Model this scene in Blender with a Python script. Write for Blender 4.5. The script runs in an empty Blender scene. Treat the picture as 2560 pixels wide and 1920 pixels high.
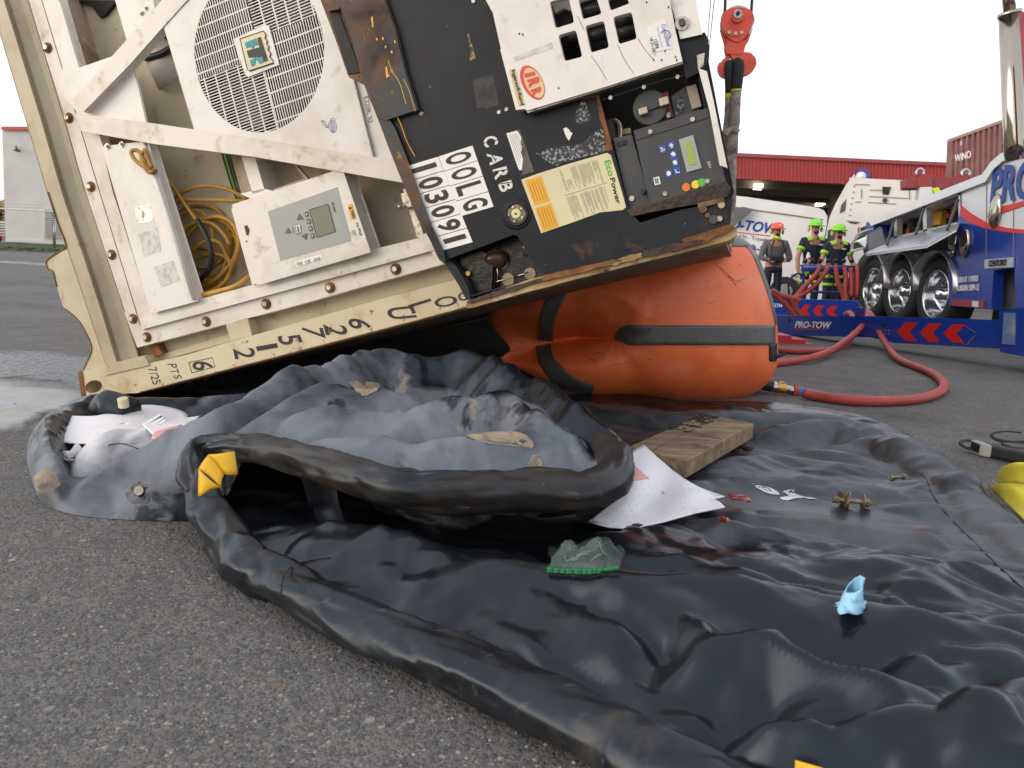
import bpy, math, random
import numpy as np
from mathutils import Vector, Matrix, geometry
random.seed(7); rng = np.random.default_rng(7)
S = bpy.context.scene
COL = S.collection
R = math.radians
# ---------------------------------------------------------------- camera
F = 1925.0; PIT = .165; ROLL = .042; H = .73
cp, sp, cr, sr = math.cos(PIT), math.sin(PIT), math.cos(ROLL), math.sin(ROLL)
FW = np.array([0, cp, -sp]); R0 = np.array([1., 0, 0]); U0 = np.array([0, sp, cp])
RT = cr*R0 + sr*U0; UP = -sr*R0 + cr*U0
CAM = np.array([0, 0, H])
cd = bpy.data.cameras.new("camera"); cam = bpy.data.objects.new("camera", cd); COL.objects.link(cam)
cd.sensor_width = 36; cd.lens = 36*F/2560; cd.clip_start = .05; cd.clip_end = 500
cam.matrix_world = Matrix([[RT[0], UP[0], -FW[0], 0], [RT[1], UP[1], -FW[1], 0], [RT[2], UP[2], -FW[2], H], [0, 0, 0, 1]])
cd.dof.use_dof = True; cd.dof.focus_distance = 3.0; cd.dof.aperture_fstop = 7.0
S.camera = cam
# ---------------------------------------------------------------- light
SUN_EL, SUN_AZ = 20, -115            # azimuth measured clockwise from +Y
w = bpy.data.worlds.new("World"); S.world = w; w.use_nodes = True
nt = w.node_tree; bg = nt.nodes["Background"]
sky = nt.nodes.new("ShaderNodeTexSky"); sky.sky_type = 'NISHITA'; sky.sun_disc = False
sky.sun_elevation = R(SUN_EL); sky.sun_rotation = R(SUN_AZ)
sky.air_density = 1.0; sky.dust_density = 1.5; sky.ozone_density = 1.0; sky.altitude = 50
hz = nt.nodes.new("ShaderNodeMix"); hz.data_type = 'RGBA'; hz.inputs[0].default_value = .55      # thin even overcast over the clear sky
hz.inputs[7].default_value = (7.1, 6.85, 6.75, 1); nt.links.new(sky.outputs[0], hz.inputs[6])
nt.links.new(hz.outputs[2], bg.inputs[0]); bg.inputs[1].default_value = .12
sl = bpy.data.lights.new("sun", 'SUN'); sl.energy = .5; sl.angle = R(50); sl.color = (1, .90, .78)
so = bpy.data.objects.new("sun", sl); COL.objects.link(so)
sd = Vector((math.sin(R(SUN_AZ))*math.cos(R(SUN_EL)), math.cos(R(SUN_AZ))*math.cos(R(SUN_EL)), math.sin(R(SUN_EL))))
so.rotation_euler = sd.to_track_quat('Z', 'Y').to_euler(); so.location = (-8, -12, 9)
vs = S.view_settings; vs.view_transform = 'Standard'; vs.look = 'None'; vs.gamma = 1; vs.exposure = 1.0
vs.use_curve_mapping = False
# ---------------------------------------------------------------- rays
def ray(px, py):
    d = FW + RT*(px-1280)/F - UP*(py-960)/F
    return d
def onz(px, py, z=0.):
    d = ray(px, py); return CAM + d*((z-H)/d[2])
def at(px, py, Y):
    d = ray(px, py); return CAM + d*(Y/d[1])
def atx(px, py, X):
    d = ray(px, py); return CAM + d*(X/d[0])
class Plane:
    """plane through o with outward normal n (towards viewer); P(px,py,off) = point at offset off towards viewer"""
    def __init__(s, o, n): s.o = np.array(o, float); s.n = np.array(n, float)/np.linalg.norm(n)
    def __call__(s, px, py, off=0.):
        d = ray(px, py); o = s.o + s.n*off
        return CAM + d*(np.dot(o-CAM, s.n)/np.dot(d, s.n))
def vplane(a, b):
    """vertical plane through two ground points a,b (left,right as seen), facing the viewer"""
    a = np.array([a[0], a[1], 0.]); b = np.array([b[0], b[1], 0.]); t = b-a
    n = np.array([t[1], -t[0], 0]); 
    if np.dot(n, CAM*[1, 1, 0]-a) < 0: n = -n
    return Plane(a, n)
# ---------------------------------------------------------------- objects
ORG = {}
def thing(name, label, cat, base, group=None):
    o = bpy.data.objects.new(name, None); COL.objects.link(o); o.empty_display_size = .1
    o.location = Vector([float(v) for v in base]); ORG[o.name] = np.array(base, float)
    o["label"] = label; o["category"] = cat
    if group: o["group"] = group
    return o
def root(o):
    while o.parent: o = o.parent
    return o
class M:
    def __init__(s): s.v = []; s.f = []
    def add(s, vs, fs):
        n = len(s.v); s.v += [tuple(map(float, v)) for v in vs]; s.f += [tuple(n+i for i in f) for f in fs]; return s
    def box(s, c, ax, ay, az):
        c, ax, ay, az = map(lambda q: np.array(q, float), (c, ax, ay, az))
        vs = [c+i*ax+j*ay+k*az for k in (-.5, .5) for j in (-.5, .5) for i in (-.5, .5)]
        return s.add(vs, [(0, 2, 3, 1), (4, 5, 7, 6), (0, 1, 5, 4), (2, 6, 7, 3), (0, 4, 6, 2), (1, 3, 7, 5)])
    def prism(s, pts, ext):
        """front polygon pts, extruded by vector ext"""
        pts = [np.array(p, float) for p in pts]; n = len(pts); ext = np.array(ext, float)
        s.add(pts+[p+ext for p in pts], [tuple(range(n)), tuple(range(2*n-1, n-1, -1))]+[(i, (i+1) % n, n+(i+1) % n, n+i) for i in range(n)])
        return s
    def holed(s, outer, holes, ext):
        loops = [outer]+holes
        tri = geometry.tessellate_polygon([[Vector(p) for p in l] for l in loops])
        flat = [np.array(p, float) for l in loops for p in l]; n = len(flat); ext = np.array(ext, float)
        fs = [tuple(t) for t in tri]+[tuple(n+i for i in reversed(t)) for t in tri]
        k = 0
        for l in loops:
            m = len(l); fs += [(k+i, k+(i+1) % m, n+k+(i+1) % m, n+k+i) for i in range(m)]; k += m
        return s.add(flat+[p+ext for p in flat], fs)
    def tube(s, pts, r, seg=10, cap=True, smooth=0, squash=None):
        pts = [np.array(p, float) for p in pts]
        rr = list(r) if hasattr(r, '__len__') else [r]*len(pts)
        if smooth: pts, rr = cat(pts, rr, smooth)
        n = len(pts); T = [pts[min(i+1, n-1)]-pts[max(i-1, 0)] for i in range(n)]
        T = [t/(np.linalg.norm(t)+1e-9) for t in T]
        a = np.array([0, 0, 1.]) if abs(T[0][2]) < .9 else np.array([1., 0, 0])
        N = a-T[0]*np.dot(a, T[0]); N /= np.linalg.norm(N); vs = []
        for i in range(n):
            N = N-T[i]*np.dot(N, T[i]); N /= np.linalg.norm(N)+1e-9; B = np.cross(T[i], N)
            for j in range(seg):
                an = 2*math.pi*j/seg; vs.append(pts[i]+rr[i]*(math.cos(an)*N*(squash or 1)+math.sin(an)*B))
        fs = [(i*seg+j, i*seg+(j+1) % seg, (i+1)*seg+(j+1) % seg, (i+1)*seg+j) for i in range(n-1) for j in range(seg)]
        if cap: fs += [tuple(reversed(range(seg))), tuple((n-1)*seg+j for j in range(seg))]
        return s.add(vs, fs)
    def disc(s, c, n, r, h, seg=20, r2=None):
        """short cylinder standing on c along n"""
        c = np.array(c, float); n = np.array(n, float); n /= np.linalg.norm(n)
        return s.tube([c, c+n*h], [r, r if r2 is None else r2], seg)
    def ball(s, c, r, seg=14, rings=9, sc=(1, 1, 1)):
        vs = [(c[0], c[1], c[2]+r*sc[2])]
        for i in range(1, rings):
            p = math.pi*i/rings
            for j in range(seg):
                a = 2*math.pi*j/seg
                vs.append((c[0]+r*sc[0]*math.sin(p)*math.cos(a), c[1]+r*sc[1]*math.sin(p)*math.sin(a), c[2]+r*sc[2]*math.cos(p)))
        vs.append((c[0], c[1], c[2]-r*sc[2])); L = len(vs)-1
        fs = [(0, 1+j, 1+(j+1) % seg) for j in range(seg)]
        for i in range(rings-2):
            fs += [(1+i*seg+j, 1+(i+1)*seg+j, 1+(i+1)*seg+(j+1) % seg, 1+i*seg+(j+1) % seg) for j in range(seg)]
        b = 1+(rings-2)*seg; fs += [(b+j, L, b+(j+1) % seg) for j in range(seg)]
        return s.add(vs, fs)
    def grid(s, P, close_v=False):
        """P[i][j] points"""
        n, m = len(P), len(P[0])
        fs = [(i*m+j, i*m+j+1, (i+1)*m+j+1, (i+1)*m+j) for i in range(n-1) for j in range(m-1)]
        if close_v: fs += [(i*m+m-1, i*m, (i+1)*m, (i+1)*m+m-1) for i in range(n-1)]
        return s.add([p for r in P for p in r], fs)
    def obj(s, name, mat, parent=None, smooth=False, bevel=0, kind=None, label=None, cat=None, group=None, solid=0, base=None, sub=0):
        me = bpy.data.meshes.new(name)
        org = ORG[root(parent).name] if parent else np.array(base if base is not None else (0, 0, 0), float)
        V = np.array(s.v, float)-org
        me.from_pydata(V.tolist(), [], s.f); me.update()
        if smooth: me.polygons.foreach_set("use_smooth", [True]*len(me.polygons))
        me.materials.append(mat)
        o = bpy.data.objects.new(name, me); COL.objects.link(o)
        if parent: o.parent = parent
        else: o.location = Vector(org.tolist()); ORG[o.name] = org
        if bevel:
            b = o.modifiers.new("b", 'BEVEL'); b.width = bevel; b.segments = 2; b.limit_method = 'ANGLE'; b.angle_limit = R(35); b.harden_normals = False
        if solid:
            b = o.modifiers.new("s", 'SOLIDIFY'); b.thickness = solid; b.offset = 0
        if sub:
            b = o.modifiers.new("u", 'SUBSURF'); b.levels = sub; b.render_levels = sub
        if kind: o["kind"] = kind
        if label: o["label"] = label
        if cat: o["category"] = cat
        if group: o["group"] = group
        return o
def cat(pts, rr, k):
    n = len(pts); P = []; Q = []
    for i in range(n-1):
        p0, p1, p2, p3 = pts[max(i-1, 0)], pts[i], pts[i+1], pts[min(i+2, n-1)]
        for j in range(k):
            t = j/k
            P.append(.5*((2*p1)+(-p0+p2)*t+(2*p0-5*p1+4*p2-p3)*t*t+(-p0+3*p1-3*p2+p3)*t**3)); Q.append(rr[i]*(1-t)+rr[i+1]*t)
    P.append(pts[-1]); Q.append(rr[-1]); return P, Q
def catpx(pts, k=6):
    return cat([np.array(p, float) for p in pts], [0]*len(pts), k)[0]
def slab(name, PL, poly, off, th, mat, parent, bevel=0, **kw):
    """polygon traced at offset off on plane PL, with thickness th behind it"""
    return M().prism([PL(x, y, off) for x, y in poly], -PL.n*th).obj(name, mat, parent, bevel=bevel, **kw)
def rib(m, PL, a, b, off, wd, th):
    """bar between two traced points"""
    p, q = PL(*a, off), PL(*b, off); t = (q-p); L = np.linalg.norm(t); t /= L; s_ = np.cross(t, PL.n)
    m.box((p+q)/2-PL.n*th/2, t*L, s_*wd, PL.n*th); return m
def zpt(o, s):
    """zoom-window coordinates -> picture coordinates"""
    return lambda *a: [(o[0]+x*s, o[1]+y*s) for x, y in a]
def text(name, st, P00, P10, P01, mat, parent, n, th=.0015, bold=0., shear=0., kind=None, spacing=1.0, split=False):
    """lettering fitted to the parallelogram P00 (start of baseline) P10 (end of baseline) P01 (cap height above start)"""
    c = bpy.data.curves.new(name, 'FONT'); c.body = st; c.size = 1; c.offset = bold; c.shear = shear; c.space_character = spacing
    c.resolution_u = 4
    t = bpy.data.objects.new("tmp", c); COL.objects.link(t); dg = bpy.context.evaluated_depsgraph_get(); dg.update()
    me = bpy.data.meshes.new_from_object(t.evaluated_get(dg)); bpy.data.objects.remove(t)
    V = np.zeros(len(me.vertices)*3); me.vertices.foreach_get("co", V); V = V.reshape(-1, 3)
    fs = [tuple(p.vertices) for p in me.polygons]; bpy.data.meshes.remove(me)
    lo, hi = V.min(0), V.max(0); uv = (V-lo)[:, :2]/(hi-lo)[:2]
    P00, P10, P01 = map(np.array, (P00, P10, P01)); n = np.array(n, float); n /= np.linalg.norm(n)
    W = P00+uv[:, :1]*(P10-P00)+uv[:, 1:2]*(P01-P00)
    m = M(); k = len(W); from collections import Counter
    ec = Counter(); 
    for f in fs:
        for i in range(len(f)): ec[tuple(sorted((f[i], f[(i+1) % len(f)])))] += 1
    side = []
    for f in fs:
        for i in range(len(f)):
            a, b = f[i], f[(i+1) % len(f)]
            if ec[tuple(sorted((a, b)))] == 1: side.append((a, b, k+b, k+a))
    m.add(list(W+n*th)+list(W), fs+side)
    return m.obj(name, mat, parent, kind=kind)
def ptext(name, st, PL, off, a, b, c, mat, parent, **kw):
    return text(name, st, PL(*a, off), PL(*b, off), PL(*c, off), mat, parent, PL.n, **kw)
# ---------------------------------------------------------------- materials
def mat(name, col, rough=.5, metal=0., layers=(), bump=None, bump2=None, coat=0., rvar=0., trans=0., emit=None, ior=1.45, streak=None, alpha=None, spec=None):
    m = bpy.data.materials.new(name); m.use_nodes = True; t = m.node_tree; N = t.nodes; L = t.links
    b = N["Principled BSDF"]; b.inputs["Roughness"].default_value = rough; b.inputs["Metallic"].default_value = metal
    b.inputs["IOR"].default_value = ior; b.inputs["Coat Weight"].default_value = coat; b.inputs["Coat Roughness"].default_value = .15
    b.inputs["Transmission Weight"].default_value = trans
    if spec is not None: b.inputs["Specular IOR Level"].default_value = spec
    if emit: b.inputs["Emission Color"].default_value = (*emit[:3], 1); b.inputs["Emission Strength"].default_value = emit[3]
    if alpha is not None: b.inputs["Alpha"].default_value = alpha
    tc = N.new("ShaderNodeTexCoord").outputs["Object"]
    cur = None; c0 = (*col, 1); b.inputs["Base Color"].default_value = c0
    rcur = None
    def noise(scale, detail=6, dist=0., vec=None, ro=.6):
        n = N.new("ShaderNodeTexNoise"); n.inputs["Scale"].default_value = scale; n.inputs["Detail"].default_value = detail
        n.inputs["Distortion"].default_value = dist; n.inputs["Roughness"].default_value = ro; L.new(vec or tc, n.inputs["Vector"]); return n.outputs["Fac"]
    for ly in layers:
        c2, sc, lo, hi = ly[:4]; r2 = ly[4] if len(ly) > 4 else None; st = ly[5] if len(ly) > 5 else None; amt = ly[6] if len(ly) > 6 else 1.
        vec = tc
        if st:
            mp = N.new("ShaderNodeMapping"); mp.inputs["Scale"].default_value = st; L.new(tc, mp.inputs[0]); vec = mp.outputs[0]
        f = noise(sc, 8, .3, vec)
        mr = N.new("ShaderNodeMapRange"); mr.inputs[1].default_value = lo; mr.inputs[2].default_value = hi; mr.inputs[4].default_value = amt
        L.new(f, mr.inputs[0])
        mx = N.new("ShaderNodeMix"); mx.data_type = 'RGBA'; L.new(mr.outputs[0], mx.inputs[0])
        if cur: L.new(cur, mx.inputs[6])
        else: mx.inputs[6].default_value = c0
        mx.inputs[7].default_value = (*c2, 1); cur = mx.outputs[2]
        if r2 is not None:
            mr2 = N.new("ShaderNodeMix"); L.new(mr.outputs[0], mr2.inputs[0])
            if rcur: L.new(rcur, mr2.inputs[2])
            else: mr2.inputs[2].default_value = rough
            mr2.inputs[3].default_value = r2; rcur = mr2.outputs[0]
    if cur: L.new(cur, b.inputs["Base Color"])
    if rvar:
        f = noise(14, 4); ad = N.new("ShaderNodeMath"); ad.operation = 'MULTIPLY_ADD'; L.new(f, ad.inputs[0]); ad.inputs[1].default_value = rvar*2
        if rcur:
            a2 = N.new("ShaderNodeMath"); a2.operation = 'SUBTRACT'; L.new(rcur, a2.inputs[0]); a2.inputs[1].default_value = rvar; L.new(a2.outputs[0], ad.inputs[2])
        else: ad.inputs[2].default_value = rough-rvar
        rcur = ad.outputs[0]
    if rcur: L.new(rcur, b.inputs["Roughness"])
    prev = None
    for bp in (bump, bump2):
        if not bp: continue
        f = noise(bp[0], bp[4] if len(bp) > 4 else 6, bp[3] if len(bp) > 3 else 0.); bn = N.new("ShaderNodeBump"); bn.inputs["Strength"].default_value = bp[1]; bn.inputs["Distance"].default_value = bp[2]
        L.new(f, bn.inputs["Height"])
        if prev: L.new(prev, bn.inputs["Normal"])
        prev = bn.outputs[0]
    if prev: L.new(prev, b.inputs["Normal"])
    return m
RUST = (.16, .062, .022); DIRT = (.30, .22, .13); DUST = (.17, .15, .125)
white = mat("white_paint", (.72, .675, .60), .42, layers=[((.40, .32, .22), 3.0, .46, .74, .6, None, .75), ((.34, .23, .12), 14, .57, .74, .7, None, .7), ((.20, .12, .06), 60, .70, .76, .8)], bump=(9, .15, .004), rvar=.08)
white2 = mat("white_paint_clean", (.73, .70, .65), .38, layers=[((.46, .39, .30), 3, .48, .76, .55, None, .6), ((.36, .27, .17), 16, .60, .76, .7, None, .5), ((.12, .09, .07), 55, .71, .76, .7)], bump=(5, .12, .006), rvar=.06)
cream = mat("cream_paint", (.50, .44, .31), .45, layers=[((.37, .27, .155), 4, .45, .75, .6, (1, 1, 1), .8), ((.30, .17, .07), 11, .58, .75, .8), ((.10, .055, .03), 45, .66, .74, .9)], bump=(12, .2, .004), rvar=.08)
cream_rail = mat("yellowed_rail_paint", (.56, .475, .31), .42, layers=[((.62, .55, .38), 2.2, .45, .65), ((.38, .22, .08), 6, .57, .74, .7, None, .8), ((.10, .05, .025), 22, .62, .70, .9)], bump=(14, .2, .004), rvar=.08)
tanwall = mat("dirty_back_wall", (.38, .30, .22), .55, layers=[((.15, .095, .05), 2.6, .40, .62, .7), ((.55, .53, .49), 5, .58, .75), ((.08, .05, .03), 30, .66, .75, .8)], bump=(10, .2, .004))
rust = mat("rust", RUST, .85, layers=[((.30, .13, .04), 18, .4, .65), ((.05, .03, .022), 9, .5, .7)], bump=(70, .6, .004))
brown = mat("rusty_brown_steel", (.13, .07, .04), .7, layers=[((.05, .03, .02), 7, .4, .7), ((.26, .14, .07), 22, .5, .7)], bump=(40, .4, .003))
blk = mat("black_enamel", (.007, .0085, .012), .42, layers=[((.018, .021, .026), 3, .45, .75, .5), ((.11, .055, .025), 7, .62, .74, .8), ((.32, .30, .28), 55, .70, .74, .7)], bump=(5, .25, .008), rvar=.1, spec=.3)
blkrust = mat("black_enamel_rusted_edge", (.03, .033, .036), .5, layers=[((.16, .075, .035), 6, .44, .62, .85, None, .85), ((.36, .20, .06), 26, .62, .70, .8), ((.02, .02, .022), 3, .45, .6)], bump=(30, .4, .003))
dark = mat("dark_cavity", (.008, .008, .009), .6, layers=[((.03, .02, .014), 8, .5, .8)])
oily = mat("oily_black", (.007, .007, .008), .22, layers=[((.05, .03, .015), 12, .55, .75, .4)], bump=(25, .5, .006))
grey = mat("charcoal_panel", (.05, .053, .056), .55, layers=[((.085, .08, .075), 6, .5, .8)], bump=(200, .1, .001))
greypanel = mat("grey_keypad", (.33, .345, .335), .5, layers=[((.40, .38, .33), 8, .5, .8)])
steel = mat("galvanised_steel", (.45, .42, .37), .42, .85, layers=[((.20, .12, .07), 60, .5, .75, .8)], bump=(80, .2, .001))
chrome = mat("chrome", (.42, .38, .32), .12, 1., bump=(3, .05, .01))
letter = mat("black_lettering", (.018, .018, .02), .5)
paperw = mat("white_film", (.78, .76, .72), .5, layers=[((.62, .48, .32), 7, .55, .8)])
paperc = mat("cream_label", (.66, .60, .36), .4, layers=[((.58, .52, .34), 9, .4, .7)])
orangelab = mat("amber_label", (.72, .36, .02), .4)
green_t = mat("green_print", (.10, .42, .02), .5)
red_t = mat("red_print", (.62, .06, .05), .45)
yel_t = mat("yellow_print", (.80, .52, .12), .5)
teal = mat("teal_print", (.02, .27, .32), .5)
bluep = mat("blue_key", (.03, .09, .36), .4)
lcd = mat("lcd_olive", (.13, .155, .105), .25); lcd2 = mat("lcd_lime", (.30, .40, .07), .3)
inkgrey = mat("print_grey", (.22, .20, .17), .6)
purple = mat("stamp_ink", (.20, .20, .45), .6)
yelrub = mat("yellow_cable", (.50, .27, .035), .5, layers=[((.28, .13, .025), 6, .4, .65, .6), ((.62, .38, .07), 3, .5, .7)], bump=(60, .2, .002))
blkrub = mat("black_rubber", (.012, .012, .013), .5, bump=(50, .2, .002))
# ================================================================ SETTING
def ground_mat():
    m = bpy.data.materials.new("asphalt"); m.use_nodes = True; t = m.node_tree; N = t.nodes; L = t.links; b = N["Principled BSDF"]
    tc = N.new("ShaderNodeNewGeometry").outputs["Position"]
    def noise(s, d=5, r=.6):
        n = N.new("ShaderNodeTexNoise"); n.inputs["Scale"].default_value = s; n.inputs["Detail"].default_value = d; n.inputs["Roughness"].default_value = r; L.new(tc, n.inputs["Vector"]); return n.outputs["Fac"]
    def mrange(v, a, b_, c=0., d=1.):
        n = N.new("ShaderNodeMapRange"); L.new(v, n.inputs[0])
        for i, q in enumerate((a, b_, c, d)): n.inputs[i+1].default_value = q
        return n.outputs[0]
    def mix(f, a, c):
        n = N.new("ShaderNodeMix"); n.data_type = 'RGBA'
        if isinstance(f, float): n.inputs[0].default_value = f
        else: L.new(f, n.inputs[0])
        for i, q in ((6, a), (7, c)):
            if isinstance(q, tuple): n.inputs[i].default_value = (*q, 1)
            else: L.new(q, n.inputs[i])
        return n.outputs[2]
    def math_(op, a, b_):
        n = N.new("ShaderNodeMath"); n.operation = op
        for i, q in enumerate((a, b_)):
            if isinstance(q, (int, float)): n.inputs[i].default_value = q
            else: L.new(q, n.inputs[i])
        return n.outputs[0]
    wn = N.new("ShaderNodeTexNoise"); wn.inputs["Scale"].default_value = 60; L.new(tc, wn.inputs["Vector"])
    wm = N.new("ShaderNodeMix"); wm.data_type = 'VECTOR'; wm.inputs[0].default_value = .006
    L.new(tc, wm.inputs[4]); L.new(wn.outputs["Color"], wm.inputs[5]); wv = wm.outputs[1]
    def vor(s, feat='F1'):
        v = N.new("ShaderNodeTexVoronoi"); v.inputs["Scale"].default_value = s; v.feature = feat; L.new(wv, v.inputs["Vector"]); return v
    base = mix(mrange(noise(1.3, 6), .38, .68), (.150, .146, .142), (.200, .184, .162))
    base = mix(mrange(noise(7, 6), .42, .75), base, (.095, .092, .092))
    h = None
    for sc, thr in ((250, .12), (135, .30), (80, .58), (46, .93)):
        v = vor(sc); sep = N.new("ShaderNodeSeparateColor"); L.new(v.outputs["Color"], sep.inputs[0])
        pick = math_('GREATER_THAN', sep.outputs[0], thr)
        core = mrange(v.outputs["Distance"], .50, .34)
        f = math_('MULTIPLY', pick, core)
        stone = mix(math_('POWER', sep.outputs[1], 2.6 if sc > 60 else 1.2), (.040, .050, .066), (.48, .45, .39)); stone = mix(mrange(sep.outputs[2], .78, .86), stone, (.20, .13, .08)); stone = mix(mrange(sep.outputs[2], .30, .20), stone, (.085, .095, .115))
        stone = mix(mrange(noise(500, 2), .35, .75), stone, (.10, .095, .09))
        base = mix(math_('MULTIPLY', f, .92), base, stone)
        hh = math_('MULTIPLY', f, .6 if sc > 120 else 1.); h = hh if h is None else math_('MAXIMUM', h, hh)
    dark_ = mrange(noise(.8, 7, .7), .53, .70); base = mix(math_('MULTIPLY', dark_, .68), base, (.022, .022, .024))
    # oil and drip spots with shapes of their own
    o2 = mrange(noise(4, 5), .64, .74); base = mix(math_('MULTIPLY', o2, .75), base, (.02, .019, .018))
    L.new(base, b.inputs["Base Color"])
    wet = mrange(noise(.9, 6), .5, .68)
    L.new(mrange(wet, 0, 1, .78, .62), b.inputs["Roughness"])
    hs = math_('ADD', h, math_('MULTIPLY', noise(300, 3), .25)); hs = math_('ADD', hs, math_('MULTIPLY', noise(24, 5), .9))
    bn = N.new("ShaderNodeBump"); bn.inputs["Strength"].default_value = 1.; bn.inputs["Distance"].default_value = .006; L.new(hs, bn.inputs["Height"]); L.new(bn.outputs[0], b.inputs["Normal"])
    return m
asphalt = ground_mat()
M().add([(-120, -30, 0), (120, -30, 0), (120, 200, 0), (-120, 200, 0)], [(0, 1, 2, 3)]).obj("ground", asphalt, kind="structure")
# loose chips of stone lying on the asphalt near the camera
chip_m = mat("chip_stone", (.26, .24, .20), .75, layers=[((.08, .085, .10), 40, .4, .56), ((.50, .46, .38), 27, .55, .68), ((.28, .15, .08), 19, .66, .7)])
m = M(); ico = [(0, 0, 1), (.9, 0, .2), (.28, .85, .25), (-.72, .53, .15), (-.72, -.53, .25), (.28, -.85, .2)]
icf = [(0, 1, 2), (0, 2, 3), (0, 3, 4), (0, 4, 5), (0, 5, 1)]
for i in range(15000):
    x = rng.uniform(-1.6, 3.2); y = 1.0+4.2*rng.random()**1.6; r = .0016+.0048*rng.random()**3; a = rng.uniform(0, 6.28); q = rng.uniform(.5, 1)
    ca, sa = math.cos(a), math.sin(a)
    m.add([(x+r*(u*ca-v*sa*q), y+r*(u*sa+v*ca*q), r*w_*.55) for u, v, w_ in ico], icf)
m.obj("gravel", chip_m, kind="stuff", label="fine stone chips lying loose on the near asphalt", cat="gravel")
# pale spill running over the ground left of the container
foam_m = mat("pale_wet_film", (.25, .246, .238), .30, layers=[((.16, .155, .15), 3.2, .44, .60, .3), ((.36, .35, .34), 9, .55, .7, .35), ((.30, .26, .19), 2, .55, .7)], bump=(6, .6, .01), bump2=(40, .3, .002))
def wob(poly, k, a, seed):
    P = catpx(poly+[poly[0]], k)[:-1]; g = np.random.default_rng(seed)
    return [(p[0]+g.normal()*a, p[1]+g.normal()*a*.4) for p in P]
def film(nm, poly, z, mt, lb, ct):
    P = np.array(wob(poly, 6, 5, 3)); c = P.mean(0); rows = [[onz(*(c+(p-c)*q), z) for p in P] for q in np.linspace(.01, 1, 12)]
    o = M().grid(rows, close_v=True).obj(nm, mt, label=lb, cat=ct, base=onz(*c, z)); a = o.data.attributes.new("fade", 'FLOAT', 'POINT'); a.data.foreach_set("value", np.repeat(1-np.linspace(.01, 1, 12), len(P)).astype(np.float32))
film("spill_puddle", [(-360, 900), (-60, 915), (60, 925), (150, 935), (250, 950), (330, 985), (330, 1010), (180, 1030), (110, 1045), (60, 1085), (-40, 1110), (-150, 1120), (-360, 1110)], .004, foam_m, "pale milky spill spreading on the asphalt left of the tilted container", "puddle")
wetm = mat("wet_asphalt_film", (.045, .045, .05), .16, layers=[((.09, .09, .095), 30, .4, .6, .5)], bump=(60, .8, .004))
film("wet_patch", [(-400, 850), (60, 850), (180, 860), (420, 880), (900, 900), (900, 960), (420, 1010), (200, 1000), (140, 960), (60, 955), (-60, 950), (-400, 960)], .002, wetm, "dark wet sheen on the asphalt beyond the pale spill", "wet patch")
for fm, sc_, lo_, hi_ in ((foam_m, 2.2, .40, .60), (wetm, 1.6, .40, .56)):      # ragged, thinning film
    N = fm.node_tree.nodes; L = fm.node_tree.links; n = N.new("ShaderNodeTexNoise"); n.inputs["Scale"].default_value = sc_; n.inputs["Detail"].default_value = 9
    tcn = N.new("ShaderNodeTexCoord"); mpn = N.new("ShaderNodeMapping"); mpn.inputs["Scale"].default_value = (.5, 1.2, 1); L.new(tcn.outputs["Object"], mpn.inputs[0]); L.new(mpn.outputs[0], n.inputs["Vector"])
    r_ = N.new("ShaderNodeMapRange"); r_.inputs[1].default_value = lo_+.30; r_.inputs[2].default_value = hi_+.45; fa = N.new("ShaderNodeAttribute"); fa.attribute_name = "fade"; am = N.new("ShaderNodeMath"); am.operation = 'MULTIPLY_ADD'; am.inputs[1].default_value = 1.1; L.new(fa.outputs["Fac"], am.inputs[0]); L.new(n.outputs["Fac"], am.inputs[2]); L.new(am.outputs[0], r_.inputs[0]); L.new(r_.outputs[0], N["Principled BSDF"].inputs["Alpha"])
# ================================================================ CONTAINER
yaw, tilt, lean = .28, .28, .012
u_ = np.array([math.cos(yaw), -math.sin(yaw), 0]); d_ = np.array([math.sin(yaw), math.cos(yaw), 0]); z_ = np.array([0, 0, 1.])
D = math.cos(lean)*d_-math.sin(lean)*z_; Z2 = math.sin(lean)*d_+math.cos(lean)*z_
CU = math.cos(tilt)*u_+math.sin(tilt)*Z2; CV = -math.sin(tilt)*u_+math.cos(tilt)*Z2
A0 = at(205, 985, 3.42)
FP = Plane(A0, -D)
# bolts etc. are traced on FP
CT = thing("reefer_container", "white refrigerated shipping container on its side, tilted up on the orange air bag", "container", A0)
Zs = lambda ox, oy, s, *a: [(ox+x*s, oy+y*s) for x, y in a]
# --- body behind the frame (side wall with fine ribs is the underside now)
Lb = 6.0
def cont(px, py, off=0): return FP(px, py, off)
pa, pb = cont(270, 978, -.17), cont(1822, 607, -.17)
wallm = mat("ribbed_side_wall", (.17, .12, .085), .5, layers=[((.10, .07, .05), 5, .4, .7), ((.36, .30, .22), 30, .62, .72)], bump=(20, .2, .003))
body = M(); hV = CV*2.25
body.prism([pa+CV*.012, pb+CV*.012, pb+hV, pa+hV], D*Lb); body.obj("body_shell", cream, CT)
m = M(); nb = 15
for i in range(nb):
    o = .03+.13*i
    a, b = pa+D*o, pb+D*o
    c = (a+b)/2; L = np.linalg.norm(b-a)
    m.box(c-CV*.004, CU*L*.995, D*.085, CV*.03)
    m.obj("wall_rib", wallm, CT) if False else None
for i in range(nb):
    o = .04+.13*i; a, b = pa+D*o, pb+D*o; L = np.linalg.norm(b-a)
    M().box((a+b)/2-CV*.004, CU*L*.995, D*.09, CV*.03).obj("wall_rib", wallm, CT, bevel=.004)
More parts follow.
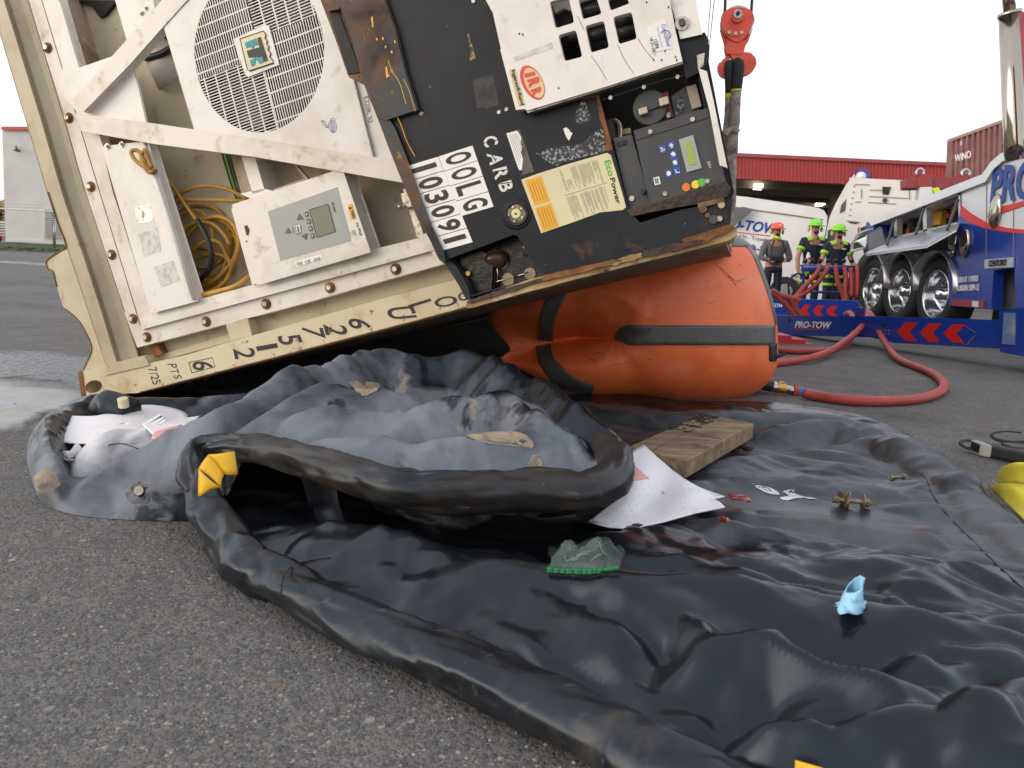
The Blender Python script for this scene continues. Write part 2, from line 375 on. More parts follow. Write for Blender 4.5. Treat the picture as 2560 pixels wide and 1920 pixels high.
# --- end sill (left), facetted section lofted along its length
out = [(-60, -110), (0, 80), (119, 480), (165, 618), (174, 640), (220, 780), (261, 913)]
inn = [(18, -160), (71, 0), (101, 95), (162, 283), (214, 480), (249, 560), (312, 780), (350, 905)]
def along(pl, t):
    P = np.array(pl, float); s = np.r_[0, np.cumsum(np.hypot(*np.diff(P, axis=0).T))]; s /= s[-1]
    return np.array([np.interp(t, s, P[:, 0]), np.interp(t, s, P[:, 1])])
fr = [0, .02, .36, .44, .52, .80, .97, 1.0]; of = [-.02, .0, .012, -.018, -.018, -.040, -.045, -.012]
G = []
inn2 = [(18, -160), (60, -30), (101, 95), (162, 283), (214, 480), (262, 620), (312, 780), (345, 893)]
for i in range(41):
    a, b = along(out, i/40), along(inn2, i/40)
    G.append([cont(*(a+(b-a)*f), o) for f, o in zip(fr, of)])
sill_m = mat("tan_sill_paint", (.42, .36, .25), .42, layers=[((.26, .19, .115), 2.2, .45, .72, .5, None, .8), ((.33, .21, .10), 13, .60, .74, .7), ((.12, .065, .035), 42, .67, .74, .8)], bump=(6, .35, .01), rvar=.08)
m = M(); m.grid(G)
G2 = [[r[0]-FP.n*.14, r[0]] for r in G]; m.grid(G2)
m.obj("end_sill", sill_m, CT, solid=.006)
# flange plate with the stepped edge at the lower left
notch = [(165, 612), (168, 621), (152, 627), (139, 633), (117, 651), (121, 673), (133, 679), (142, 717), (158, 769), (187, 791), (204, 812), (216, 838), (227, 861), (227, 881), (216, 907), (207, 926), (265, 915), (220, 780), (174, 640)]
slab("foot_plate", FP, notch, .006, .016, cream, CT, bevel=.002)
m = M(); pts = [cont(x, y, .007) for x, y in [(119, 480), (145, 560), (165, 614), (152, 627), (117, 651), (121, 673), (133, 679), (142, 717)]]
m.tube(pts, .0035, 6, smooth=3); m.obj("rusted_edge", rust, CT, smooth=True)
m = M(); m.tube([cont(x, y, .007) for x, y in [(158, 769), (187, 791), (204, 812), (218, 838), (228, 861), (228, 881), (216, 907), (207, 928)]], .003, 6, smooth=3); m.obj("rusted_edge", rust, CT, smooth=True)
m = M(); m.tube([cont(x, y, .001) for x, y in [(-60, -110), (0, 80), (119, 480)]], .0025, 6, smooth=3); m.obj("rusted_edge", rust, CT, smooth=True)
# corner post = lower rail, with the oval hole of the corner casting
rail = [(207, 926), (262, 913), (360, 890), (365, 909), (470, 887), (580, 852), (740, 809), (945, 748), (1150, 694), (1500, 612), (1826, 545), (1832, 597), (1534, 672), (1367, 716), (1040, 803), (740, 881), (349, 982), (262, 986), (208, 990), (201, 956), (195, 935)]
hc = (232, 967); hole = [(hc[0]+19*math.cos(a)+2, hc[1]-1+14*math.sin(a)-3*math.cos(a)) for a in np.linspace(0, 2*math.pi, 24, endpoint=False)]
M().holed([cont(x, y, .03) for x, y in rail], [[cont(x, y, .03) for x, y in hole]], -FP.n*.13).obj("corner_post", cream_rail, CT, bevel=.003)
slab("casting_face", FP, [(196, 934), (204, 929), (212, 988), (204, 990)], .034, .10, rust, CT, bevel=.002)
ring = M(); ring.tube([cont(x, y, .031) for x, y in hole+[hole[0]]], .003, 6); ring.obj("hole_rim", rust, CT, smooth=True)
# weld step above the casting
slab("weld_plate", FP, [(262, 913), (360, 890), (372, 912), (290, 931), (262, 938)], .036, .02, cream, CT, bevel=.002)
m = M(); m.tube([cont(x, y, .031) for x, y in [(349, 981), (740, 880), (1040, 802), (1367, 715), (1826, 597)]], .003, 6); m.obj("rusted_edge", rust, CT, smooth=True)
# --- white mounting frame with its flanges
fl = [(60, -160), (104, 0), (185, 260), (249, 480), (325, 722), (354, 823), (740, 718), (922, 668), (1130, 612), (1400, 540), (1405, 570), (1130, 652), (740, 762), (344, 867), (312, 780), (214, 480), (162, 283), (101, 95), (71, 0), (18, -160)]
slab("bolted_flange", FP, fl, .0, .05, white, CT, bevel=.003)
fl2 = [(60, -160), (104, 0), (185, 260), (249, 480), (325, 722), (354, 823), (740, 718), (922, 668), (1130, 612), (1400, 540), (1396, 520), (1079, 589), (922, 627), (740, 684), (493, 751), (383, 783), (347, 688), (283, 480), (257, 370), (197, 176), (145, 0), (96, -160)]
slab("frame_lip", FP, fl2, .012, .05, white, CT, bevel=.002)
# shallow folded step along the bottom lip
slab("frame_step", FP, [(354, 822), (740, 717), (1130, 611), (1128, 600), (740, 702), (352, 806)], .020, .02, white, CT, bevel=.003)
m = M()
for a, b in (((104, 0), (249, 480)), ((249, 480), (354, 823)), ((71, 0), (214, 480)), ((214, 480), (312, 780)), ((257, 370), (283, 480)), ((283, 480), (383, 783))): m.tube([cont(*a, .0125), cont(*b, .0125)], .0016, 5)
m.obj("sealant_line", brown, CT, smooth=True)
# opening: recess walls and back
slab("back_wall", FP, [(90, -200), (1500, -200), (1500, 540), (922, 640), (360, 800)], -.27, .02, tanwall, CT)
for nm, a, b in (("recess_side", (96, -160), (145, 0)), ("recess_side", (145, 0), (197, 176)), ("recess_side", (197, 176), (257, 370)), ("recess_side", (257, 370), (383, 783)), ("recess_floor", (383, 783), (1396, 520))):
    p, q = cont(*a, -.03), cont(*b, -.03); M().add([p, q, q+D*.25, p+D*.25], [(0, 1, 2, 3)]).obj(nm, tanwall, CT, solid=.004)
slab("channel_back", FP, [(330, 840), (1400, 520), (1400, 700), (350, 960)], -.075, .03, cream, CT)
slab("channel_lip", FP, Zs(100, 560, .2893, (1040, 1130), (1650, 950), (1660, 1010), (1010, 1190)), -.055, .02, cream, CT)
slab("channel_block", FP, [(566, 812), (618, 797), (630, 846), (581, 860)], .0, .08, cream, CT, bevel=.003)
slab("channel_bracket", FP, Zs(100, 560, .2893, (940, 1060), (1010, 1040), (1050, 1120), (960, 1150)), -.03, .04, rust, CT, bevel=.003)
slab("paint_chip", FP, Zs(100, 560, .2893, (405, 650), (440, 645), (465, 700), (460, 785), (425, 740)), -.0105, .003, brown, CT)
slab("paint_chip", FP, Zs(100, 560, .2893, (485, 655), (530, 650), (545, 690), (600, 672), (608, 770), (570, 785), (520, 740), (515, 700)), -.034, .003, brown, CT)
# bolts
def bolt(x, y, s=1., off=.0, par=None, wm=None):
    c = cont(x, y, off); b = thing_part = M().disc(c, FP.n, .0225*s, .0035, 18); b.disc(c+FP.n*.0035, FP.n, .016*s, .003, 18)
    o = b.obj("washer", wm or rust, par or CT)
    hx = M().disc(c+FP.n*.0065, FP.n, .0115*s, .011*s, 6); hx.obj("bolt", steel, par or CT, bevel=.0012)
for x, y in [(120, 120), (173, 295), (228, 467), (280, 637), (333, 797), (60, -55), (368, 843), (516, 804), (666, 760), (826, 719), (990, 673)]: bolt(x, y)
# gussets, struts, cover plates
slab("gusset_plate", FP, [(150, 10), (197, 171), (289, 139), (327, 160), (345, 220), (365, 311), (202, 289), (160, 240)], .016, .012, white2, CT, bevel=.002)
slab("upper_cover", FP, [(262, -80), (372, -60), (386, 28), (319, 102), (289, 0)], -.01, .16, white2, CT, bevel=.003)
for x, y in ((365, 20), (355, 33)): bolt(x, y, .45, -.01, wm=steel)
slab("strut", FP, [(188, 250), (289, 139), (393, 23), (440, -35), (510, -45), (460, 0), (405, 61), (321, 156), (200, 280)], .055, .045, white, CT, bevel=.01)
slab("strut", FP, [(196, 291), (365, 312), (640, 353), (990, 408), (1010, 450), (640, 386), (382, 353), (206, 322)], .055, .045, white, CT, bevel=.01)
slab("dark_hose_bundle", FP, Zs(0, 0, .2893, (850, 0), (1000, 0), (960, 60), (900, 130), (860, 150), (800, 60), (640, 0)), -.15, .08, dark, CT)
m = M(); m.tube([cont(x, y, -.10) for x, y in [(470, 60), (440, 108), (410, 132), (375, 143), (340, 141)]], .015, 10, smooth=4); m.obj("black_hose", blkrub, CT, smooth=True)
m = M(); m.tube([cont(x, y, -.12) for x, y in [(395, 84), (430, 100), (470, 112)]], .007, 8, smooth=4); m.obj("black_hose", blkrub, CT, smooth=True)
m = M(); m.tube([cont(400, 90, -.2), cont(450, 200, -.2)], .1, 20); m.obj("compressor_drum", white2, CT, smooth=True)
# --- fan shroud with round grille
sh = [(408, 61), (440, 20), (470, -20), (530, -110), (780, -150), (812, 0), (869, 188), (883, 198), (933, 396), (640, 352), (487, 327)]
C0 = (644, 131); pc = cont(*C0, .05); pr = cont(C0[0]+168*math.cos(-.2), C0[1]+168*math.sin(-.2), .05); RG = np.linalg.norm(pr-pc)*1.0
circ = [pc+RG*(math.cos(a)*CU+math.sin(a)*CV*1.04) for a in np.linspace(0, 2*math.pi, 72, endpoint=False)]
M().holed([cont(x, y, .05) for x, y in sh], [circ], -FP.n*.003).obj("fan_shroud", white2, CT)
for a, b in zip(sh[:], sh[1:]+sh[:1]):
    p, q = cont(*a, .05), cont(*b, .05); M().add([p, q, q+D*.22, p+D*.22], [(0, 1, 2, 3)]).obj("shroud_side", white2, CT, solid=.003)
slab("shroud_facet", FP, [(869, 188), (915, 214), (1000, 408), (933, 396), (883, 198)], .035, .01, white2, CT)
M().disc(pc-FP.n*.07, FP.n, RG*1.02, .005, 40).obj("grille_backing", dark, CT)
fanm = mat("fan_grey", (.035, .034, .03), .5, layers=[((.14, .13, .10), 6, .55, .7)])
for k in range(5):
    a = k*2*math.pi/5+.5; ax = math.cos(a)*CU+math.sin(a)*CV; bx = -math.sin(a)*CU+math.cos(a)*CV
    M().prism([pc+ax*.05-bx*.02-FP.n*.04, pc+ax*RG*.93-bx*.06-FP.n*.03, pc+ax*RG*.95+bx*.05-FP.n*.045, pc+ax*.05+bx*.03-FP.n*.05], -FP.n*.004).obj("fan_blade", fanm, CT)
g = M(); pitch = RG/26.5; rg = RG+.004
def bars(q0, q1, vert):
    """grille of one quadrant: bars along one axis, crossed by ties"""
    n = 28
    for i in range(-n, n+1):
        c = i*pitch
        if not (min(q0[1 if not vert else 0], q1[1 if not vert else 0]) <= c <= max(q0[1 if not vert else 0], q1[1 if not vert else 0])): continue
        lim = math.sqrt(max(rg*rg-c*c, 0)); k = 0 if not vert else 1
        lo, hi = max(min(q0[k], q1[k]), -lim), min(max(q0[k], q1[k]), lim)
        if hi-lo < .002: continue
        A_, B_ = ((c, lo), (c, hi)) if vert else ((lo, c), (hi, c))
        p = pc+A_[0]*CU+A_[1]*CV*1.04; q = pc+B_[0]*CU+B_[1]*CV*1.04; t = q-p; L = np.linalg.norm(t); t /= L
        s_ = np.cross(t, FP.n); g.box((p+q)/2-FP.n*.002, t*L, s_*.0036, FP.n*.0028)
    for j in range(-6, 7):
        c = j*pitch*4.9+pitch*.4; k = 1 if not vert else 0; lim = math.sqrt(max(rg*rg-c*c, 0)); kk = 1-k if True else k
        if not vert: 
            if not (min(q0[0], q1[0]) <= c <= max(q0[0], q1[0])): continue
            lo, hi = max(min(q0[1], q1[1]), -lim), min(max(q0[1], q1[1]), lim); 
            if hi-lo < .002: continue
            p = pc+c*CU+lo*CV*1.04; q = pc+c*CU+hi*CV*1.04
        else:
            if not (min(q0[1], q1[1]) <= c <= max(q0[1], q1[1])): continue
            lo, hi = max(min(q0[0], q1[0]), -lim), min(max(q0[0], q1[0]), lim)
            if hi-lo < .002: continue
            p = pc+lo*CU+c*CV*1.04; q = pc+hi*CU+c*CV*1.04
        t = q-p; L = np.linalg.norm(t); t /= L; s_ = np.cross(t, FP.n); g.box((p+q)/2-FP.n*.0017, t*L, s_*.0052, FP.n*.0028)
b_ = RG*.17
bars((-rg, -.06*RG), (b_*.2, rg), True); bars((b_*.2, b_), (rg, rg), False); bars((b_*.2, -rg), (rg, b_), True); bars((-rg, -rg), (b_*.2, -.06*RG), False)
g.obj("grille_bars", white2, CT, kind="stuff")
K4 = lambda *a: Zs(400, 0, .2893, *a)
slab("badge_plate", FP, K4((630, 340), (910, 210), (940, 225), (1030, 560), (760, 665), (735, 640)), .056, .004, white2, CT)
slab("badge", FP, K4((690, 335), (895, 267), (912, 300), (905, 330), (925, 350), (918, 380), (940, 400), (930, 430), (955, 460), (945, 490), (965, 510), (978, 543), (770, 612), (755, 600)), .060, .003, paperc, CT)
m = M(); bd = K4((690, 335), (895, 267), (912, 300), (905, 330), (925, 350), (918, 380), (940, 400), (930, 430), (955, 460), (945, 490), (965, 510), (978, 543), (770, 612), (755, 600)); m.tube([cont(x, y, .0605) for x, y in bd+bd[:1]], .0016, 5); m.obj("badge_border", letter, CT)
for q, mm in (([(730, 370), (828, 330), (848, 385), (808, 395), (812, 412), (790, 418), (785, 400), (745, 415)], teal), ([(840, 326), (868, 320), (932, 522), (895, 536), (880, 487), (800, 497), (765, 497), (748, 438), (858, 408)], letter), ([(775, 520), (815, 505), (824, 490), (840, 490), (842, 500), (870, 487), (890, 540), (860, 550), (828, 508), (818, 562), (790, 572)], teal)):
    slab("badge_mark", FP, K4(*q), .062, .002, mm, CT)
ptext("inked_writing", "829", FP, .0505, *K4((1385, 1045), (1430, 1110), (1415, 1035)), inkgrey, CT, th=.0006)
ptext("inked_writing", "Global", FP, .0505, *K4((1470, 1020), (1480, 1150), (1510, 1015)), purple, CT, th=.0006)
m = M(); q = cont(400+1490*.2893, 1090*.2893, .0508); m.tube([q+.017*(math.cos(a)*CU+1.3*math.sin(a)*CV) for a in np.linspace(0, 6.283, 20)], .0008, 4); m.tube([q+.011*(math.cos(a)*CU+1.3*math.sin(a)*CV) for a in np.linspace(0, 6.283, 20)], .0006, 4); m.obj("ink_stamp", purple, CT)
ptext("inked_writing", "E220K XI", FP, .036, *K4((1760, 840), (1800, 1060), (1800, 825)), inkgrey, CT, th=.0006)
# --- left cover box with worn stickers
cb = Zs(0, 300, .2893, (890, 240), (1215, 200), (1270, 185), (1340, 420), (1480, 860), (1700, 1555), (1310, 1659))
slab("cover_box", FP, cb, .035, .05, white2, CT, bevel=.006)
m = M(); m.tube([cont(*p, .04) for p in Zs(0, 300, .2893, (1240, 200), (1460, 860), (1680, 1550))], .010, 8); m.obj("cover_fold", white2, CT, smooth=True)
foil = mat("foil_sticker", (.45, .42, .38), .35, .4, layers=[((.75, .73, .70), 30, .45, .55), ((.15, .13, .12), 40, .58, .62)])
scuff = mat("sticker_residue", (.66, .62, .57), .6, layers=[((.5, .45, .40), 40, .45, .6)])
slab("sticker", FP, Zs(0, 300, .2893, (1160, 755), (1290, 725), (1325, 870), (1190, 900)), .0362, .001, foil, CT)
slab("sticker_residue", FP, Zs(0, 300, .2893, (1200, 985), (1360, 935), (1390, 1130), (1245, 1180)), .0362, .001, scuff, CT)
slab("sticker_residue", FP, Zs(0, 300, .2893, (1330, 1270), (1495, 1215), (1555, 1385), (1395, 1445)), .0362, .001, scuff, CT)
for x, y in ((269, 366), (305, 361)): bolt(x, y, .55, .036, wm=steel)
# --- wiring, bracket and latch in the recess
slab("mount_bracket", FP, [(606, 391), (636, 397), (659, 474), (633, 482)], -.03, .2, white2, CT, bevel=.004)
slab("mount_bracket", FP, [(576, 384), (606, 391), (633, 482), (603, 484)], -.06, .02, tanwall, CT)
slab("bracket_foot", FP, [(600, 484), (660, 472), (690, 478), (625, 496)], -.03, .2, white2, CT)
slab("bracket_web", FP, Zs(500, 300, .2893, (790, 365), (810, 365), (938, 510), (930, 525), (640, 610), (630, 600), (900, 505)), -.03, .02, tanwall, CT)
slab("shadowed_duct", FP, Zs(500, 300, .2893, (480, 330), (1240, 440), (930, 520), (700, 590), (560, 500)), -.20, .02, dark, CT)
for k, (mm, off) in enumerate(((blkrub, 0), (green_t, 6), (blkrub, 11), (brown, 17), (blkrub, 22))):
    m = M(); m.tube([cont(x+off*.8, y, -.17) for x, y in [(556, 378), (566, 415), (578, 455), (596, 505)]], .007, 7, smooth=4); m.obj("wire", mm, CT, smooth=True)
slab("latch_bar", FP, Zs(500, 300, .2893, (1760, 600), (1790, 600), (1930, 1000), (1880, 1005)), -.05, .03, steel, CT, bevel=.003)
slab("latch_clamp", FP, Zs(500, 300, .2893, (1740, 640), (1820, 630), (1840, 740), (1770, 760)), -.03, .03, steel, CT, bevel=.003)
m = M(); m.ball(cont(1000, 517, -.01), .010); m.tube([cont(990, 513, -.01), cont(1016, 517, -.01)], .004, 6); m.tube([cont(1002, 508, -.01), cont(1000, 524, -.01)], .005, 6); m.obj("wing_nut", steel, CT, smooth=True)
slab("white_edge_trim", FP, Zs(500, 300, .2893, (1880, 1000), (1960, 975), (2060, 1000), (2100, 1240), (2080, 1240)), .016, .02, white2, CT)
# --- controller box
CB = thing_ctrl = None
bx = [(585, 515), (853, 427), (921, 627), (645, 708)]
slab("control_box", FP, bx, .05, .10, white, CT, bevel=.008)
cbx = bpy.data.objects["control_box"]
K5 = lambda *a: Zs(500, 300, .2893, *a)
def sub(o):
    o.parent = cbx; return o
sub(slab("keypad", FP, K5((585, 790), (1185, 580), (1305, 1045), (695, 1215)), .0515, .002, greypanel, CT))
sub(slab("keypad_bevel", FP, K5((470, 795), (585, 775), (695, 1215), (600, 1250)), .0508, .002, white, CT))
sub(slab("screen", FP, K5((945, 775), (1105, 727), (1170, 965), (1010, 1015)), .053, .002, lcd, CT))
m = M(); q = [cont(*p, .0535) for p in K5((945, 775), (1105, 727), (1170, 965), (1010, 1015), (945, 775))]; m.tube(q, .0012, 4); sub(m.obj("screen_bezel", letter, CT))
keym = mat("dark_key", (.10, .10, .10), .5)
for cx, cy in ((920, 815), (937, 877), (953, 938), (970, 1000)):
    sub(slab("button", FP, K5((cx-17, cy-18), (cx+10, cy-25), (cx+20, cy+15), (cx-8, cy+23)), .0538, .0025, keym, CT, bevel=.0005))
    sub(slab("button_mark", FP, K5((cx-6, cy-6), (cx+4, cy-8), (cx+6, cy+4), (cx-4, cy+7)), .0545, .001, white2, CT))
for cx, cy, a in ((862, 842, .4), (760, 962, 2.6), (905, 1005, -.9)):
    sub(slab("button", FP, K5(*[(cx+34*math.cos(a+k*2.094), cy+34*math.sin(a+k*2.094)) for k in range(3)]), .0538, .0025, keym, CT))
q = cont(*K5((838, 942))[0], .0515); sub(M().disc(q, FP.n, .020, .0022, 28).obj("key_ring", inkgrey, CT))
sub(slab("maker_badge", FP, K5((810, 915), (860, 900), (872, 965), (828, 982)), .0545, .0012, white2, CT))
sub(slab("badge_mark", FP, K5((815, 918), (825, 915), (836, 970), (830, 975)), .0552, .001, teal, CT))
sub(slab("badge_mark", FP, K5((838, 915), (845, 912), (860, 965), (845, 968)), .0552, .001, letter, CT))
sub(ptext("panel_lettering", "MP-4000", FP, .0535, *K5((1137, 715), (1158, 795), (1150, 710)), letter, CT, th=.0005, bold=.02))
sub(slab("warning_label", FP, K5((1275, 735), (1315, 725), (1345, 855), (1305, 862)), .0515, .0012, orangelab, CT))
sub(ptext("warning_lettering", "!", FP, .0525, *K5((1282, 755), (1288, 775), (1305, 748)), letter, CT, th=.0005, bold=.03))
sub(ptext("warning_lettering", "WARNING", FP, .0525, *K5((1300, 785), (1318, 850), (1325, 778)), letter, CT, th=.0005))
sub(slab("service_label", FP, K5((815, 1225), (1050, 1160), (1060, 1190), (835, 1275)), .0515, .0012, paperw, CT))
for k in range(3): sub(ptext("label_lettering", ("7/20", "OK", "4/18")[k], FP, .0525, *K5((835+k*75, 1262-k*20), (885+k*75, 1248-k*20), (830+k*75, 1235-k*20)), inkgrey, CT, th=.0005))
sub(slab("paint_chip", FP, K5((382, 915), (408, 908), (427, 950), (418, 998), (400, 995)), .0515, .0012, brown, CT))
sub(slab("paint_chip", FP, K5((392, 1045), (405, 1040), (410, 1052), (398, 1058)), .0515, .0012, brown, CT))
sub(ptext("inked_writing", "Pst 9968", FP, .0515, *K5((1345, 890), (1380, 1000), (1365, 885)), letter, CT, th=.0005))
sub(ptext("inked_writing", "527", FP, .0515, *K5((1315, 955), (1330, 1000), (1335, 950)), letter, CT, th=.0005))
sub(slab("box_hinge_edge", FP, K5((270, 770), (295, 745), (500, 1410), (450, 1425)), .03, .16, white2, CT))
bolt(892, 452, .5, -.24, wm=steel)
# lettering on the post
def ch(c, z0, z1, z2):  # letter quads in the strip window
    f = lambda p: (180+p[0]*.5063, 740+p[1]*.5063)
    ptext("rail_lettering", c, FP, .0305, f(z0), f(z1), f(z2), letter, CT, th=.001, bold=.012)
ch("O", (1782, 15), (1800, 62), (1892, -8)); ch("O", (1900, -12), (1915, 30), (1960, -30))
ch("L", (1660, 45), (1682, 88), (1768, 12)); ch("U", (1547, 62), (1570, 118), (1680, 48))
ch("6", (1360, 108), (1370, 158), (1470, 118)); ch("2", (1240, 140), (1255, 192), (1352, 145)); ch("7", (1130, 190), (1145, 200), (1240, 155)) if False else ch("7", (1130, 150), (1145, 200), (1238, 158))
ch("5", (1012, 200), (1030, 245), (1122, 185)); ch("1", (908, 250), (915, 272), (1010, 232)); ch("2", (795, 262), (806, 312), (898, 255))
ch("6", (590, 325), (600, 368), (690, 318))
m = M(); q = [cont(x, y, .031) for x, y in [(472, 906), (531, 894), (537, 917), (479, 932), (472, 906)]]; m.tube(q, .0014, 4); m.obj("lettering_box", letter, CT)
f_ = lambda *a: Zs(180, 740, .5063, *a)
ptext("inked_writing", "P", FP, .0305, *f_((470, 335), (475, 355), (515, 335)), letter, CT, th=.0006)
ptext("inked_writing", "T", FP, .0305, *f_((482, 362), (490, 385), (522, 358)), letter, CT, th=.0006)
ptext("inked_writing", "S", FP, .0305, *f_((500, 392), (508, 410), (535, 388)), letter, CT, th=.0006)
ptext("inked_writing", "7/25", FP, .0305, *f_((375, 358), (400, 440), (415, 348)), letter, CT, th=.0006)
# --- yellow power cable hung in coils
CO = thing("power_cable", "long grimy yellow power cable coiled in the container recess beside the control box", "cable", cont(515, 720, -.1))
m = M(); g_ = np.random.default_rng(5)
cc = np.array([512., 628.]); pts = []
nloop = 11
for k in range(nloop*14):
    a = 2*math.pi*k/14; lp = k//14; g2 = np.random.default_rng(lp+11)
    rx, ry = 78+g2.normal()*9, 92+g2.normal()*10; ox, oy = g2.normal()*8, g2.normal()*14+4; rot = g2.normal()*.5+.2
    if lp % 3 == 2: rx *= .62; ry *= .62; oy += 34
    x, y = rx*math.cos(a), ry*math.sin(a); 
    pts.append((cc[0]+ox+x*math.cos(rot)-y*math.sin(rot), cc[1]+oy+x*math.sin(rot)+y*math.cos(rot), -.21+.013*lp+.02*math.sin(a*1.5+lp)))
pp = [np.array(p) for p in pts]
pp = [(pp[max(i-1, 0)]+pp[i]*2+pp[min(i+1, len(pp)-1)])/4 for i in range(len(pp))]
pp = [np.array((min(max(p[0], 422+(p[1]-520)*.29), 603+(p[1]-520)*.28), min(p[1], 744-(p[0]-500)*.26), p[2])) for p in pp]
m.tube([cont(*p) for p in pp], .0085, 9, smooth=3)
m.obj("coil", yelrub, CO, smooth=True)
m = M(); m.tube([cont(*p) for p in [(358, 385, -.02), (356, 405, .055), (372, 430, .06), (385, 428, .055), (400, 430, -.04), (432, 465, -.06), (462, 510, -.05), (495, 555, -.04)]], .0085, 9, smooth=5); m.obj("lead", yelrub, CO, smooth=True)
m = M(); m.tube([cont(*p) for p in [(379, 429, .05), (368, 422, .06), (340, 402, .065), (328, 382, .065), (338, 375, .06), (352, 384, .055), (362, 408, .05), (376, 425, .05)]], .0085, 9, smooth=5); m.obj("loop", yelrub, CO, smooth=True)
m = M(); m.tube([cont(*p) for p in [(356, 383, .055), (362, 375, .06), (367, 385, .055), (372, 400, .05), (380, 420, .05)]], .0085, 9, smooth=5); m.obj("loop", yelrub, CO, smooth=True)
m = M(); m.tube([cont(*p) for p in [(420, 520, -.12), (450, 485, -.1), (500, 466, -.1), (560, 470, -.1), (620, 498, -.12)]], .0085, 9, smooth=5); m.obj("lead", yelrub, CO, smooth=True); m = M(); m.tube([cont(*p) for p in [(425, 512, -.1), (470, 500, -.08), (540, 500, -.08), (620, 503, -.12)]], .0085, 9, smooth=5); m.obj("lead", yelrub, CO, smooth=True); m = M()
m.tube([cont(*p) for p in [(490, 742, -.02), (540, 730, .0), (590, 715, .0), (625, 690, -.05), (640, 680, -.1)]], .011, 9, smooth=5)
m.obj("lead", yelrub, CO, smooth=True)
m = M(); m.tube([cont(*p) for p in [(493, 550, -.035), (508, 575, -.02), (522, 605, -.015), (529, 640, -.02), (522, 675, -.04), (502, 698, -.08), (488, 725, -.12)]], .0115, 9, smooth=5); m.obj("black_sleeve", blkrub, CO, smooth=True)
# ================================================================ GENERATOR SET
GO = .30
def gp(px, py, off=0): return FP(px, py, GO+off)
GP = lambda x, y, off=0.: FP(x, y, GO+off)
class _P:
    n = FP.n
    def __call__(s, x, y, off=0.): return FP(x, y, GO+off)
GPL = _P()
GS = thing("generator_set", "black and white clip-on generator set with rusty edges and white number tiles", "generator", gp(1300, 650))
A8 = lambda *a: Zs(800, 0, .28933, *a); A12 = lambda *a: Zs(1200, 0, .28933, *a); A14 = lambda *a: Zs(1400, 200, .217, *a); A96 = lambda *a: Zs(960, 300, .217, *a); A10 = lambda *a: Zs(1040, 480, .3797, *a)
plate = [(826, -70), (846, 0), (875, 72), (913, 208), (945, 289), (979, 379), (1008, 451), (1047, 545), (1075, 593), (1099, 645), (1112, 656), (1112, 648), (1285, 584), (1296, 589), (1329, 647), (1361, 688), (1534, 650), (1610, 630), (1739, 604), (1822, 566), (1829, 500), (1700, 528), (1600, 560), (1572, 530), (1530, 373), (1489, 229), (1420, 180), (1330, -80)]
slab("front_plate", GPL, plate, 0, .02, blk, GS, bevel=.003)
# casing behind the plate (closed sides towards the container)
case = [(826, -70), (846, 0), (913, 208), (979, 379), (1047, 545), (1112, 656), (1170, 742), (1361, 690), (1534, 652), (1739, 606), (1815, 566), (1800, 500), (1762, 270), (1690, -80)]
cw = M()
for a, b in zip(case, case[1:]+case[:1]):
    p, q = gp(*a, -.015), gp(*b, -.015); cw.add([p, q, q+D*(GO-.03), p+D*(GO-.03)], [(0, 1, 2, 3)])
cw.obj("casing", blk, GS, solid=.004)
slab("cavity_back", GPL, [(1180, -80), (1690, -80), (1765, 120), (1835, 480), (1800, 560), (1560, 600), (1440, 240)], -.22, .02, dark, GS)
# rusty side channel
slab("side_channel", GPL, [(826, -70), (846, 0), (875, 72), (913, 208), (945, 289), (965, 297), (1040, 272), (1010, 180), (985, 75), (959, 0), (940, -70)], .022, .02, blkrust, GS, bevel=.004)
slab("side_edge", GPL, [(945, 289), (979, 379), (1008, 451), (1047, 545), (1075, 593), (1099, 645), (1112, 650), (1108, 630), (1075, 560), (1042, 470), (1012, 388), (985, 320), (968, 296)], .014, .02, blkrust, GS, bevel=.003)
m = M(); m.tube([gp(*p, .0) for p in [(846, 0), (875, 72), (913, 208), (945, 289), (979, 379), (1008, 451), (1047, 545), (1075, 593), (1099, 645), (1112, 652)]], .005, 6, smooth=4); m.obj("rusted_edge", rust, GS, smooth=True)
m = M(); m.tube([gp(*p, .021) for p in A8((590, 520), (620, 610), (690, 720), (745, 900))], .0016, 5, smooth=4); m.obj("scratch", orangelab, GS)
m = M(); m.tube([gp(*p, .021) for p in A8((720, 680), (770, 780), (800, 880), (825, 960))], .0016, 5, smooth=4); m.obj("scratch", orangelab, GS)
m = M(); m.tube([gp(*p, .015) for p in A8((650, 980), (700, 1080), (750, 1220), (820, 1350))], .0014, 5, smooth=4); m.obj("scratch", orangelab, GS)
slab("paint_fleck", GPL, A8((565, 580), (578, 572), (588, 640), (605, 655), (572, 675)), .0235, .0015, orangelab, GS)
slab("paint_fleck", GPL, A8((1270, 300), (1290, 290), (1310, 380), (1350, 500), (1290, 525), (1300, 420)), .0005, .0012, mat("scraped_patch", (.05, .045, .04), .6, layers=[((.35, .22, .06), 60, .52, .6)]), GS)
for q in ([(440, 150), (455, 140), (462, 230), (452, 240)], [(480, 330), (492, 325), (500, 345), (488, 350)], [(535, 325), (548, 322), (550, 342), (538, 346)], [(560, 395), (570, 392), (572, 415), (562, 418)], [(610, 440), (622, 436), (628, 460), (614, 462)], [(640, 350), (652, 348), (655, 372), (643, 375)]):
    slab("paint_fleck", GPL, A8(*q), .0235, .0012, orangelab, GS)
# dusty film patch
slab("glue_patch", GPL, A8((1320, 690), (1500, 640), (1545, 905), (1430, 945), (1410, 930), (1355, 935)), .0008, .0012, mat("glue_residue", (.03, .029, .028), .7, layers=[((.07, .062, .052), 30, .4, .65)]), GS)
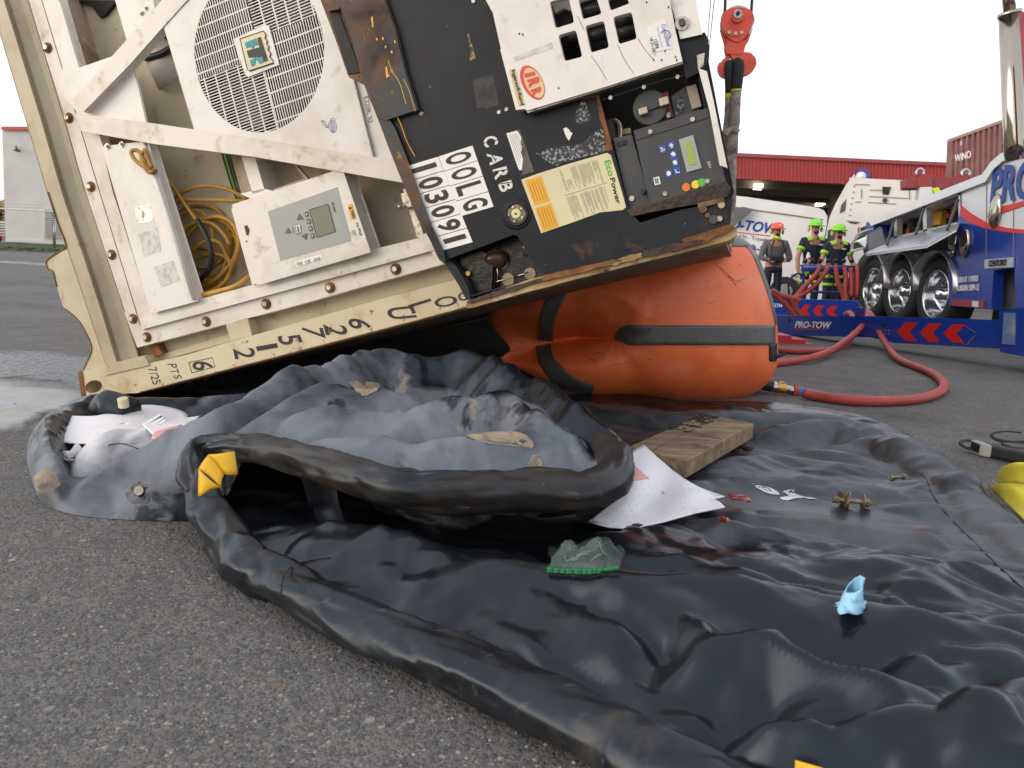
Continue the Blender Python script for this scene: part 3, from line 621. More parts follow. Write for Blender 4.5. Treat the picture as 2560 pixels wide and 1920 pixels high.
# fork pocket
slab("fork_pocket", GPL, [(800, -60), (820, 29), (851, 20), (905, 179), (918, 214), (874, 192), (838, 90), (815, 30), (780, -60)], -.03, .12, brown, GS, bevel=.003)
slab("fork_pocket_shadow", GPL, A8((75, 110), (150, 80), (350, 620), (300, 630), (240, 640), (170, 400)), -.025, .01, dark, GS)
slab("fork_pocket", GPL, A8((40, -100), (60, 90), (160, 70), (150, -100)), -.01, .1, brown, GS, bevel=.003)
# number tiles
q00, q10 = A96((240, 535), (680, 1505)); q01 = A96((624, 418))[0]; r01 = A96((1020, 290))[0]; q11 = A96((1025, 1410))[0]; r11 = A96((1265, 1000))[0]
def bil(a, b, c, d, s, t): return tuple(((1-s)*(1-t)*a[i]+s*(1-t)*b[i]+(1-s)*t*c[i]+s*t*d[i]) for i in (0, 1))
e0 = q01; e1 = q11
for i in range(6):
    s0, s1 = i/6+.004, (i+1)/6-.004
    slab("number_tile", GPL, [bil(q00, q10, e0, e1, s0, .008), bil(q00, q10, e0, e1, s1, .008), bil(q00, q10, e0, e1, s1, .992), bil(q00, q10, e0, e1, s0, .992)], .0025, .0022, paperw, GS)
row2 = ["1", "0", "3", "0", "9", "1"]
for i, c in enumerate(row2):
    w0 = (.30, .62) if c == "1" else (.16, .86)
    f = lambda s, t: bil(q00, q10, e0, e1, (i+s)/6, t)
    ptext("tile_number", c, GPL, .0027, f(w0[0], .14), f(w0[1], .14), f(w0[0], .86), letter, GS, th=.0008, bold=.028)
# second row stands beside the first
g0 = q01; g1 = A96((890, 1110))[0]
for i, c in enumerate("OOLG"):
    s0, s1 = i/4+.005, (i+1)/4-.005
    slab("number_tile", GPL, [bil(g0, g1, r01, r11, s0, .008), bil(g0, g1, r01, r11, s1, .008), bil(g0, g1, r01, r11, s1, .992), bil(g0, g1, r01, r11, s0, .992)], .0025, .0022, paperw, GS)
    f = lambda s, t: bil(g0, g1, r01, r11, (i+s)/4, t)
    ptext("tile_letter", c, GPL, .0027, f(.17, .14), f(.80, .14), f(.17, .88), letter, GS, th=.0008, bold=.028)
stencil = mat("stencil_white", (.66, .64, .60), .55, layers=[((.02, .02, .025), 60, .62, .66)])
sp_ = [((1125, 250), (1165, 330), (1240, 165)), ((1185, 395), (1235, 525), (1325, 375)), ((1245, 580), (1280, 680), (1395, 545)), ((1310, 745), (1350, 835), (1450, 700))]
for c, (a, b, d) in zip("CARB", [((1130, 215), (1165, 322), (1290, 165)), ((1180, 390), (1225, 525), (1345, 375)), ((1250, 575), (1285, 695), (1410, 530)), ((1312, 735), (1345, 838), (1465, 690))]):
    ptext("stencil_letter", c, GPL, .0006, *A96(a, b, d), stencil, GS, th=.0005, bold=.03)
for a, b in (((1185, 225), (1155, 330)), ((1290, 235), (1310, 200))): pass
m = M(); rib(m, GPL, *A96((1120, 275), (1310, 228)), .0014, .0028, .001); rib(m, GPL, *A96((1240, 400), (1290, 480)), .0014, .0028, .001); rib(m, GPL, *A96((1240, 600), (1420, 570)), .0014, .0028, .001); rib(m, GPL, *A96((1300, 740), (1480, 715)), .0014, .0028, .001)
m.obj("stencil_bridge", blk, GS)
slab("torn_label", GPL, A96((1410, 155), (1530, 122), (1560, 160), (1580, 200), (1575, 290), (1590, 300), (1580, 380), (1600, 450), (1590, 575), (1560, 580), (1540, 540)), .0012, .001, paperw, GS)
slab("torn_label", GPL, A96((1530, 122), (1565, 110), (1728, 590), (1720, 600), (1660, 610), (1650, 618), (1580, 640), (1600, 575), (1605, 450), (1585, 380), (1590, 320)), .0010, .001, mat("label_backing", (.10, .09, .08), .6, layers=[((.03, .03, .03), 20, .5, .6)]), GS)
m = M()
for k in range(6): rib(m, GPL, *A96((1440+k*17, 175-k*4), (1560+k*9, 520-k*40)), .0018, .001, .0005)
m.obj("label_print", inkgrey, GS)
# EcoPower label
lab = [(1303, 449), (1345, 434), (1420, 410), (1518, 382), (1527, 388), (1540, 430), (1556, 484), (1565, 518), (1556, 525), (1500, 531), (1420, 560), (1353, 583)]
slab("instruction_label", GPL, lab, .003, .0025, paperc, GS)
il = None
slab("label_panel", GPL, A96((1622, 700), (1812, 642), (1912, 935), (1735, 990)), .0036, .0005, orangelab, GS)
slab("label_panel", GPL, A96((1742, 1015), (1925, 955), (2012, 1225), (1830, 1283)), .0036, .0005, orangelab, GS)
ptext("label_title", "Eco", GPL, .0036, *A14((508, 935), (560, 1115), (578, 915)), green_t, GS, th=.0005, bold=.02)
ptext("label_title", "Power", GPL, .0036, *A14((572, 1135), (650, 1432), (628, 1122)), letter, GS, th=.0005, bold=.02)
lbl = lambda s, t: bil((1388, 423), (1510, 385), (1436, 554), (1552, 520), s, t)
m = M(); gg = np.random.default_rng(3)
for k in range(34):
    s = .02+.83*k/34
    if k in (9, 10): continue
    for (t0, t1) in ((.04, .47), (.53, .97)):
        if gg.random() < .18: continue
        a = t0+gg.random()*.03; b = t1-gg.random()**2*.25
        if 3 < k < 9 and t0 < .1: a = .25
        rib(m, GPL, lbl(s, a), lbl(s, b), .0036, .0011, .0005)
rib(m, GPL, lbl(0, .5), lbl(.9, .5), .0036, .0015, .0005)
m.obj("label_print", inkgrey, GS, kind="stuff")
m = M()
for k in range(5): rib(m, GPL, *A96((1665+k*32, 720-k*9), (1745+k*32, 945-k*9)), .0038, .0013, .0005); rib(m, GPL, *A96((1775+k*32, 1030-k*9), (1850+k*32, 1240-k*9)), .0038, .0013, .0005)
m.obj("label_print", brown, GS)
# round fuel fitting
q = GPL(1292, 535, 0)
M().disc(q, FP.n, .052, .004, 32, .046).obj("fitting_rim", blk, GS, smooth=False, bevel=.001)
m = M(); m.tube([q+FP.n*.006+.036*(math.cos(a)*CU+math.sin(a)*CV) for a in np.linspace(0, 6.2832, 33)], .005, 8); m.obj("fitting_seal", blkrub, GS, smooth=True)
M().disc(q+FP.n*.003, FP.n, .031, .004, 28).obj("fitting_flange", mat("tarnished_brass", (.20, .17, .12), .45, .7, layers=[((.07, .05, .035), 50, .4, .6)]), GS, bevel=.001)
M().disc(q+FP.n*.007, FP.n, .017, .004, 24, .014).obj("sight_glass", paperc, GS, bevel=.001)
M().disc(q+FP.n*.011, FP.n, .004, .001, 12).obj("sight_mark", brown, GS)
for k in range(5):
    a = k*2*math.pi/5+.5; M().disc(q+FP.n*.007+.024*(math.cos(a)*CU+math.sin(a)*CV), FP.n, .004, .004, 8).obj("screw", steel, GS)
for x, y in ((1248, 281), (1267, 274), (1184, 4), (1054, 285)): M().disc(GPL(x, y, 0), FP.n, .0085, .004, 16, .006).obj("rivet", steel, GS, bevel=.001)
slab("scraped_spot", GPL, A12((720, 1110), (745, 1100), (770, 1120), (780, 1140), (800, 1150), (785, 1180), (770, 1215), (755, 1200), (735, 1160)), .0008, .001, paperw, GS)
scr = mat("scuffed_enamel", (.015, .017, .02), .5, layers=[((.33, .34, .35), 95, .50, .60), ((.02, .02, .025), 12, .55, .62)])
slab("scuff_patch", GPL, [(x, y) for x, y in wob(A12((500, 1330), (640, 1270), (820, 1260), (930, 1200), (1010, 1130), (1060, 1130), (1090, 1300), (900, 1350), (720, 1400), (640, 1430)), 4, 1.2, 5)], .0006, .001, scr, GS)
slab("scuff_patch", GPL, wob(A12((880, 860), (905, 870), (950, 1010), (900, 1070), (815, 1030)), 4, .8, 6), .0006, .001, scr, GS)
slab("rusted_border", GPL, A12((870, 830), (1010, 790), (1060, 970), (1140, 1290), (1095, 1300), (1080, 1140), (1040, 1020), (1010, 830), (900, 855)), .003, .014, rust, GS, bevel=.002)
# lower box with spilled-on tank end
slab("lower_box", GPL, [(1108, 651), (1148, 712), (1165, 746), (1173, 750), (1367, 694), (1334, 640), (1300, 580), (1285, 577)], -.10, .05, oily, GS)
slab("box_wall", GPL, [(1099, 645), (1112, 656), (1148, 712), (1165, 746), (1176, 750), (1168, 716), (1140, 668), (1120, 652)], -.01, .12, blkrust, GS, bevel=.002)
slab("box_bracket", GPL, [(1152, 646), (1200, 630), (1232, 640), (1226, 735), (1176, 750)], -.06, .03, oily, GS, bevel=.003)
tanm = mat("tan_port", (.42, .33, .20), .5, layers=[((.2, .13, .06), 12, .5, .7)])
for x, y, r in ((1256, 657, .021), (1270, 699, .022), (1325, 684, .020)): M().disc(GPL(x, y, -.098), FP.n, r, .002, 22).obj("access_port", tanm, GS)
M().ball(GPL(1240, 648, -.08), .042, sc=(1, .6, .8)).obj("pump_housing", mat("oily_brown_casting", (.06, .032, .015), .2, bump=(40, .5, .005)), GS, smooth=True)
m = M(); q = GPL(1173, 684, -.055); m.disc(q, FP.n, .009, .016, 6); m.tube([q+FP.n*.01, q+FP.n*.012+CU*.02+CV*.02], .0015, 5); m.obj("drain_bolt", mat("brass", (.45, .33, .13), .35, .9), GS)
m = M(); 
for a, b in (((1236, 640), (1240, 720)), ((1215, 710), (1290, 690)), ((1290, 690), (1320, 680)), ((1300, 600), (1310, 640))): m.tube([GPL(*a, -.085), GPL((a[0]+b[0])/2+6, (a[1]+b[1])/2, -.075), GPL(*b, -.085)], .003, 5, smooth=3)
m.obj("pipe_run", chrome, GS, smooth=True, kind="stuff")
# white door with window openings
def rnd(q, r=.13):
    o = []
    n = len(q)
    for i in range(n):
        a, b, c = np.array(q[i-1], float), np.array(q[i], float), np.array(q[(i+1) % n], float)
        p, s = b+(a-b)*r, b+(c-b)*r
        for t in (0, .35, .65, 1): o.append(tuple((1-t)**2*p+2*t*(1-t)*b+t*t*s))
    return o
door = A12((-10, -200), (50, 0), (110, 110), (180, 420), (175, 430), (310, 950), (385, 940), (410, 955), (1100, 745), (1750, 530), (1690, 270), (1640, 0), (1590, -200))
wins = [[(600, 15), (765, -25), (815, 195), (650, 245)], [(850, 0), (1000, -40), (1052, 120), (888, 168)], [(1100, -20), (1250, -60), (1292, 30), (1128, 92)], [(675, 305), (828, 258), (885, 490), (730, 530)], [(908, 225), (1070, 178), (1115, 410), (958, 456)], [(1148, 148), (1310, 102), (1356, 335), (1200, 382)]]
door_o = M().holed([GPL(*p, .05) for p in door], [[GPL(*p, .05) for p in A12(*rnd(w_))] for w_ in wins], -FP.n*.025).obj("door_panel", white2, GS)
slab("door_lower_lip", GPL, A12((385, 945), (412, 975), (1100, 762), (1752, 548), (1750, 530), (1100, 745)), .042, .03, steel, GS)
slab("door_edge", GPL, A12((50, 0), (62, 0), (120, 110), (200, 410), (182, 425), (110, 110)), .046, .03, rust, GS)
m = M(); m.disc(GPL(*A12((720, 170))[0], -.05), FP.n, .03, .01, 24); m.obj("engine_pulley", dark, GS)
for k, (a, b) in enumerate([((620, 90), (700, 240)), ((860, 130), (1040, 60)), ((1150, 200), (1330, 150)), ((700, 350), (860, 300)), ((920, 320), (1100, 280)), ((1170, 300), (1350, 260))]):
    m = M(); m.tube([GPL(*A12(a)[0], -.09), GPL(*A12(b)[0], -.09)], .02 if k else .03, 10); m.obj("engine_pipe", mat("engine_grey", (.06, .06, .06), .35, .3) if k == 0 else bpy.data.materials["engine_grey"], GS, smooth=True)
slab("engine_casing", GPL, A12((590, -40), (800, -60), (810, 100), (720, 70), (650, 110)), -.02, .03, white, GS)
# maker logo: red ellipse, cream face, block letters
def ell(c, a, b, rot, n=36, off=.0, sx=1): return [(c[0]+a*math.cos(t)*math.cos(rot)-b*math.sin(t)*math.sin(rot), c[1]+a*math.cos(t)*math.sin(rot)+b*math.sin(t)*math.cos(rot)) for t in np.linspace(0, 2*math.pi, n, endpoint=False)]
slab("logo_ellipse", GPL, A12(*ell((452, 712), 160, 88, 1.10)), .0515, .0015, red_t, GS)
slab("logo_face", GPL, A12(*ell((466, 716), 140, 72, 1.12)), .0525, .0012, mat("cream_print", (.72, .50, .26), .5), GS)
for c, a, b, d in (("I", (380, 640), (390, 672), (470, 615)), ("R", (405, 690), (425, 760), (505, 660)), ("R", (435, 780), (455, 835), (520, 745))):
    ptext("logo_letter", c, GPL, .0532, *A12(a, b, d), red_t, GS, th=.0004, bold=.06)
slab("name_plate", GPL, A12((250, 602), (300, 592), (388, 900), (335, 918)), .0515, .0012, mat("tan_plate", (.62, .47, .26), .5), GS)
ptext("name_lettering", "Ingersoll-Rand", GPL, .0525, *A12((262, 608), (345, 912), (300, 598)), letter, GS, th=.0005, bold=.02)
slab("inspection_sticker", GPL, A12((1440, 230), (1560, 175), (1600, 165), (1665, 420), (1600, 430), (1480, 455)), .0515, .001, mat("white_sticker", (.74, .74, .74), .4), GS)
ptext("sticker_lettering", "ConGlobal", GPL, .0525, *A12((1565, 212), (1615, 400), (1600, 205)), purple, GS, th=.0005)
ptext("sticker_lettering", "12306", GPL, .0525, *A12((1500, 345), (1520, 420), (1530, 338)), letter, GS, th=.0005)
ptext("sticker_lettering", "10-31-20", GPL, .0525, *A12((1465, 328), (1490, 448), (1492, 322)), letter, GS, th=.0005)
m = M(); q = GPL(*A12((1600, 305))[0], .0528); m.tube([q+.014*(math.cos(a)*CU+math.sin(a)*CV) for a in np.linspace(-1.2, 2.4, 14)], .0014, 4); rib(m, GPL, *A12((1530, 230), (1575, 410)), .0525, .0012, .0005); m.obj("sticker_swirl", purple, GS)
slab("label_ghost", GPL, A12((285, 495), (620, 365), (632, 415), (300, 530)), .0508, .001, scuff, GS)
for k, (x, y) in enumerate([(1600, 440), (1570, 520), (1690, 490), (1500, 515), (1700, 520), (680, 762), (340, 290), (370, 300), (1440, 20), (1630, 60)]):
    slab("paint_chip", GPL, A12(*[(x+(7+3*(j % 2))*math.cos(j*1.25), y+(9+4*((j+k) % 3))*math.sin(j*1.25)) for j in range(5)]), .0508, .001, blkrust, GS)
m = M()
for pl in ([(960, 480), (1030, 580), (1095, 690)], [(1190, 385), (1240, 500), (1330, 640)], [(1365, 330), (1420, 420), (1510, 530)], [(845, 140), (900, 260)]): m.tube([GPL(*p, .0503) for p in A12(*pl)], .0009, 4, smooth=4)
m.obj("seam_line", inkgrey, GS, kind="stuff")
# right end pieces
slab("corner_panel", GPL, A12((1590, -200), (1645, 0), (1700, 190), (1735, 330), (1915, 290), (1860, 0), (1800, -200)), .035, .03, white2, GS, bevel=.002)
q = GPL(*A12((1747, 203))[0], .035); M().disc(q, FP.n, .020, .006, 20).obj("washer", steel, GS); M().disc(q+FP.n*.006, FP.n, .010, .010, 12).obj("hinge_pin", brown, GS)
slab("corner_bracket", GPL, A12((1725, 375), (1740, 335), (1935, 292), (1965, 350), (1960, 470), (1905, 606), (1790, 660), (1745, 520)), .02, .06, blk, GS, bevel=.004)
slab("latch_plate", GPL, A12((1880, 480), (1935, 465), (1925, 560), (1890, 590)), .03, .012, steel, GS, bevel=.002)
slab("access_door_edge", GPL, A12((1895, 600), (1955, 620), (2010, 860), (2130, 1440), (2075, 1420), (1990, 960)), .03, .012, white2, GS, bevel=.002)
m = M(); m.tube([GPL(*p, .0) for p in A12((1060, 865), (1560, 700), (1780, 650))], .0028, 6, smooth=3); m.tube([GPL(*p, .0) for p in A12((1780, 650), (1785, 690), (1760, 715))], .0022, 6); m.obj("stay_rod", blkrub, GS)
for x, y in ((1130, 848), (1418, 755), (1708, 668)):
    q = GPL(*A12((x, y))[0], .0); M().disc(q, FP.n, .0065, .008, 8).obj("rod_clip", steel, GS)
# controller with screen and keys
slab("controller", GPL, A14((860, 592), (1690, 335), (1905, 1180), (1050, 1430)), .0, .06, grey, GS, bevel=.003)
CX = bpy.data.objects["controller"]
def su(o): o.parent = CX; return o
su(slab("controller_flange", GPL, A14((860, 592), (880, 690), (1720, 430), (1690, 335)), .003, .003, grey, GS))
su(slab("controller_flange", GPL, A14((1045, 1290), (1870, 1065), (1905, 1180), (1050, 1430)), .003, .003, grey, GS))
su(slab("screen_frame", GPL, A14((1375, 690), (1530, 640), (1625, 1010), (1465, 1055)), .005, .005, greypanel, GS, bevel=.0015))
su(slab("screen", GPL, A14((1430, 725), (1507, 705), (1570, 965), (1497, 982)), .0062, .0012, lcd2, GS))
for cx, cy in ((1180, 797), (1280, 752), (1305, 860), (1325, 950), (1345, 1045), (1250, 1078)):
    su(slab("key", GPL, A14((cx-42, cy-36), (cx+32, cy-52), (cx+46, cy+36), (cx-28, cy+50)), .0016, .0015, bluep, GS))
wk = paperw
def mk(*p): su(slab("key_mark", GPL, A14(*p), .0024, .0008, wk, GS))
mk((1155, 770), (1215, 800), (1170, 830)); su(slab("key_mark", GPL, A14((1166, 783), (1200, 799), (1175, 815)), .003, .0006, red_t, GS))
mk((1258, 745), (1300, 740), (1306, 760), (1262, 765)); mk((1270, 732), (1288, 728), (1298, 778), (1280, 780))
mk((1275, 850), (1300, 825), (1328, 840), (1328, 870), (1300, 880), (1298, 868), (1285, 865)); mk((1300, 935), (1330, 918), (1350, 945), (1345, 975), (1320, 975), (1302, 955))
mk((1322, 1030), (1332, 1030), (1345, 1060), (1382, 1058), (1380, 1066), (1338, 1072)); mk(*ell((1252, 1076), 26, 28, 0, 14))
su(slab("maker_badge", GPL, A14((1073, 1128), (1140, 1110), (1162, 1196), (1092, 1214)), .0016, .0015, paperw, GS)); su(slab("badge_mark", GPL, A14((1085, 1134), (1108, 1128), (1125, 1190), (1100, 1196)), .0024, .0008, teal, GS)); su(slab("badge_mark", GPL, A14((1116, 1128), (1126, 1125), (1140, 1188), (1130, 1190)), .0024, .0008, letter, GS))
su(ptext("controller_lettering", "SG+", GPL, .0005, *A14((1695, 942), (1716, 1022), (1728, 934)), paperw, GS, th=.0005))
for x, y, mm in ((1455, 1238, mat("orange_lamp", (.72, .17, .03), .4)), (1563, 1205, mat("yellow_lamp", (.78, .58, .03), .4)), (1632, 1183, mat("green_lamp", (.10, .40, .08), .4))): su(M().disc(GPL(*A14((x, y))[0], .003), FP.n, .0125, .004, 22).obj("indicator", mm, GS, bevel=.001))
for x, y in ((1040, 600), (1527, 455), (1210, 1310), (1700, 1165)): su(M().disc(GPL(*A14((x, y))[0], .003), FP.n, .007, .005, 10).obj("screw", steel, GS))
slab("side_bracket", GPL, A14((625, 680), (815, 640), (1040, 1415), (1000, 1440), (900, 1455), (812, 1492)), -.015, .03, grey, GS, bevel=.003)
M().disc(GPL(*A14((828, 1365))[0], -.012), FP.n, .0085, .004, 14).obj("screw", steel, GS)
m = M(); m.disc(GPL(*A14((962, 1290))[0], -.012), FP.n, .008, .02, 10); m.obj("toggle_switch", blkrub, GS)
slab("wire_bracket", GPL, A14((545, 470), (600, 450), (640, 680), (590, 700)), -.04, .03, blkrust, GS, bevel=.002)
slab("wire_bracket", GPL, A14((700, 580), (800, 560), (806, 605), (715, 625)), -.05, .02, tanwall, GS, bevel=.002)
for k, mm in enumerate((blkrub, brown, blkrub, steel)):
    m = M(); m.tube([GPL(*A14((x+k*9, y))[0], -.03) for x, y in ((610, 450), (660, 490), (680, 570), (675, 680), (700, 740), (680, 800))], .0035, 6, smooth=4); m.obj("wire", mm, GS, smooth=True)
M().box(GPL(*A14((715, 735))[0], -.02), CU*.03, CV*.016, FP.n*.015).obj("wire_connector", blkrub, GS, bevel=.002)
# battery isolator behind the controller
redm = mat("red_bracket", (.25, .025, .02), .5, layers=[((.1, .03, .02), 12, .5, .7)])
slab("isolator_bracket", GPL, A14((1110, 190), (1235, 140), (1260, 260), (1300, 420), (1110, 510), (1090, 480), (1180, 330)), -.05, .02, redm, GS, bevel=.002)
q = GPL(*A14((1048, 338))[0], -.05); M().disc(q, FP.n, .0525, .03, 32).obj("filler_cap", grey, GS, bevel=.004)
m = M(); rib(m, GPL, *A14((965, 350), (1235, 240)), -.012, .013, .006); m.obj("cap_strap", grey, GS, bevel=.001)
M().box(GPL(*A14((962, 362))[0], -.008), CU*.028, CV*.022, FP.n*.02).obj("strap_end", mat("tan_metal", (.42, .36, .27), .4, .5), GS, bevel=.004)
M().box(GPL(*A14((1200, 250))[0], -.008), CU*.028, CV*.024, FP.n*.02).obj("strap_end", bpy.data.materials["tan_metal"], GS, bevel=.002)
M().disc(GPL(*A14((1250, 405))[0], -.045), FP.n, .008, .005, 12).obj("screw", steel, GS)
slab("inner_cover", GPL, A14((1290, 190), (1480, 60), (1600, 350), (1330, 430)), -.05, .02, grey, GS, bevel=.002)
slab("scuff_patch", GPL, A14((1380, 190), (1420, 180), (1435, 370), (1340, 420), (1330, 300)), -.049, .002, scr, GS)
slab("inner_plate", GPL, A14((1455, 80), (1565, 45), (1630, 300), (1520, 335)), -.04, .01, mat("dull_plate", (.35, .31, .25), .5), GS)
# burnt lower sill and wiring box at the right end
slab("sill_cover", GPL, A14((790, 1500), (1040, 1440), (1480, 1310), (1900, 1180), (1960, 1240), (1920, 1330), (1560, 1420), (1100, 1500), (820, 1560)), .006, .02, mat("charred_rust", (.025, .014, .010), .5, layers=[((.09, .03, .02), 5, .5, .7)], bump=(30, .8, .012)), GS, bevel=.003)
slab("lower_opening", GPL, A14((1580, 1440), (1900, 1370), (1950, 1640), (1700, 1760), (1600, 1740)), .001, .004, dark, GS)
for k, (x, y, r) in enumerate([(1650, 1490, .012), (1770, 1610, .014), (1860, 1440, .011), (1840, 1600, .009), (1700, 1560, .008)]): M().disc(GPL(*A14((x, y))[0], .001), FP.n, r, .01, 10).obj("wiring_terminal", (brown, grey, tanm, steel, brown)[k], GS, bevel=.001)
m = M(); rib(m, GPL, *A14((1590, 1450), (1890, 1375)), .012, .014, .012); m.obj("opening_trim", brown, GS)
slab("peeled_patch", FP, [(x, y) for x, y in wob([(1560, 640), (1600, 620), (1645, 598), (1740, 590), (1735, 618), (1640, 640)], 4, 1.5, 8)], .033, .003, mat("peeled_yellow", (.42, .27, .10), .7, layers=[((.20, .12, .05), 8, .45, .65), ((.05, .03, .02), 30, .6, .66)], bump=(40, .6, .004)), CT)
slab("rail_end_cap", FP, [(1740, 606), (1822, 566), (1834, 592), (1832, 602), (1745, 622)], .036, .1, bpy.data.materials["peeled_yellow"], CT, bevel=.004)
slab("rail_front_copy", GPL, wob([(1174, 752), (1361, 690), (1534, 652), (1610, 632), (1739, 603), (1824, 566), (1834, 592), (1745, 620), (1612, 652), (1536, 672), (1367, 715), (1180, 768)], 5, 1.0, 77), -.004, .03, mat("worn_yellow_rail", (.50, .36, .17), .5, layers=[((.30, .15, .05), 5, .48, .66), ((.06, .035, .02), 16, .56, .66, .8), ((.62, .52, .34), 9, .58, .7)], bump=(30, .4, .003)), GS, bevel=.002)  # added copy of the container rail, set forward out of the generator's shade
for k, (q, mm_, o_) in enumerate((([(1361, 688), (1534, 650), (1536, 660), (1365, 700)], rust, .012), ([(1534, 650), (1610, 630), (1612, 640), (1536, 662)], bpy.data.materials["peeled_yellow"], .012), ([(1610, 626), (1739, 600), (1745, 610), (1612, 642)], bpy.data.materials["charred_rust"], .014), ([(1700, 600), (1822, 562), (1826, 575), (1745, 612)], rust, .012), ([(1176, 748), (1361, 692), (1363, 700), (1180, 757)], bpy.data.materials["charred_rust"], .004))):
    slab("torn_edge", GPL, wob(q, 7, 2.6, 40+k), o_, .012, mm_, GS)
# ================================================================ AIR BAG
bagm = mat("orange_bag_fabric", (.84, .175, .050), .42, layers=[((.70, .105, .030), 2.5, .45, .7), ((.78, .27, .15), 4, .50, .78, .5, (1, 1, 2), .6), ((.16, .03, .02), 11, .66, .74, .6, (1, 1, 3.5)), ((.05, .02, .015), 34, .68, .74, .6, (1, 1, 2.5))], bump=(2.2, .15, .05), bump2=(9, .12, .010, 1.), rvar=.06)
bandm = mat("grey_band", (.085, .088, .08), .42, layers=[((.14, .13, .11), 5, .5, .75), ((.03, .03, .03), 22, .6, .7)], bump=(8, .2, .01))
sil = [(1222, 800), (1226, 770), (1262, 735), (1330, 690), (1450, 640), (1560, 610), (1700, 585), (1790, 575), (1848, 592), (1885, 625), (1912, 690), (1930, 745), (1942, 800), (1945, 850), (1945, 890), (1940, 925), (1920, 958), (1880, 985), (1830, 1003), (1760, 1012), (1690, 1012), (1600, 1000), (1480, 1000), (1380, 965), (1300, 925), (1252, 903), (1248, 890), (1278, 872), (1240, 830)]
YB = 4.35
cB = np.array([1560., 830.])
def srad(px, py):
    v = np.array([px, py])-cB; a = math.atan2(v[1], v[0]); return a, np.hypot(*v)
SP = np.array(catpx(sil+sil[:1], 5)[:-1])
SA = np.arctan2(SP[:, 1]-cB[1], SP[:, 0]-cB[0]); SR = np.hypot(SP[:, 0]-cB[0], SP[:, 1]-cB[1]); o_ = np.argsort(SA); SA, SR = SA[o_], SR[o_]
def segd(px, py, a, b):
    a, b, p = np.array(a), np.array(b), np.array([px, py]); t = np.clip(np.dot(p-a, b-a)/np.dot(b-a, b-a), 0, 1); return np.hypot(*(p-a-t*(b-a))), t
crease = [(1278, 872), (1340, 862), (1440, 845), (1530, 845)]
def bagS(px, py, lift=0.):
    a, r = srad(px, py); R_ = np.interp(a, SA, SR, period=2*math.pi); s = min(r/R_, 1.)
    prof = (max(1-s**2.6, 0))**.5
    b = .46*prof
    # pinch along the fold
    dmin, tt = 1e9, 0
    for i in range(3):
        d, t = segd(px, py, crease[i], crease[i+1]); 
        if d < dmin: dmin, tt = d, (i+t)/3
    wd = 58-16*tt; amp = .42*(1 if tt < .7 else (1-(tt-.7)/.3*.45))
    b -= amp*math.exp(-(dmin/wd)**1.1)*min(prof*1.6, 1)
    b = max(b, -.015*prof)
    # soft folds radiating from the pinch
    th = math.atan2(py-848, px-1540); rr = math.hypot(px-1540, py-848)
    b += .004*math.sin(th*9+1)*math.exp(-rr/110)*min(rr/25, 1)*min(prof*2, 1)+.02*math.exp(-((math.hypot((px-1470)/1.8, py-790)-70)/18)**2)*(1 if px < 1620 and py < 830 else .35)*prof
    b += lift
    p = at(px, py, YB); d = p-CAM; L = np.linalg.norm(d); return p-d/L*b
AB = thing("air_bag", "large orange lifting air cushion with grey bands wedged beneath the raised container", "air bag", at(1700, 1015, YB-.1))
m = M(); nr, na = 46, 150
ss = np.sin(np.linspace(0, math.pi/2, nr)); P = []
for s in ss:
    row = []
    for j in range(na):
        a = -math.pi+2*math.pi*j/na; R_ = np.interp(a, SA, SR, period=2*math.pi); row.append(bagS(cB[0]+s*R_*math.cos(a), cB[1]+s*R_*math.sin(a)))
    P.append(row)
edge = np.array(P[-1]); ctr = edge.mean(0)
for k, (q_, s) in enumerate(((.15, 1.0), (.5, .995), (.9, .96), (1.15, .8), (1.25, .5))):
    P.append([ctr+(e-ctr)*s+np.array([.28*q_, q_, 0.]) for e in edge])
m.grid(P, close_v=True)
bag = m.obj("bag_body", bagm, AB, smooth=True)
# grey bands follow the bag skin
def band(name, cl, wid, n=30, lift=.006):
    C = np.array(catpx(cl, n//(len(cl)-1)+1)); T = np.gradient(C, axis=0); T /= np.hypot(T[:, 0], T[:, 1])[:, None]; Nn = np.stack([-T[:, 1], T[:, 0]], 1)
    W = np.interp(np.linspace(0, 1, len(C)), np.linspace(0, 1, len(wid)), wid)
    G = [[bagS(*(C[i]+Nn[i]*W[i]*k), lift) for k in np.linspace(-.5, .5, 7)] for i in range(len(C))]
    M().grid(G).obj(name, bandm, AB, smooth=True, solid=.004)
band("grey_band", [(1538, 848), (1560, 838), (1600, 838), (1700, 838), (1800, 838), (1880, 838), (1938, 838)], [4, 34, 50, 50, 50, 50, 50, 50, 50, 50])
band("grey_band", [(1445, 655), (1402, 720), (1370, 790), (1362, 852)], [30, 40, 40, 38])
band("grey_band", [(1358, 862), (1366, 900), (1400, 945), (1440, 978), (1475, 992)], [38, 38, 44, 54, 60])
m = M(); G = [[bagS(x, y, .008) for y in np.linspace(y0, y1, 8)] for x, y0, y1 in ((1924, 862, 902), (1931, 860, 904), (1937, 858, 904), (1942, 858, 900))]; m.grid(G); m.obj("corner_patch", blkrub, AB, smooth=True, solid=.004)
m = M(); m.tube([bagS(1938, 892, .0), at(1965, 885, YB-.1)], [.012, .006], 8); m.obj("patch_toggle", blkrub, AB)
greytop = mat("grey_bag_top", (.13, .135, .14), .5, bump=(8, .2, .01))
G = [[bagS(x, y, .006) for x in np.linspace(x0, x1, 10)] for y, x0, x1 in ((580, 1800, 1822), (590, 1798, 1846), (600, 1790, 1862), (608, 1775, 1872), (616, 1810, 1880))]
M().grid(G).obj("top_panel", greytop, AB, smooth=True, solid=.004)
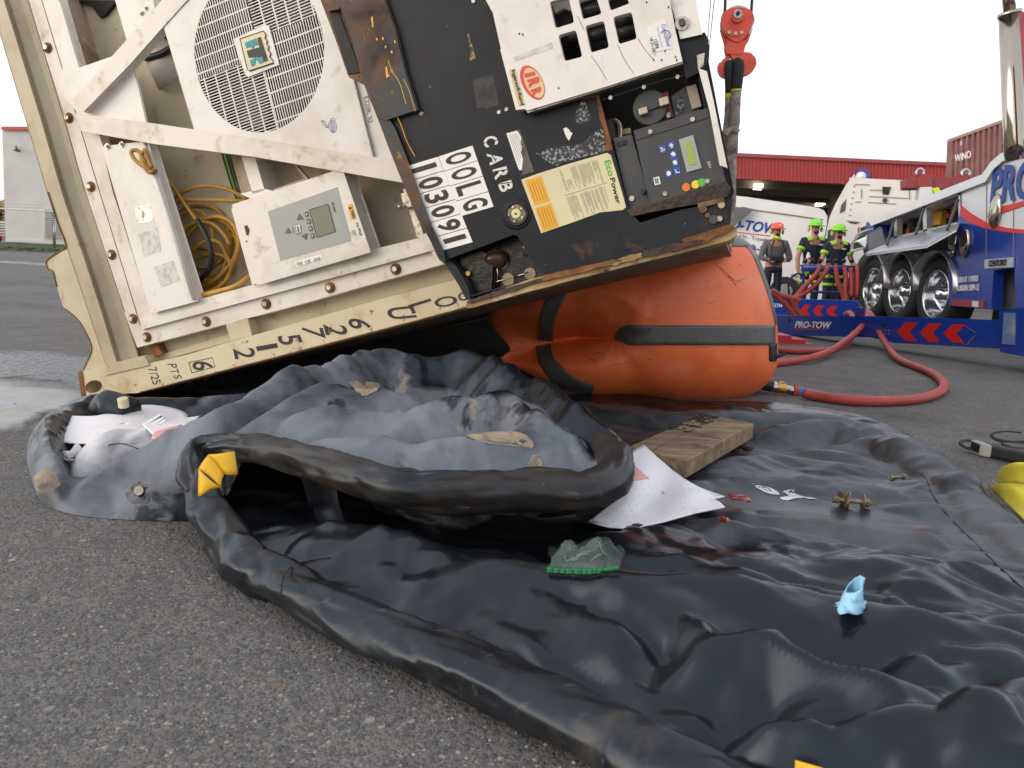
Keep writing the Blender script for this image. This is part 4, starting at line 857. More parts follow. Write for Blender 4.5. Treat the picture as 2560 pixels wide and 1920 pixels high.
G = [[bagS(x, y, .006) for x in np.linspace(x0, x1, 6)] for y, x0, x1 in ((616, 1866, 1882), (650, 1888, 1900), (690, 1904, 1914), (730, 1918, 1927), (770, 1929, 1936), (812, 1938, 1942))]
M().grid(G).obj("end_panel", greytop, AB, smooth=True, solid=.004)

for q in ([(1792, 662), (1812, 684), (1835, 708)], [(1800, 668), (1824, 690), (1846, 722)], [(1820, 690), (1838, 700), (1852, 704)], [(1836, 712), (1852, 700), (1868, 694)], [(1465, 905), (1474, 898), (1482, 898)], [(1492, 880), (1500, 884), (1510, 882)], [(1532, 911), (1545, 910), (1552, 912)], [(1560, 908), (1572, 907)], [(1590, 919), (1606, 917), (1622, 912)], [(1640, 915), (1655, 908)], [(1255, 795), (1258, 810)], [(1270, 780), (1268, 800)], [(1440, 782), (1448, 778)], [(1700, 700), (1706, 690)], [(1768, 760), (1790, 752)], [(1380, 768), (1395, 760), (1412, 758)]):
    m = M(); m.tube([bagS(x, y, .0005) for x, y in q], [.0014]*(len(q)-1)+[.0005], 5, smooth=3); m.obj("scuff_mark", brown, AB)
# ================================================================ BLACK SPILL BERMS
def vn(x, y, seed=0):
    """smooth value noise, vectorised, -1..1"""
    xi, yi = np.floor(x).astype(np.int64), np.floor(y).astype(np.int64); fx, fy = x-xi, y-yi
    def h(i, j):
        n = (i*374761393+j*668265263+seed*974634777) & 0xffffffff; n = ((n ^ (n >> 13))*1274126177) & 0xffffffff; return ((n ^ (n >> 16)) & 0xffff)/32767.5-1
    u, v = fx*fx*fx*(fx*(fx*6-15)+10), fy*fy*fy*(fy*(fy*6-15)+10)
    return (h(xi, yi)*(1-u)+h(xi+1, yi)*u)*(1-v)+(h(xi, yi+1)*(1-u)+h(xi+1, yi+1)*u)*v
def fbm(x, y, o=4, seed=0):
    s, a, t = 0, 1., 0
    for k in range(o): s = s+a*vn(x*2**k+k*7.1, y*2**k-k*3.7, seed+k); t += a; a *= .5
    return s/t
def crump(x, y, seed=0, o=3):
    """creased sheet: sharp ridges, broad valleys"""
    wx, wy = x+.45*fbm(x*1.3, y*1.3, 2, seed+9), y+.45*fbm(x*1.3+5, y*1.3+2, 2, seed+19)
    s, a, t = 0, 1., 0
    for k in range(o): s = s+a*(1-2*np.abs(vn(wx*2.1**k+3*k, wy*2.1**k, seed+k*3)))**1; t += a; a *= .45
    return s/t
class Field:
    def __init__(s): s.r = []; s.bumpf = None
    def ridge(s, pts, wn, wf, p=1.3, k=12, rnd_=False, base=0.):
        """pts: (px,py,height) along the crest; wn/wf: reach towards / away from the camera"""
        Q = np.array([(*onz(x, y, h)[:2], h) for x, y, h in pts]); w1 = np.array(wn if hasattr(wn, '__len__') else [wn]*len(pts), float); w2 = np.array(wf if hasattr(wf, '__len__') else [wf]*len(pts), float)
        w1 = np.maximum(w1, Q[:, 2]*(.9 if not rnd_ else 0)); w2 = np.maximum(w2, Q[:, 2]*(.9 if not rnd_ else 0))
        C, _ = cat(list(np.c_[Q, w1, w2]), [0]*len(Q), k); s.r.append((np.array(C), p, rnd_, base)); return s
    def __call__(s, X, Y):
        X, Y = np.asarray(X, float), np.asarray(Y, float); sh = X.shape; x, y = X.ravel(), Y.ravel(); Z = np.zeros_like(x)
        for C, p, rd, base in s.r:
            lo = C[:, :2].min(0)-C[:, 3:].max()-.01; hi = C[:, :2].max(0)+C[:, 3:].max()+.01
            I = np.where((x > lo[0]) & (x < hi[0]) & (y > lo[1]) & (y < hi[1]))[0]
            if not len(I): continue
            px, py = x[I], y[I]; bd_ = np.full(len(I), 1e9); hh = np.zeros(len(I)); 
            for i in range(len(C)-1):
                a, b = C[i], C[i+1]; dx, dy = b[0]-a[0], b[1]-a[1]; L2 = dx*dx+dy*dy+1e-12
                t = np.clip(((px-a[0])*dx+(py-a[1])*dy)/L2, 0, 1); ex, ey = px-a[0]-t*dx, py-a[1]-t*dy
                d = np.hypot(ex, ey)
                # near side = side facing the camera
                nearside = (ex*(-(a[0]))+ey*(-a[1])) > 0
                w = np.where(nearside, a[3]+t*(b[3]-a[3]), a[4]+t*(b[4]-a[4])); h = a[2]+t*(b[2]-a[2]); q = (d if rd else np.sqrt(d*d+3.4e-4)-.0184)/w
                m_ = d < bd_; bd_ = np.where(m_, d, bd_)
                prof = np.sqrt(np.clip(1-q*q, 0, 1)) if rd else np.clip(1-q, 0, 1)**p
                v = base+(h-base)*prof if base else h*prof
                hh = np.where(m_, v*(q < 1), hh)
            Z[I] = np.maximum(Z[I], hh) if not s.soft else np.where(np.maximum(Z[I], hh) > 0, np.log(np.exp(Z[I]*s.soft)+np.exp(hh*s.soft)-1)/s.soft, 0)
        return Z.reshape(sh)
    soft = 0
def inside(P, x, y):
    c = np.zeros(len(x), bool); n = len(P)
    for i in range(n):
        x1, y1 = P[i]; x2, y2 = P[(i+1) % n]
        if y1 == y2: continue
        k = ((y1 > y) != (y2 > y)) & (x < (x2-x1)*(y-y1)/(y2-y1)+x1); c ^= k
    return c
GRID = {}
def bsp(q, g):
    c = g[1]-g[0]; t = (q-g[0])/c; i = t.astype(int); u = t-i; W = np.zeros((len(q), len(g))); r = np.arange(len(q))
    for k, w_ in enumerate(((1-u)**3/6, (3*u**3-6*u*u+4)/6, (-3*u**3+3*u*u+3*u+1)/6, u**3/6)): W[r, i-1+k] += w_
    return W
def upsample(Fld, xs, ys, c=.012):
    gx, gy = np.arange(xs[0]-3*c, xs[-1]+4*c, c), np.arange(ys[0]-3*c, ys[-1]+4*c, c); Zc = Fld(*np.meshgrid(gx, gy))
    return bsp(ys, gy) @ Zc @ bsp(xs, gx).T
def look(nm, x, y):
    xs, ys, Z = GRID[nm]; tx, ty = np.clip((x-xs[0])/(xs[1]-xs[0]), 0, len(xs)-1.01), np.clip((y-ys[0])/(ys[1]-ys[0]), 0, len(ys)-1.01)
    i, j = tx.astype(int), ty.astype(int); u, v = tx-i, ty-j; z = Z[j, i]*(1-u)*(1-v)+Z[j, i+1]*u*(1-v)+Z[j+1, i]*(1-u)*v+Z[j+1, i+1]*u*v
    return np.where((x < xs[0]) | (x > xs[-1]) | (y < ys[0]) | (y > ys[-1]), 0, z)
def sheet(name, Fld, DT, outline, step, matl, parent, lift=.004, drop=lambda x, y: np.ones_like(x), fw=.05):
    P = [onz(x, y, 0)[:2] for x, y in catpx(outline+outline[:1], 5)[:-1]]; P = np.array(P)
    x0, y0 = P.min(0)-step; x1, y1 = P.max(0)+step
    xs, ys = np.arange(x0, x1, step), np.arange(y0, y1, step); X, Y = np.meshgrid(xs, ys)
    Z = DT(X, Y, upsample(Fld, xs, ys)); GRID[name] = (xs, ys, Z); I = inside(P, X.ravel(), Y.ravel()).reshape(X.shape)
    n, m_ = X.shape; idx = -np.ones(n*m_, int)
    cell = I[:-1, :-1] | I[1:, :-1] | I[:-1, 1:] | I[1:, 1:]
    jj, ii = np.nonzero(cell); a = jj*m_+ii; q = np.stack([a, a+1, a+m_+1, a+m_], 1)
    used = np.unique(q); idx[used] = np.arange(len(used)); q = idx[q]
    xu, yu, iu = X.ravel()[used].copy(), Y.ravel()[used].copy(), I.ravel()[used]
    bd = np.full(len(xu), 9.); bx, by = xu.copy(), yu.copy()
    for i in range(len(P)):
        a, b = P[i], P[(i+1) % len(P)]; dx, dy = b-a; t = np.clip(((xu-a[0])*dx+(yu-a[1])*dy)/(dx*dx+dy*dy+1e-12), 0, 1)
        qx, qy = a[0]+t*dx, a[1]+t*dy; d = np.hypot(xu-qx, yu-qy); k = d < bd; bd = np.where(k, d, bd); bx = np.where(k, qx, bx); by = np.where(k, qy, by)
    xu = np.where(iu, xu, bx); yu = np.where(iu, yu, by); bd = np.where(iu, bd, 0)
    zz = Z.ravel()[used].copy(); fall = drop(xu, yu)
    zz = zz*(1-fall+fall*np.sqrt(np.clip(bd/fw, 0, 1)))
    V = np.stack([xu, yu, zz+lift*.5], 1)
    me = bpy.data.meshes.new(name); org = ORG[root(parent).name]; V = V-org
    me.vertices.add(len(V)); me.vertices.foreach_set("co", V.ravel()); me.loops.add(q.size); me.loops.foreach_set("vertex_index", q.ravel().astype(np.int32))
    me.polygons.add(len(q)); me.polygons.foreach_set("loop_start", np.arange(0, q.size, 4, dtype=np.int32)); me.polygons.foreach_set("use_smooth", np.ones(len(q), bool))
    me.update(calc_edges=True); me.validate(); me.materials.append(matl); o = bpy.data.objects.new(name, me); COL.objects.link(o); o.parent = parent; return o
def facet(x, y, seed=0, warp=.35):
    """crumpled sheet: flat facets meeting in straight creases, -1..1"""
    x, y = np.asarray(x, float), np.asarray(y, float)
    if warp: x, y = x+warp*vn(x*.8+3, y*.8, seed+50), y+warp*vn(x*.8, y*.8+9, seed+51)
    sk = (x+y)*.3660254; xs, ys = x+sk, y+sk; i, j = np.floor(xs).astype(np.int64), np.floor(ys).astype(np.int64); fx, fy = xs-i, ys-j
    def h(i, j):
        n = (i*374761393+j*668265263+seed*974634777) & 0xffffffff; n = ((n ^ (n >> 13))*1274126177) & 0xffffffff; return ((n ^ (n >> 16)) & 0xffff)/32767.5-1
    a, d = h(i, j), h(i+1, j+1); b, c = h(i+1, j), h(i, j+1)
    return np.where(fx > fy, a+(b-a)*fx+(d-b)*fy, a+(c-a)*fy+(d-c)*fx)
def folds(x, y, seed=0):
    """long sharp-crested folds, 0..1"""
    wx, wy = x+.5*fbm(x*.9, y*.5, 2, seed+9), y+.6*fbm(x*.9+5, y*.4+2, 2, seed+19)
    r = (1-np.abs(vn(wx, wy, seed)))**4; r2 = (1-np.abs(vn(wx*1.9+7, wy*2.1, seed+3)))**4
    return r*.7+r2*.3
def vinyl(name, dust_sheen, amt, lo, hi, rough=.30, extra=()):  # first layer: real dust with sky sheen mixed into its colour
    v = mat(name, (.0085, .0098, .0125), rough, layers=[(dust_sheen, 2.6, lo, hi, .62, None, amt), ((.075, .062, .048), 9, .60, .78, .6, None, .5), ((.10, .10, .10), 42, .68, .74, .5), ((.11, .11, .115), 26, .62, .70, .6, (.5, 3.2, 1), .5), ((.10, .085, .07), 3.4, .56, .72, .65, (1, 1.6, 1), .45)]+list(extra), bump=(3.0, .30, .03, .6, 1.5), bump2=(16, .10, .004, .4, 2.5), rvar=.05)
    v.node_tree.nodes['Principled BSDF'].inputs['Specular Tint'].default_value = (.72, .86, 1., 1); return v
vin = vinyl("black_vinyl", (.028, .031, .037), .8, .45, .75, .27)
vin_f = vinyl("black_vinyl_floor", (.100, .108, .120), .85, .38, .64, .28, extra=[((.10, .012, .012), 3.4, .64, .74, .2, None, .7)])  # floor dust paled and blued to carry the sky's sheen
vin_d = vinyl("dusty_vinyl", (.165, .180, .208), .95, .34, .56, .36, extra=[((.30, .26, .21), 5.5, .62, .68, .8), ((.012, .013, .015), 4.2, .58, .63, .3)])
vin_b = vinyl("mud_stained_vinyl", (.040, .031, .023), .8, .44, .68, .27)
def glossy(o, m_, gl):
    a = o.data.attributes.new("gloss", 'FLOAT', 'POINT'); a.data.foreach_set("value", gl.astype(np.float32))
    t = m_.node_tree; N, L = t.nodes, t.links; b = N["Principled BSDF"]; at_ = N.new("ShaderNodeAttribute"); at_.attribute_name = "gloss"
    ns = N.new("ShaderNodeTexNoise"); ns.inputs["Scale"].default_value = 16; ns.inputs["Detail"].default_value = 7
    ad = N.new("ShaderNodeMath"); ad.operation = 'ADD'; L.new(at_.outputs["Fac"], ad.inputs[0]); L.new(ns.outputs["Fac"], ad.inputs[1])
    mr = N.new("ShaderNodeMapRange"); mr.inputs[1].default_value = .85; mr.inputs[2].default_value = 1.15; L.new(ad.outputs[0], mr.inputs[0])
    for nm, val in (("Base Color", (.0085, .0098, .0125, 1)), ("Roughness", .26)):
        src = b.inputs[nm].links[0].from_socket; mx = N.new("ShaderNodeMix"); mx.data_type = 'RGBA' if nm == "Base Color" else 'FLOAT'; L.new(mr.outputs[0], mx.inputs[0])
        i, j, o_ = (6, 7, 2) if nm == "Base Color" else (2, 3, 0); L.new(src, mx.inputs[i]); mx.inputs[j].default_value = val; L.new(mx.outputs[o_], b.inputs[nm])
def soft_in(P, x, y, w):
    d = np.full(len(x), 1e9); P = np.array(P, float)
    for i in range(len(P)):
        a, b = P[i], P[(i+1) % len(P)]; dx, dy = b-a; t = np.clip(((x-a[0])*dx+(y-a[1])*dy)/(dx*dx+dy*dy), 0, 1); d = np.minimum(d, np.hypot(x-a[0]-t*dx, y-a[1]-t*dy))
    return np.clip(.5+np.where(inside(P, x, y), d, -d)/w, 0, 1)
def verts(o, org):
    n_ = len(o.data.vertices); c_ = np.zeros(n_*3); o.data.vertices.foreach_get("co", c_); return c_.reshape(-1, 3)+org
# ---- main berm, lying open to the right
FR = Field()
FR.ridge([(475, 1190, .10), (515, 1270, .105), (590, 1345, .105), (698, 1405, .105), (823, 1480, .105), (947, 1545, .105), (1121, 1622, .105), (1245, 1682, .105), (1400, 1760, .105), (1600, 1865, .105), (1800, 1985, .105), (2050, 2120, .1)], .062, .062, rnd_=True)
FR.ridge([(640, 1350, 0.015), (800, 1330, 0.046), (917, 1349, 0.077), (1096, 1398, 0.092), (1215, 1438, 0.100), (1345, 1493, 0.108), (1500, 1572, 0.116), (1580, 1640, 0.108), (1650, 1730, 0.092), (1760, 1800, 0.069)], [.1, .16, .22, .28, .30, .30, .26, .2, .14, .1], .05, 1.0)
FR.ridge([(1180, 1425, 0.095), (1280, 1440, 0.107), (1500, 1458, 0.119), (1592, 1481, 0.125), (1974, 1498, 0.143), (2206, 1539, 0.155), (2400, 1570, 0.155), (2518, 1597, 0.155), (2700, 1650, 0.155)], [.12, .2, .22, .22, .26, .26, .24, .22, .2], .045, 1.05)
FR.ridge([(1974, 1498, 0.143), (2060, 1570, 0.119), (2120, 1630, 0.107), (2177, 1695, 0.095)], .07, .07, 1.5)
FR.ridge([(1440, 1345, 0.024), (1540, 1342, 0.060), (1720, 1372, 0.060), (1917, 1394, 0.065), (2100, 1416, 0.065), (2264, 1440, 0.071), (2536, 1521, 0.071), (2700, 1560, 0.071)], [.12, .16, .18, .2, .2, .2, .2, .2], .55, 1.2)
FR.ridge([(1640, 1690, 0.060), (1690, 1655, 0.119), (1755, 1625, 0.143), (1860, 1628, 0.143), (1946, 1637, 0.143), (2061, 1695, 0.143), (2200, 1708, 0.155), (2350, 1718, 0.155), (2414, 1753, 0.143), (2450, 1800, 0.119)], .12, .06, 1.0)
FR.ridge([(1680, 1850, 0.060), (1766, 1799, 0.131), (1859, 1793, 0.149), (2003, 1793, 0.155), (2148, 1851, 0.155), (2264, 1909, 0.149), (2400, 1990, 0.143)], .15, .045, 1.0)
FR.ridge([(2110, 1845, 0.095), (2148, 1793, 0.155), (2300, 1799, 0.155), (2437, 1828, 0.167), (2560, 1863, 0.167), (2700, 1900, 0.167)], .14, .045, 1.0)
FR.ridge([(2420, 1900, 0.143), (2430, 1800, 0.178), (2470, 1735, 0.190), (2560, 1700, 0.190), (2700, 1680, 0.190)], .07, .07, rnd_=True)
FR.ridge([(1760, 1560, 0.036), (1900, 1590, 0.060), (2000, 1640, 0.060)], .1, .08, 1.3)
FR.ridge([(2180, 1560, 0.119), (2300, 1625, 0.119), (2430, 1650, 0.143), (2560, 1640, 0.155)], .11, .05, 1.0)
FR.ridge([(1100, 1480, 0.071), (1250, 1530, 0.095), (1390, 1620, 0.107), (1480, 1700, 0.095)], .08, .06, 1.1)
for q, h_ in (([(1310, 1600), (1420, 1640), (1500, 1690)], .09), ([(1560, 1690), (1640, 1740), (1760, 1755), (1850, 1790)], .10), ([(1900, 1740), (2050, 1745), (2200, 1790)], .13), ([(1850, 1880), (1960, 1850), (2080, 1890)], .13), ([(2180, 1900), (2250, 1860), (2330, 1850)], .16), ([(1500, 1500), (1680, 1520), (1850, 1560), (1960, 1620)], .11), ([(2250, 1500), (2400, 1520), (2560, 1560)], .11), ([(1650, 1405), (1850, 1430), (2050, 1478), (2200, 1500)], .07), ([(900, 1400), (1050, 1440), (1180, 1500)], .09), ([(1000, 1370), (1150, 1400), (1300, 1410)], .05), ([(1700, 1600), (1850, 1680), (1920, 1730)], .13), ([(2250, 1640), (2350, 1680), (2500, 1690)], .15)):
    FR.ridge([(x, y, h_ if 0 < i < len(q)-1 else h_*.6) for i, (x, y) in enumerate(q)], .07, .03, 1.0)
# far rim
FR.ridge([(1350, 1000, .05), (1480, 1010, .05), (1600, 1025, .06), (1750, 1035, .065), (1880, 1032, .07), (1990, 1035, .08), (2130, 1055, .08), (2270, 1112, .075), (2400, 1196, .06), (2490, 1280, .05), (2600, 1360, .05), (2750, 1460, .05)], .09, .07, rnd_=True)
FR.ridge([(1850, 1075, .03), (1960, 1058, .08), (2080, 1050, .09), (2140, 1070, .08), (2160, 1105, .03)], .12, .05, 1.2)
FR.ridge([(2110, 1110, .03), (2170, 1085, .07), (2240, 1100, .07), (2290, 1135, .05)], .10, .05, 1.2)
for q in ([(1600, 1165), (1780, 1150), (1950, 1140), (2100, 1165), (2200, 1190)], [(1880, 1060), (2020, 1110), (2180, 1150), (2280, 1160)], [(1700, 1215), (1900, 1195), (2100, 1215), (2290, 1235), (2400, 1232)], [(1850, 1290), (2050, 1285), (2250, 1330), (2440, 1360)], [(2080, 1330), (2260, 1350), (2420, 1410), (2560, 1440)], [(2300, 1190), (2380, 1240), (2480, 1330)], [(2200, 1260), (2330, 1265), (2450, 1290)], [(1560, 1275), (1750, 1300), (1950, 1352), (2150, 1370)], [(2330, 1150), (2300, 1210), (2350, 1260)], [(1480, 1200), (1600, 1210), (1700, 1250)]):
    FR.ridge([(x, y, .026 if 0 < i < len(q)-1 else .010) for i, (x, y) in enumerate(q)], .11, .035, 1.1)
def DR(X, Y, z):
    far = np.clip((Y-1.9)/.8, 0, 1); big = fbm(X*2.4, Y*3.2, 3, 31); u, v = .91*X-.42*Y, .42*X+.91*Y
    rim = np.clip((Y+.35*X-3.9)/.3, 0, 1); k = .45+.55*np.clip(z/.08, 0, 1)
    z = z+.016*k*folds(u*1.2, v*4.5, 61)+(1-.5*far)*(.042*k*facet(u*2.6, v*7, 5, .6)+.013*facet(u*7, v*13, 6, .6)+.005*facet(u*17, v*24, 7))+.010*(big+.3)*(1-.4*far)
    z = z+rim*.045*(.4+facet(X*6+Y*4, Y*6-X*3, 41))*np.clip(z/.05, 0, 1)
    return np.maximum(z, .002)
def HR(X, Y):
    X, Y = np.asarray(X, float), np.asarray(Y, float); return DR(X, Y, FR(X, Y))
BR = thing("spill_berm", "large black vinyl spill berm spread flat and rumpled from the foreground to the right edge", "spill berm", onz(1900, 1300))
outR = [(514, 1296), (549, 1326), (599, 1415), (698, 1480), (778, 1530), (862, 1564), (997, 1619), (1121, 1674), (1245, 1729), (1345, 1773), (1500, 1838), (1604, 1905), (1750, 1990), (2000, 2110), (2900, 2300), (3300, 1900), (2950, 1550), (2750, 1435), (2560, 1310), (2480, 1252), (2400, 1172), (2270, 1086), (2130, 1030), (1990, 1012), (1870, 1004), (1700, 1000), (1440, 985), (1150, 1060), (800, 1120), (560, 1200), (505, 1240)]
sheet("liner", FR, DR, outR, .0075, vin_f, BR)
hl = bpy.data.objects["liner"]; cc_ = verts(hl, ORG[BR.name])
glossy(hl, vin_f, np.clip(.5+np.maximum((1.98-cc_[:, 1]-.20*cc_[:, 0])/.25, (cc_[:, 1]+.35*cc_[:, 0]-4.0)/.2), 0, 1))
# seam along the right of the floor, stitched strip
def onR(px, py, lift=.004):
    """point of the berm surface seen at a pixel"""
    d = ray(px, py); t = np.linspace(.9, 6.5, 900)/d[1]; Q = CAM+t[:, None]*d; z = look('liner', Q[:, 0], Q[:, 1])+.003; b_ = Q[:, 2] < z; k = np.argmax(b_) if b_.any() else len(t)-1
    return Q[k]+np.array([0, 0, lift])
m = M(); q = [onR(x, y, .001) for x, y in catpx([(2262, 1170), (2310, 1190), (2330, 1235), (2370, 1290), (2430, 1350), (2490, 1410), (2560, 1475)], 5)]
m.tube(q, .0022, 5); m.obj("seam", letter, BR)
m = M(); q = [onR(x, y, .0005) for x, y in catpx([(703, 1482), (706, 1450), (722, 1422), (760, 1405), (830, 1395)], 6)]; m.tube(q, .0018, 5); m.obj("seam", letter, BR)
# ---- folded berm: heaped left end
FL = Field()
FL.ridge([(150, 1240, .03), (184, 1216, .06), (262, 1165, .10), (362, 1107, .16), (452, 1060, .22), (542, 1013, .28), (640, 960, .32), (720, 925, .35), (800, 894, .37), (880, 873, .38), (960, 862, .385), (1050, 870, .38), (1150, 882, .37), (1230, 900, .36), (1330, 932, .34), (1400, 975, .32), (1480, 1040, .28), (1555, 1105, .22), (1600, 1160, .15)],
         [.08, .10, .13, .17, .22, .26, .28, .30, .34, .38, .38, .38, .38, .36, .34, .32, .3, .25, .15], .14, 1.15)
FL.ridge([(560, 1100, .2), (640, 1031, .27), (700, 990, .31), (788, 954, .335), (900, 960, .33), (1012, 963, .32), (1060, 1000, .26)], .16, .05, 1.1)
FL.ridge([(700, 1075, .22), (741, 1028, .28), (900, 1012, .30), (1050, 1005, .31), (1182, 992, .32), (1262, 977, .325), (1320, 1020, .30), (1360, 1068, .27)], .20, .06, 1.1)
FL.ridge([(760, 1120, .2), (850, 1090, .25), (1002, 1086, .26), (1161, 1089, .265), (1363, 1071, .26), (1440, 1090, .24)], .24, .08, 1.)
FL.ridge([(500, 1128, .19), (560, 1118, .20), (640, 1126, .205), (767, 1152, .21), (893, 1196, .21), (1002, 1226, .21), (1175, 1234, .21), (1363, 1232, .21), (1460, 1232, .21), (1530, 1192, .21), (1560, 1150, .2)], .2, .22, .6)
# rim of the pocket on the left
FL.ridge([(128, 1228, .06), (110, 1180, .10), (92, 1110, .12), (112, 1052, .13), (165, 1012, .13), (250, 990, .13), (360, 992, .12), (470, 992, .12), (560, 985, .12), (640, 975, .12)], .075, .075, rnd_=True)
FL.ridge([(230, 1010, .07), (290, 1012, .11), (350, 1020, .10), (390, 1050, .03)], .09, .06, 1.)
def DL(X, Y, z):
    k = np.clip(z/.2, .25, 1); rt = np.clip((X+.45)/.3, 0, 1)*np.clip((z-.22)/.08, 0, 1)
    a, b = .95*X+.3*Y, -.3*X+.95*Y
    return np.maximum(z-.014*k+.020*k*folds(a*1.5, b*6, 83)+.024*k*facet(a*3.2, b*7, 53, .6)+.010*k*facet(a*9, b*15, 57, .6)+.004*facet(a*22, b*26, 58)+rt*.026*facet(X*8+Y*2, Y*1.8, 71)+.008*k*fbm(X*2.2, Y*2.6, 3, 77), .003)
def HL(X, Y):
    X, Y = np.asarray(X, float), np.asarray(Y, float); return DL(X, Y, FL(X, Y))
BL = thing("folded_spill_berm", "dusty black spill berm folded into a heap before the container, with yellow tag", "spill berm", onz(400, 1250))
outL = [(66, 1150), (84, 1215), (112, 1262), (190, 1289), (300, 1300), (420, 1302), (505, 1292), (545, 1240), (600, 1235), (700, 1255), (800, 1300), (900, 1340), (1100, 1370), (1300, 1372), (1480, 1340), (1570, 1240), (1640, 1180), (1560, 1090), (1420, 1040), (1300, 1020), (1150, 1015), (1000, 1020), (850, 1018), (700, 1010), (560, 990), (400, 978), (260, 982), (160, 1010), (100, 1060), (72, 1100)]
def HLo(X, Y):   # the sheet stops behind the roll and hangs there instead of reaching the ground
    return HL(X, Y)
# front limit of the heap: behind the roll it is carried at the roll's height
roll = [(492, 1165, .15), (500, 1128, .175), (560, 1118, .19), (640, 1126, .195), (767, 1152, .20), (893, 1196, .20), (1002, 1226, .20), (1175, 1234, .20), (1363, 1232, .20), (1460, 1232, .20), (1530, 1192, .21), (1530, 1135, .22)]
cut = [onz(x, y, h)[:2] for x, y, h in roll[1:-1]]
# outline in ground pixels: keep only what lies behind the roll line
def gpx(p):   # ground point -> pixel
    d = np.array([p[0], p[1], 0])-CAM; q = d@FW; return (1280+F*(d@RT)/q, 960-F*(d@UP)/q)
oL = [(66, 1150), (84, 1215), (112, 1262), (190, 1289), (300, 1300), (420, 1304), (500, 1304), (556, 1306), (575, 1290)]+[gpx(p) for p in cut[2:]]+[gpx(onz(1580, 1120, .2)[:2]), gpx(onz(1590, 1150, .12)[:2]), (1600, 1130), (1500, 1060), (1400, 1030), (1300, 1015), (1150, 1010), (1000, 1015), (850, 1010), (700, 1000), (560, 985), (400, 974), (260, 978), (160, 1006), (100, 1055), (72, 1100)]
sheet("heaped_liner", FL, DL, oL, .0062, vin_d, BL, drop=lambda x, y: np.maximum(np.clip((-.70-x)/.08, 0, 1), (y > 2.3)*1.), fw=.06)
hl = bpy.data.objects["heaped_liner"]; cc_ = verts(hl, ORG[BL.name]); dd_ = cc_-CAM; qq_ = dd_@FW; hx, hy = 1280+F*(dd_@RT)/qq_, 960-F*(dd_@UP)/qq_
glossy(hl, vin_d, np.maximum(soft_in([(1005, 830), (1250, 860), (1500, 980), (1600, 1120), (1480, 1150), (1400, 1060), (1290, 985), (1180, 990), (1090, 975), (1020, 960)], hx, hy, 50), np.maximum(soft_in([(60, 980), (180, 940), (560, 940), (520, 990), (420, 1060), (200, 1050), (120, 1120), (90, 1100)], hx, hy, 40), soft_in([(430, 1230), (520, 1200), (560, 1320), (430, 1330)], hx, hy, 60))))
def wrink(P, R_, seed, amp=.16, sharp=0., n=26, seg=30, flat=1., k=14, fr_=4.):
    """crumpled foam-filled roll along points P with radius R_"""
    C, rr = cat([np.array(p, float) for p in P], list(R_), k); C = np.array(C); rr = np.array(rr); N = len(C)
    s = np.r_[0, np.cumsum(np.linalg.norm(np.diff(C, axis=0), axis=1))]; V = []
    Nv = None
    for i in range(N):
        T = C[min(i+1, N-1)]-C[max(i-1, 0)]; T /= np.linalg.norm(T)
        if Nv is None: Nv = np.array([0, 0, 1.])-T*T[2]
        Nv = Nv-T*np.dot(Nv, T); Nv /= np.linalg.norm(Nv); B = np.cross(T, Nv)
        a = np.linspace(0, 2*math.pi, seg, endpoint=False); xx = np.full(seg, s[i]*fr_*3)+np.cos(a)*1.1; yy = np.sin(a)*1.5+a*0
        am = np.interp(s[i]/s[-1], np.linspace(0, 1, len(amp)), amp) if hasattr(amp, '__len__') else amp
        ca, sa = np.cos(a)*1.3, np.sin(a)*1.3
        w_ = am*(.75*facet(s[i]*fr_*2.2+sa*.6, ca+sa*.5+s[i]*2, seed, .5)+.35*facet(s[i]*fr_*6+ca*.5, sa*1.6+ca*.4, seed+3, .4)+.8*sharp*(folds(s[i]*fr_*.9+ca*.4, sa*.7+1.5*s[i], seed+7)-.25)+.5*vn(np.full(seg, s[i]*1.7), sa*.5, seed+8))
        rad = rr[i]*(1+w_); V.append(C[i]+np.outer(rad*np.cos(a)*flat, Nv)+np.outer(rad*np.sin(a), B))
    return V
def rollobj(name, P, Rr, seed, matl, par, **kw):
    V = wrink(P, Rr, seed, **kw); m = M(); m.grid([list(r) for r in V], close_v=True)
    n = len(m.v)-len(V[0]); s = len(V[0]); m.f += [tuple(range(s))[::-1], tuple(n+j for j in range(s))]
    return m.obj(name, matl, par, smooth=True)
rollobj("front_roll", [onz(*p) for p in [(505, 1235, .11), (488, 1200, .13), (486, 1165, .15)]+roll[1:]+[(1490, 1100, .2)]], [.03, .036, .036, .036, .036, .038, .041, .043, .046, .048, .048, .046, .046, .044, .034], 5, vin_b, BL, amp=[.34, .32, .30, .24, .22, .22, .24, .30], fr_=3.0, sharp=.8, seg=56, k=22)
rollobj("edge_roll", [onz(*p) for p in [(500, 1165, .14), (502, 1215, .12), (520, 1275, .08), (560, 1340, .055), (625, 1405, .05), (715, 1462, .05), (800, 1510, .05), (885, 1552, .05), (1010, 1602, .05), (1135, 1655, .05), (1260, 1712, .05), (1360, 1757, .05), (1510, 1825, .05), (1620, 1890, .05), (1780, 1980, .05), (2000, 2090, .05)]], [.03, .038, .042, .046, .050, .050, .050, .052, .052, .052, .054, .054, .054, .054, .054, .05], 15, vin, BR, amp=[.42, .42, .38, .30, .24, .20, .18, .18, .2], fr_=3.0, sharp=.7, flat=.78, seg=56, k=26)
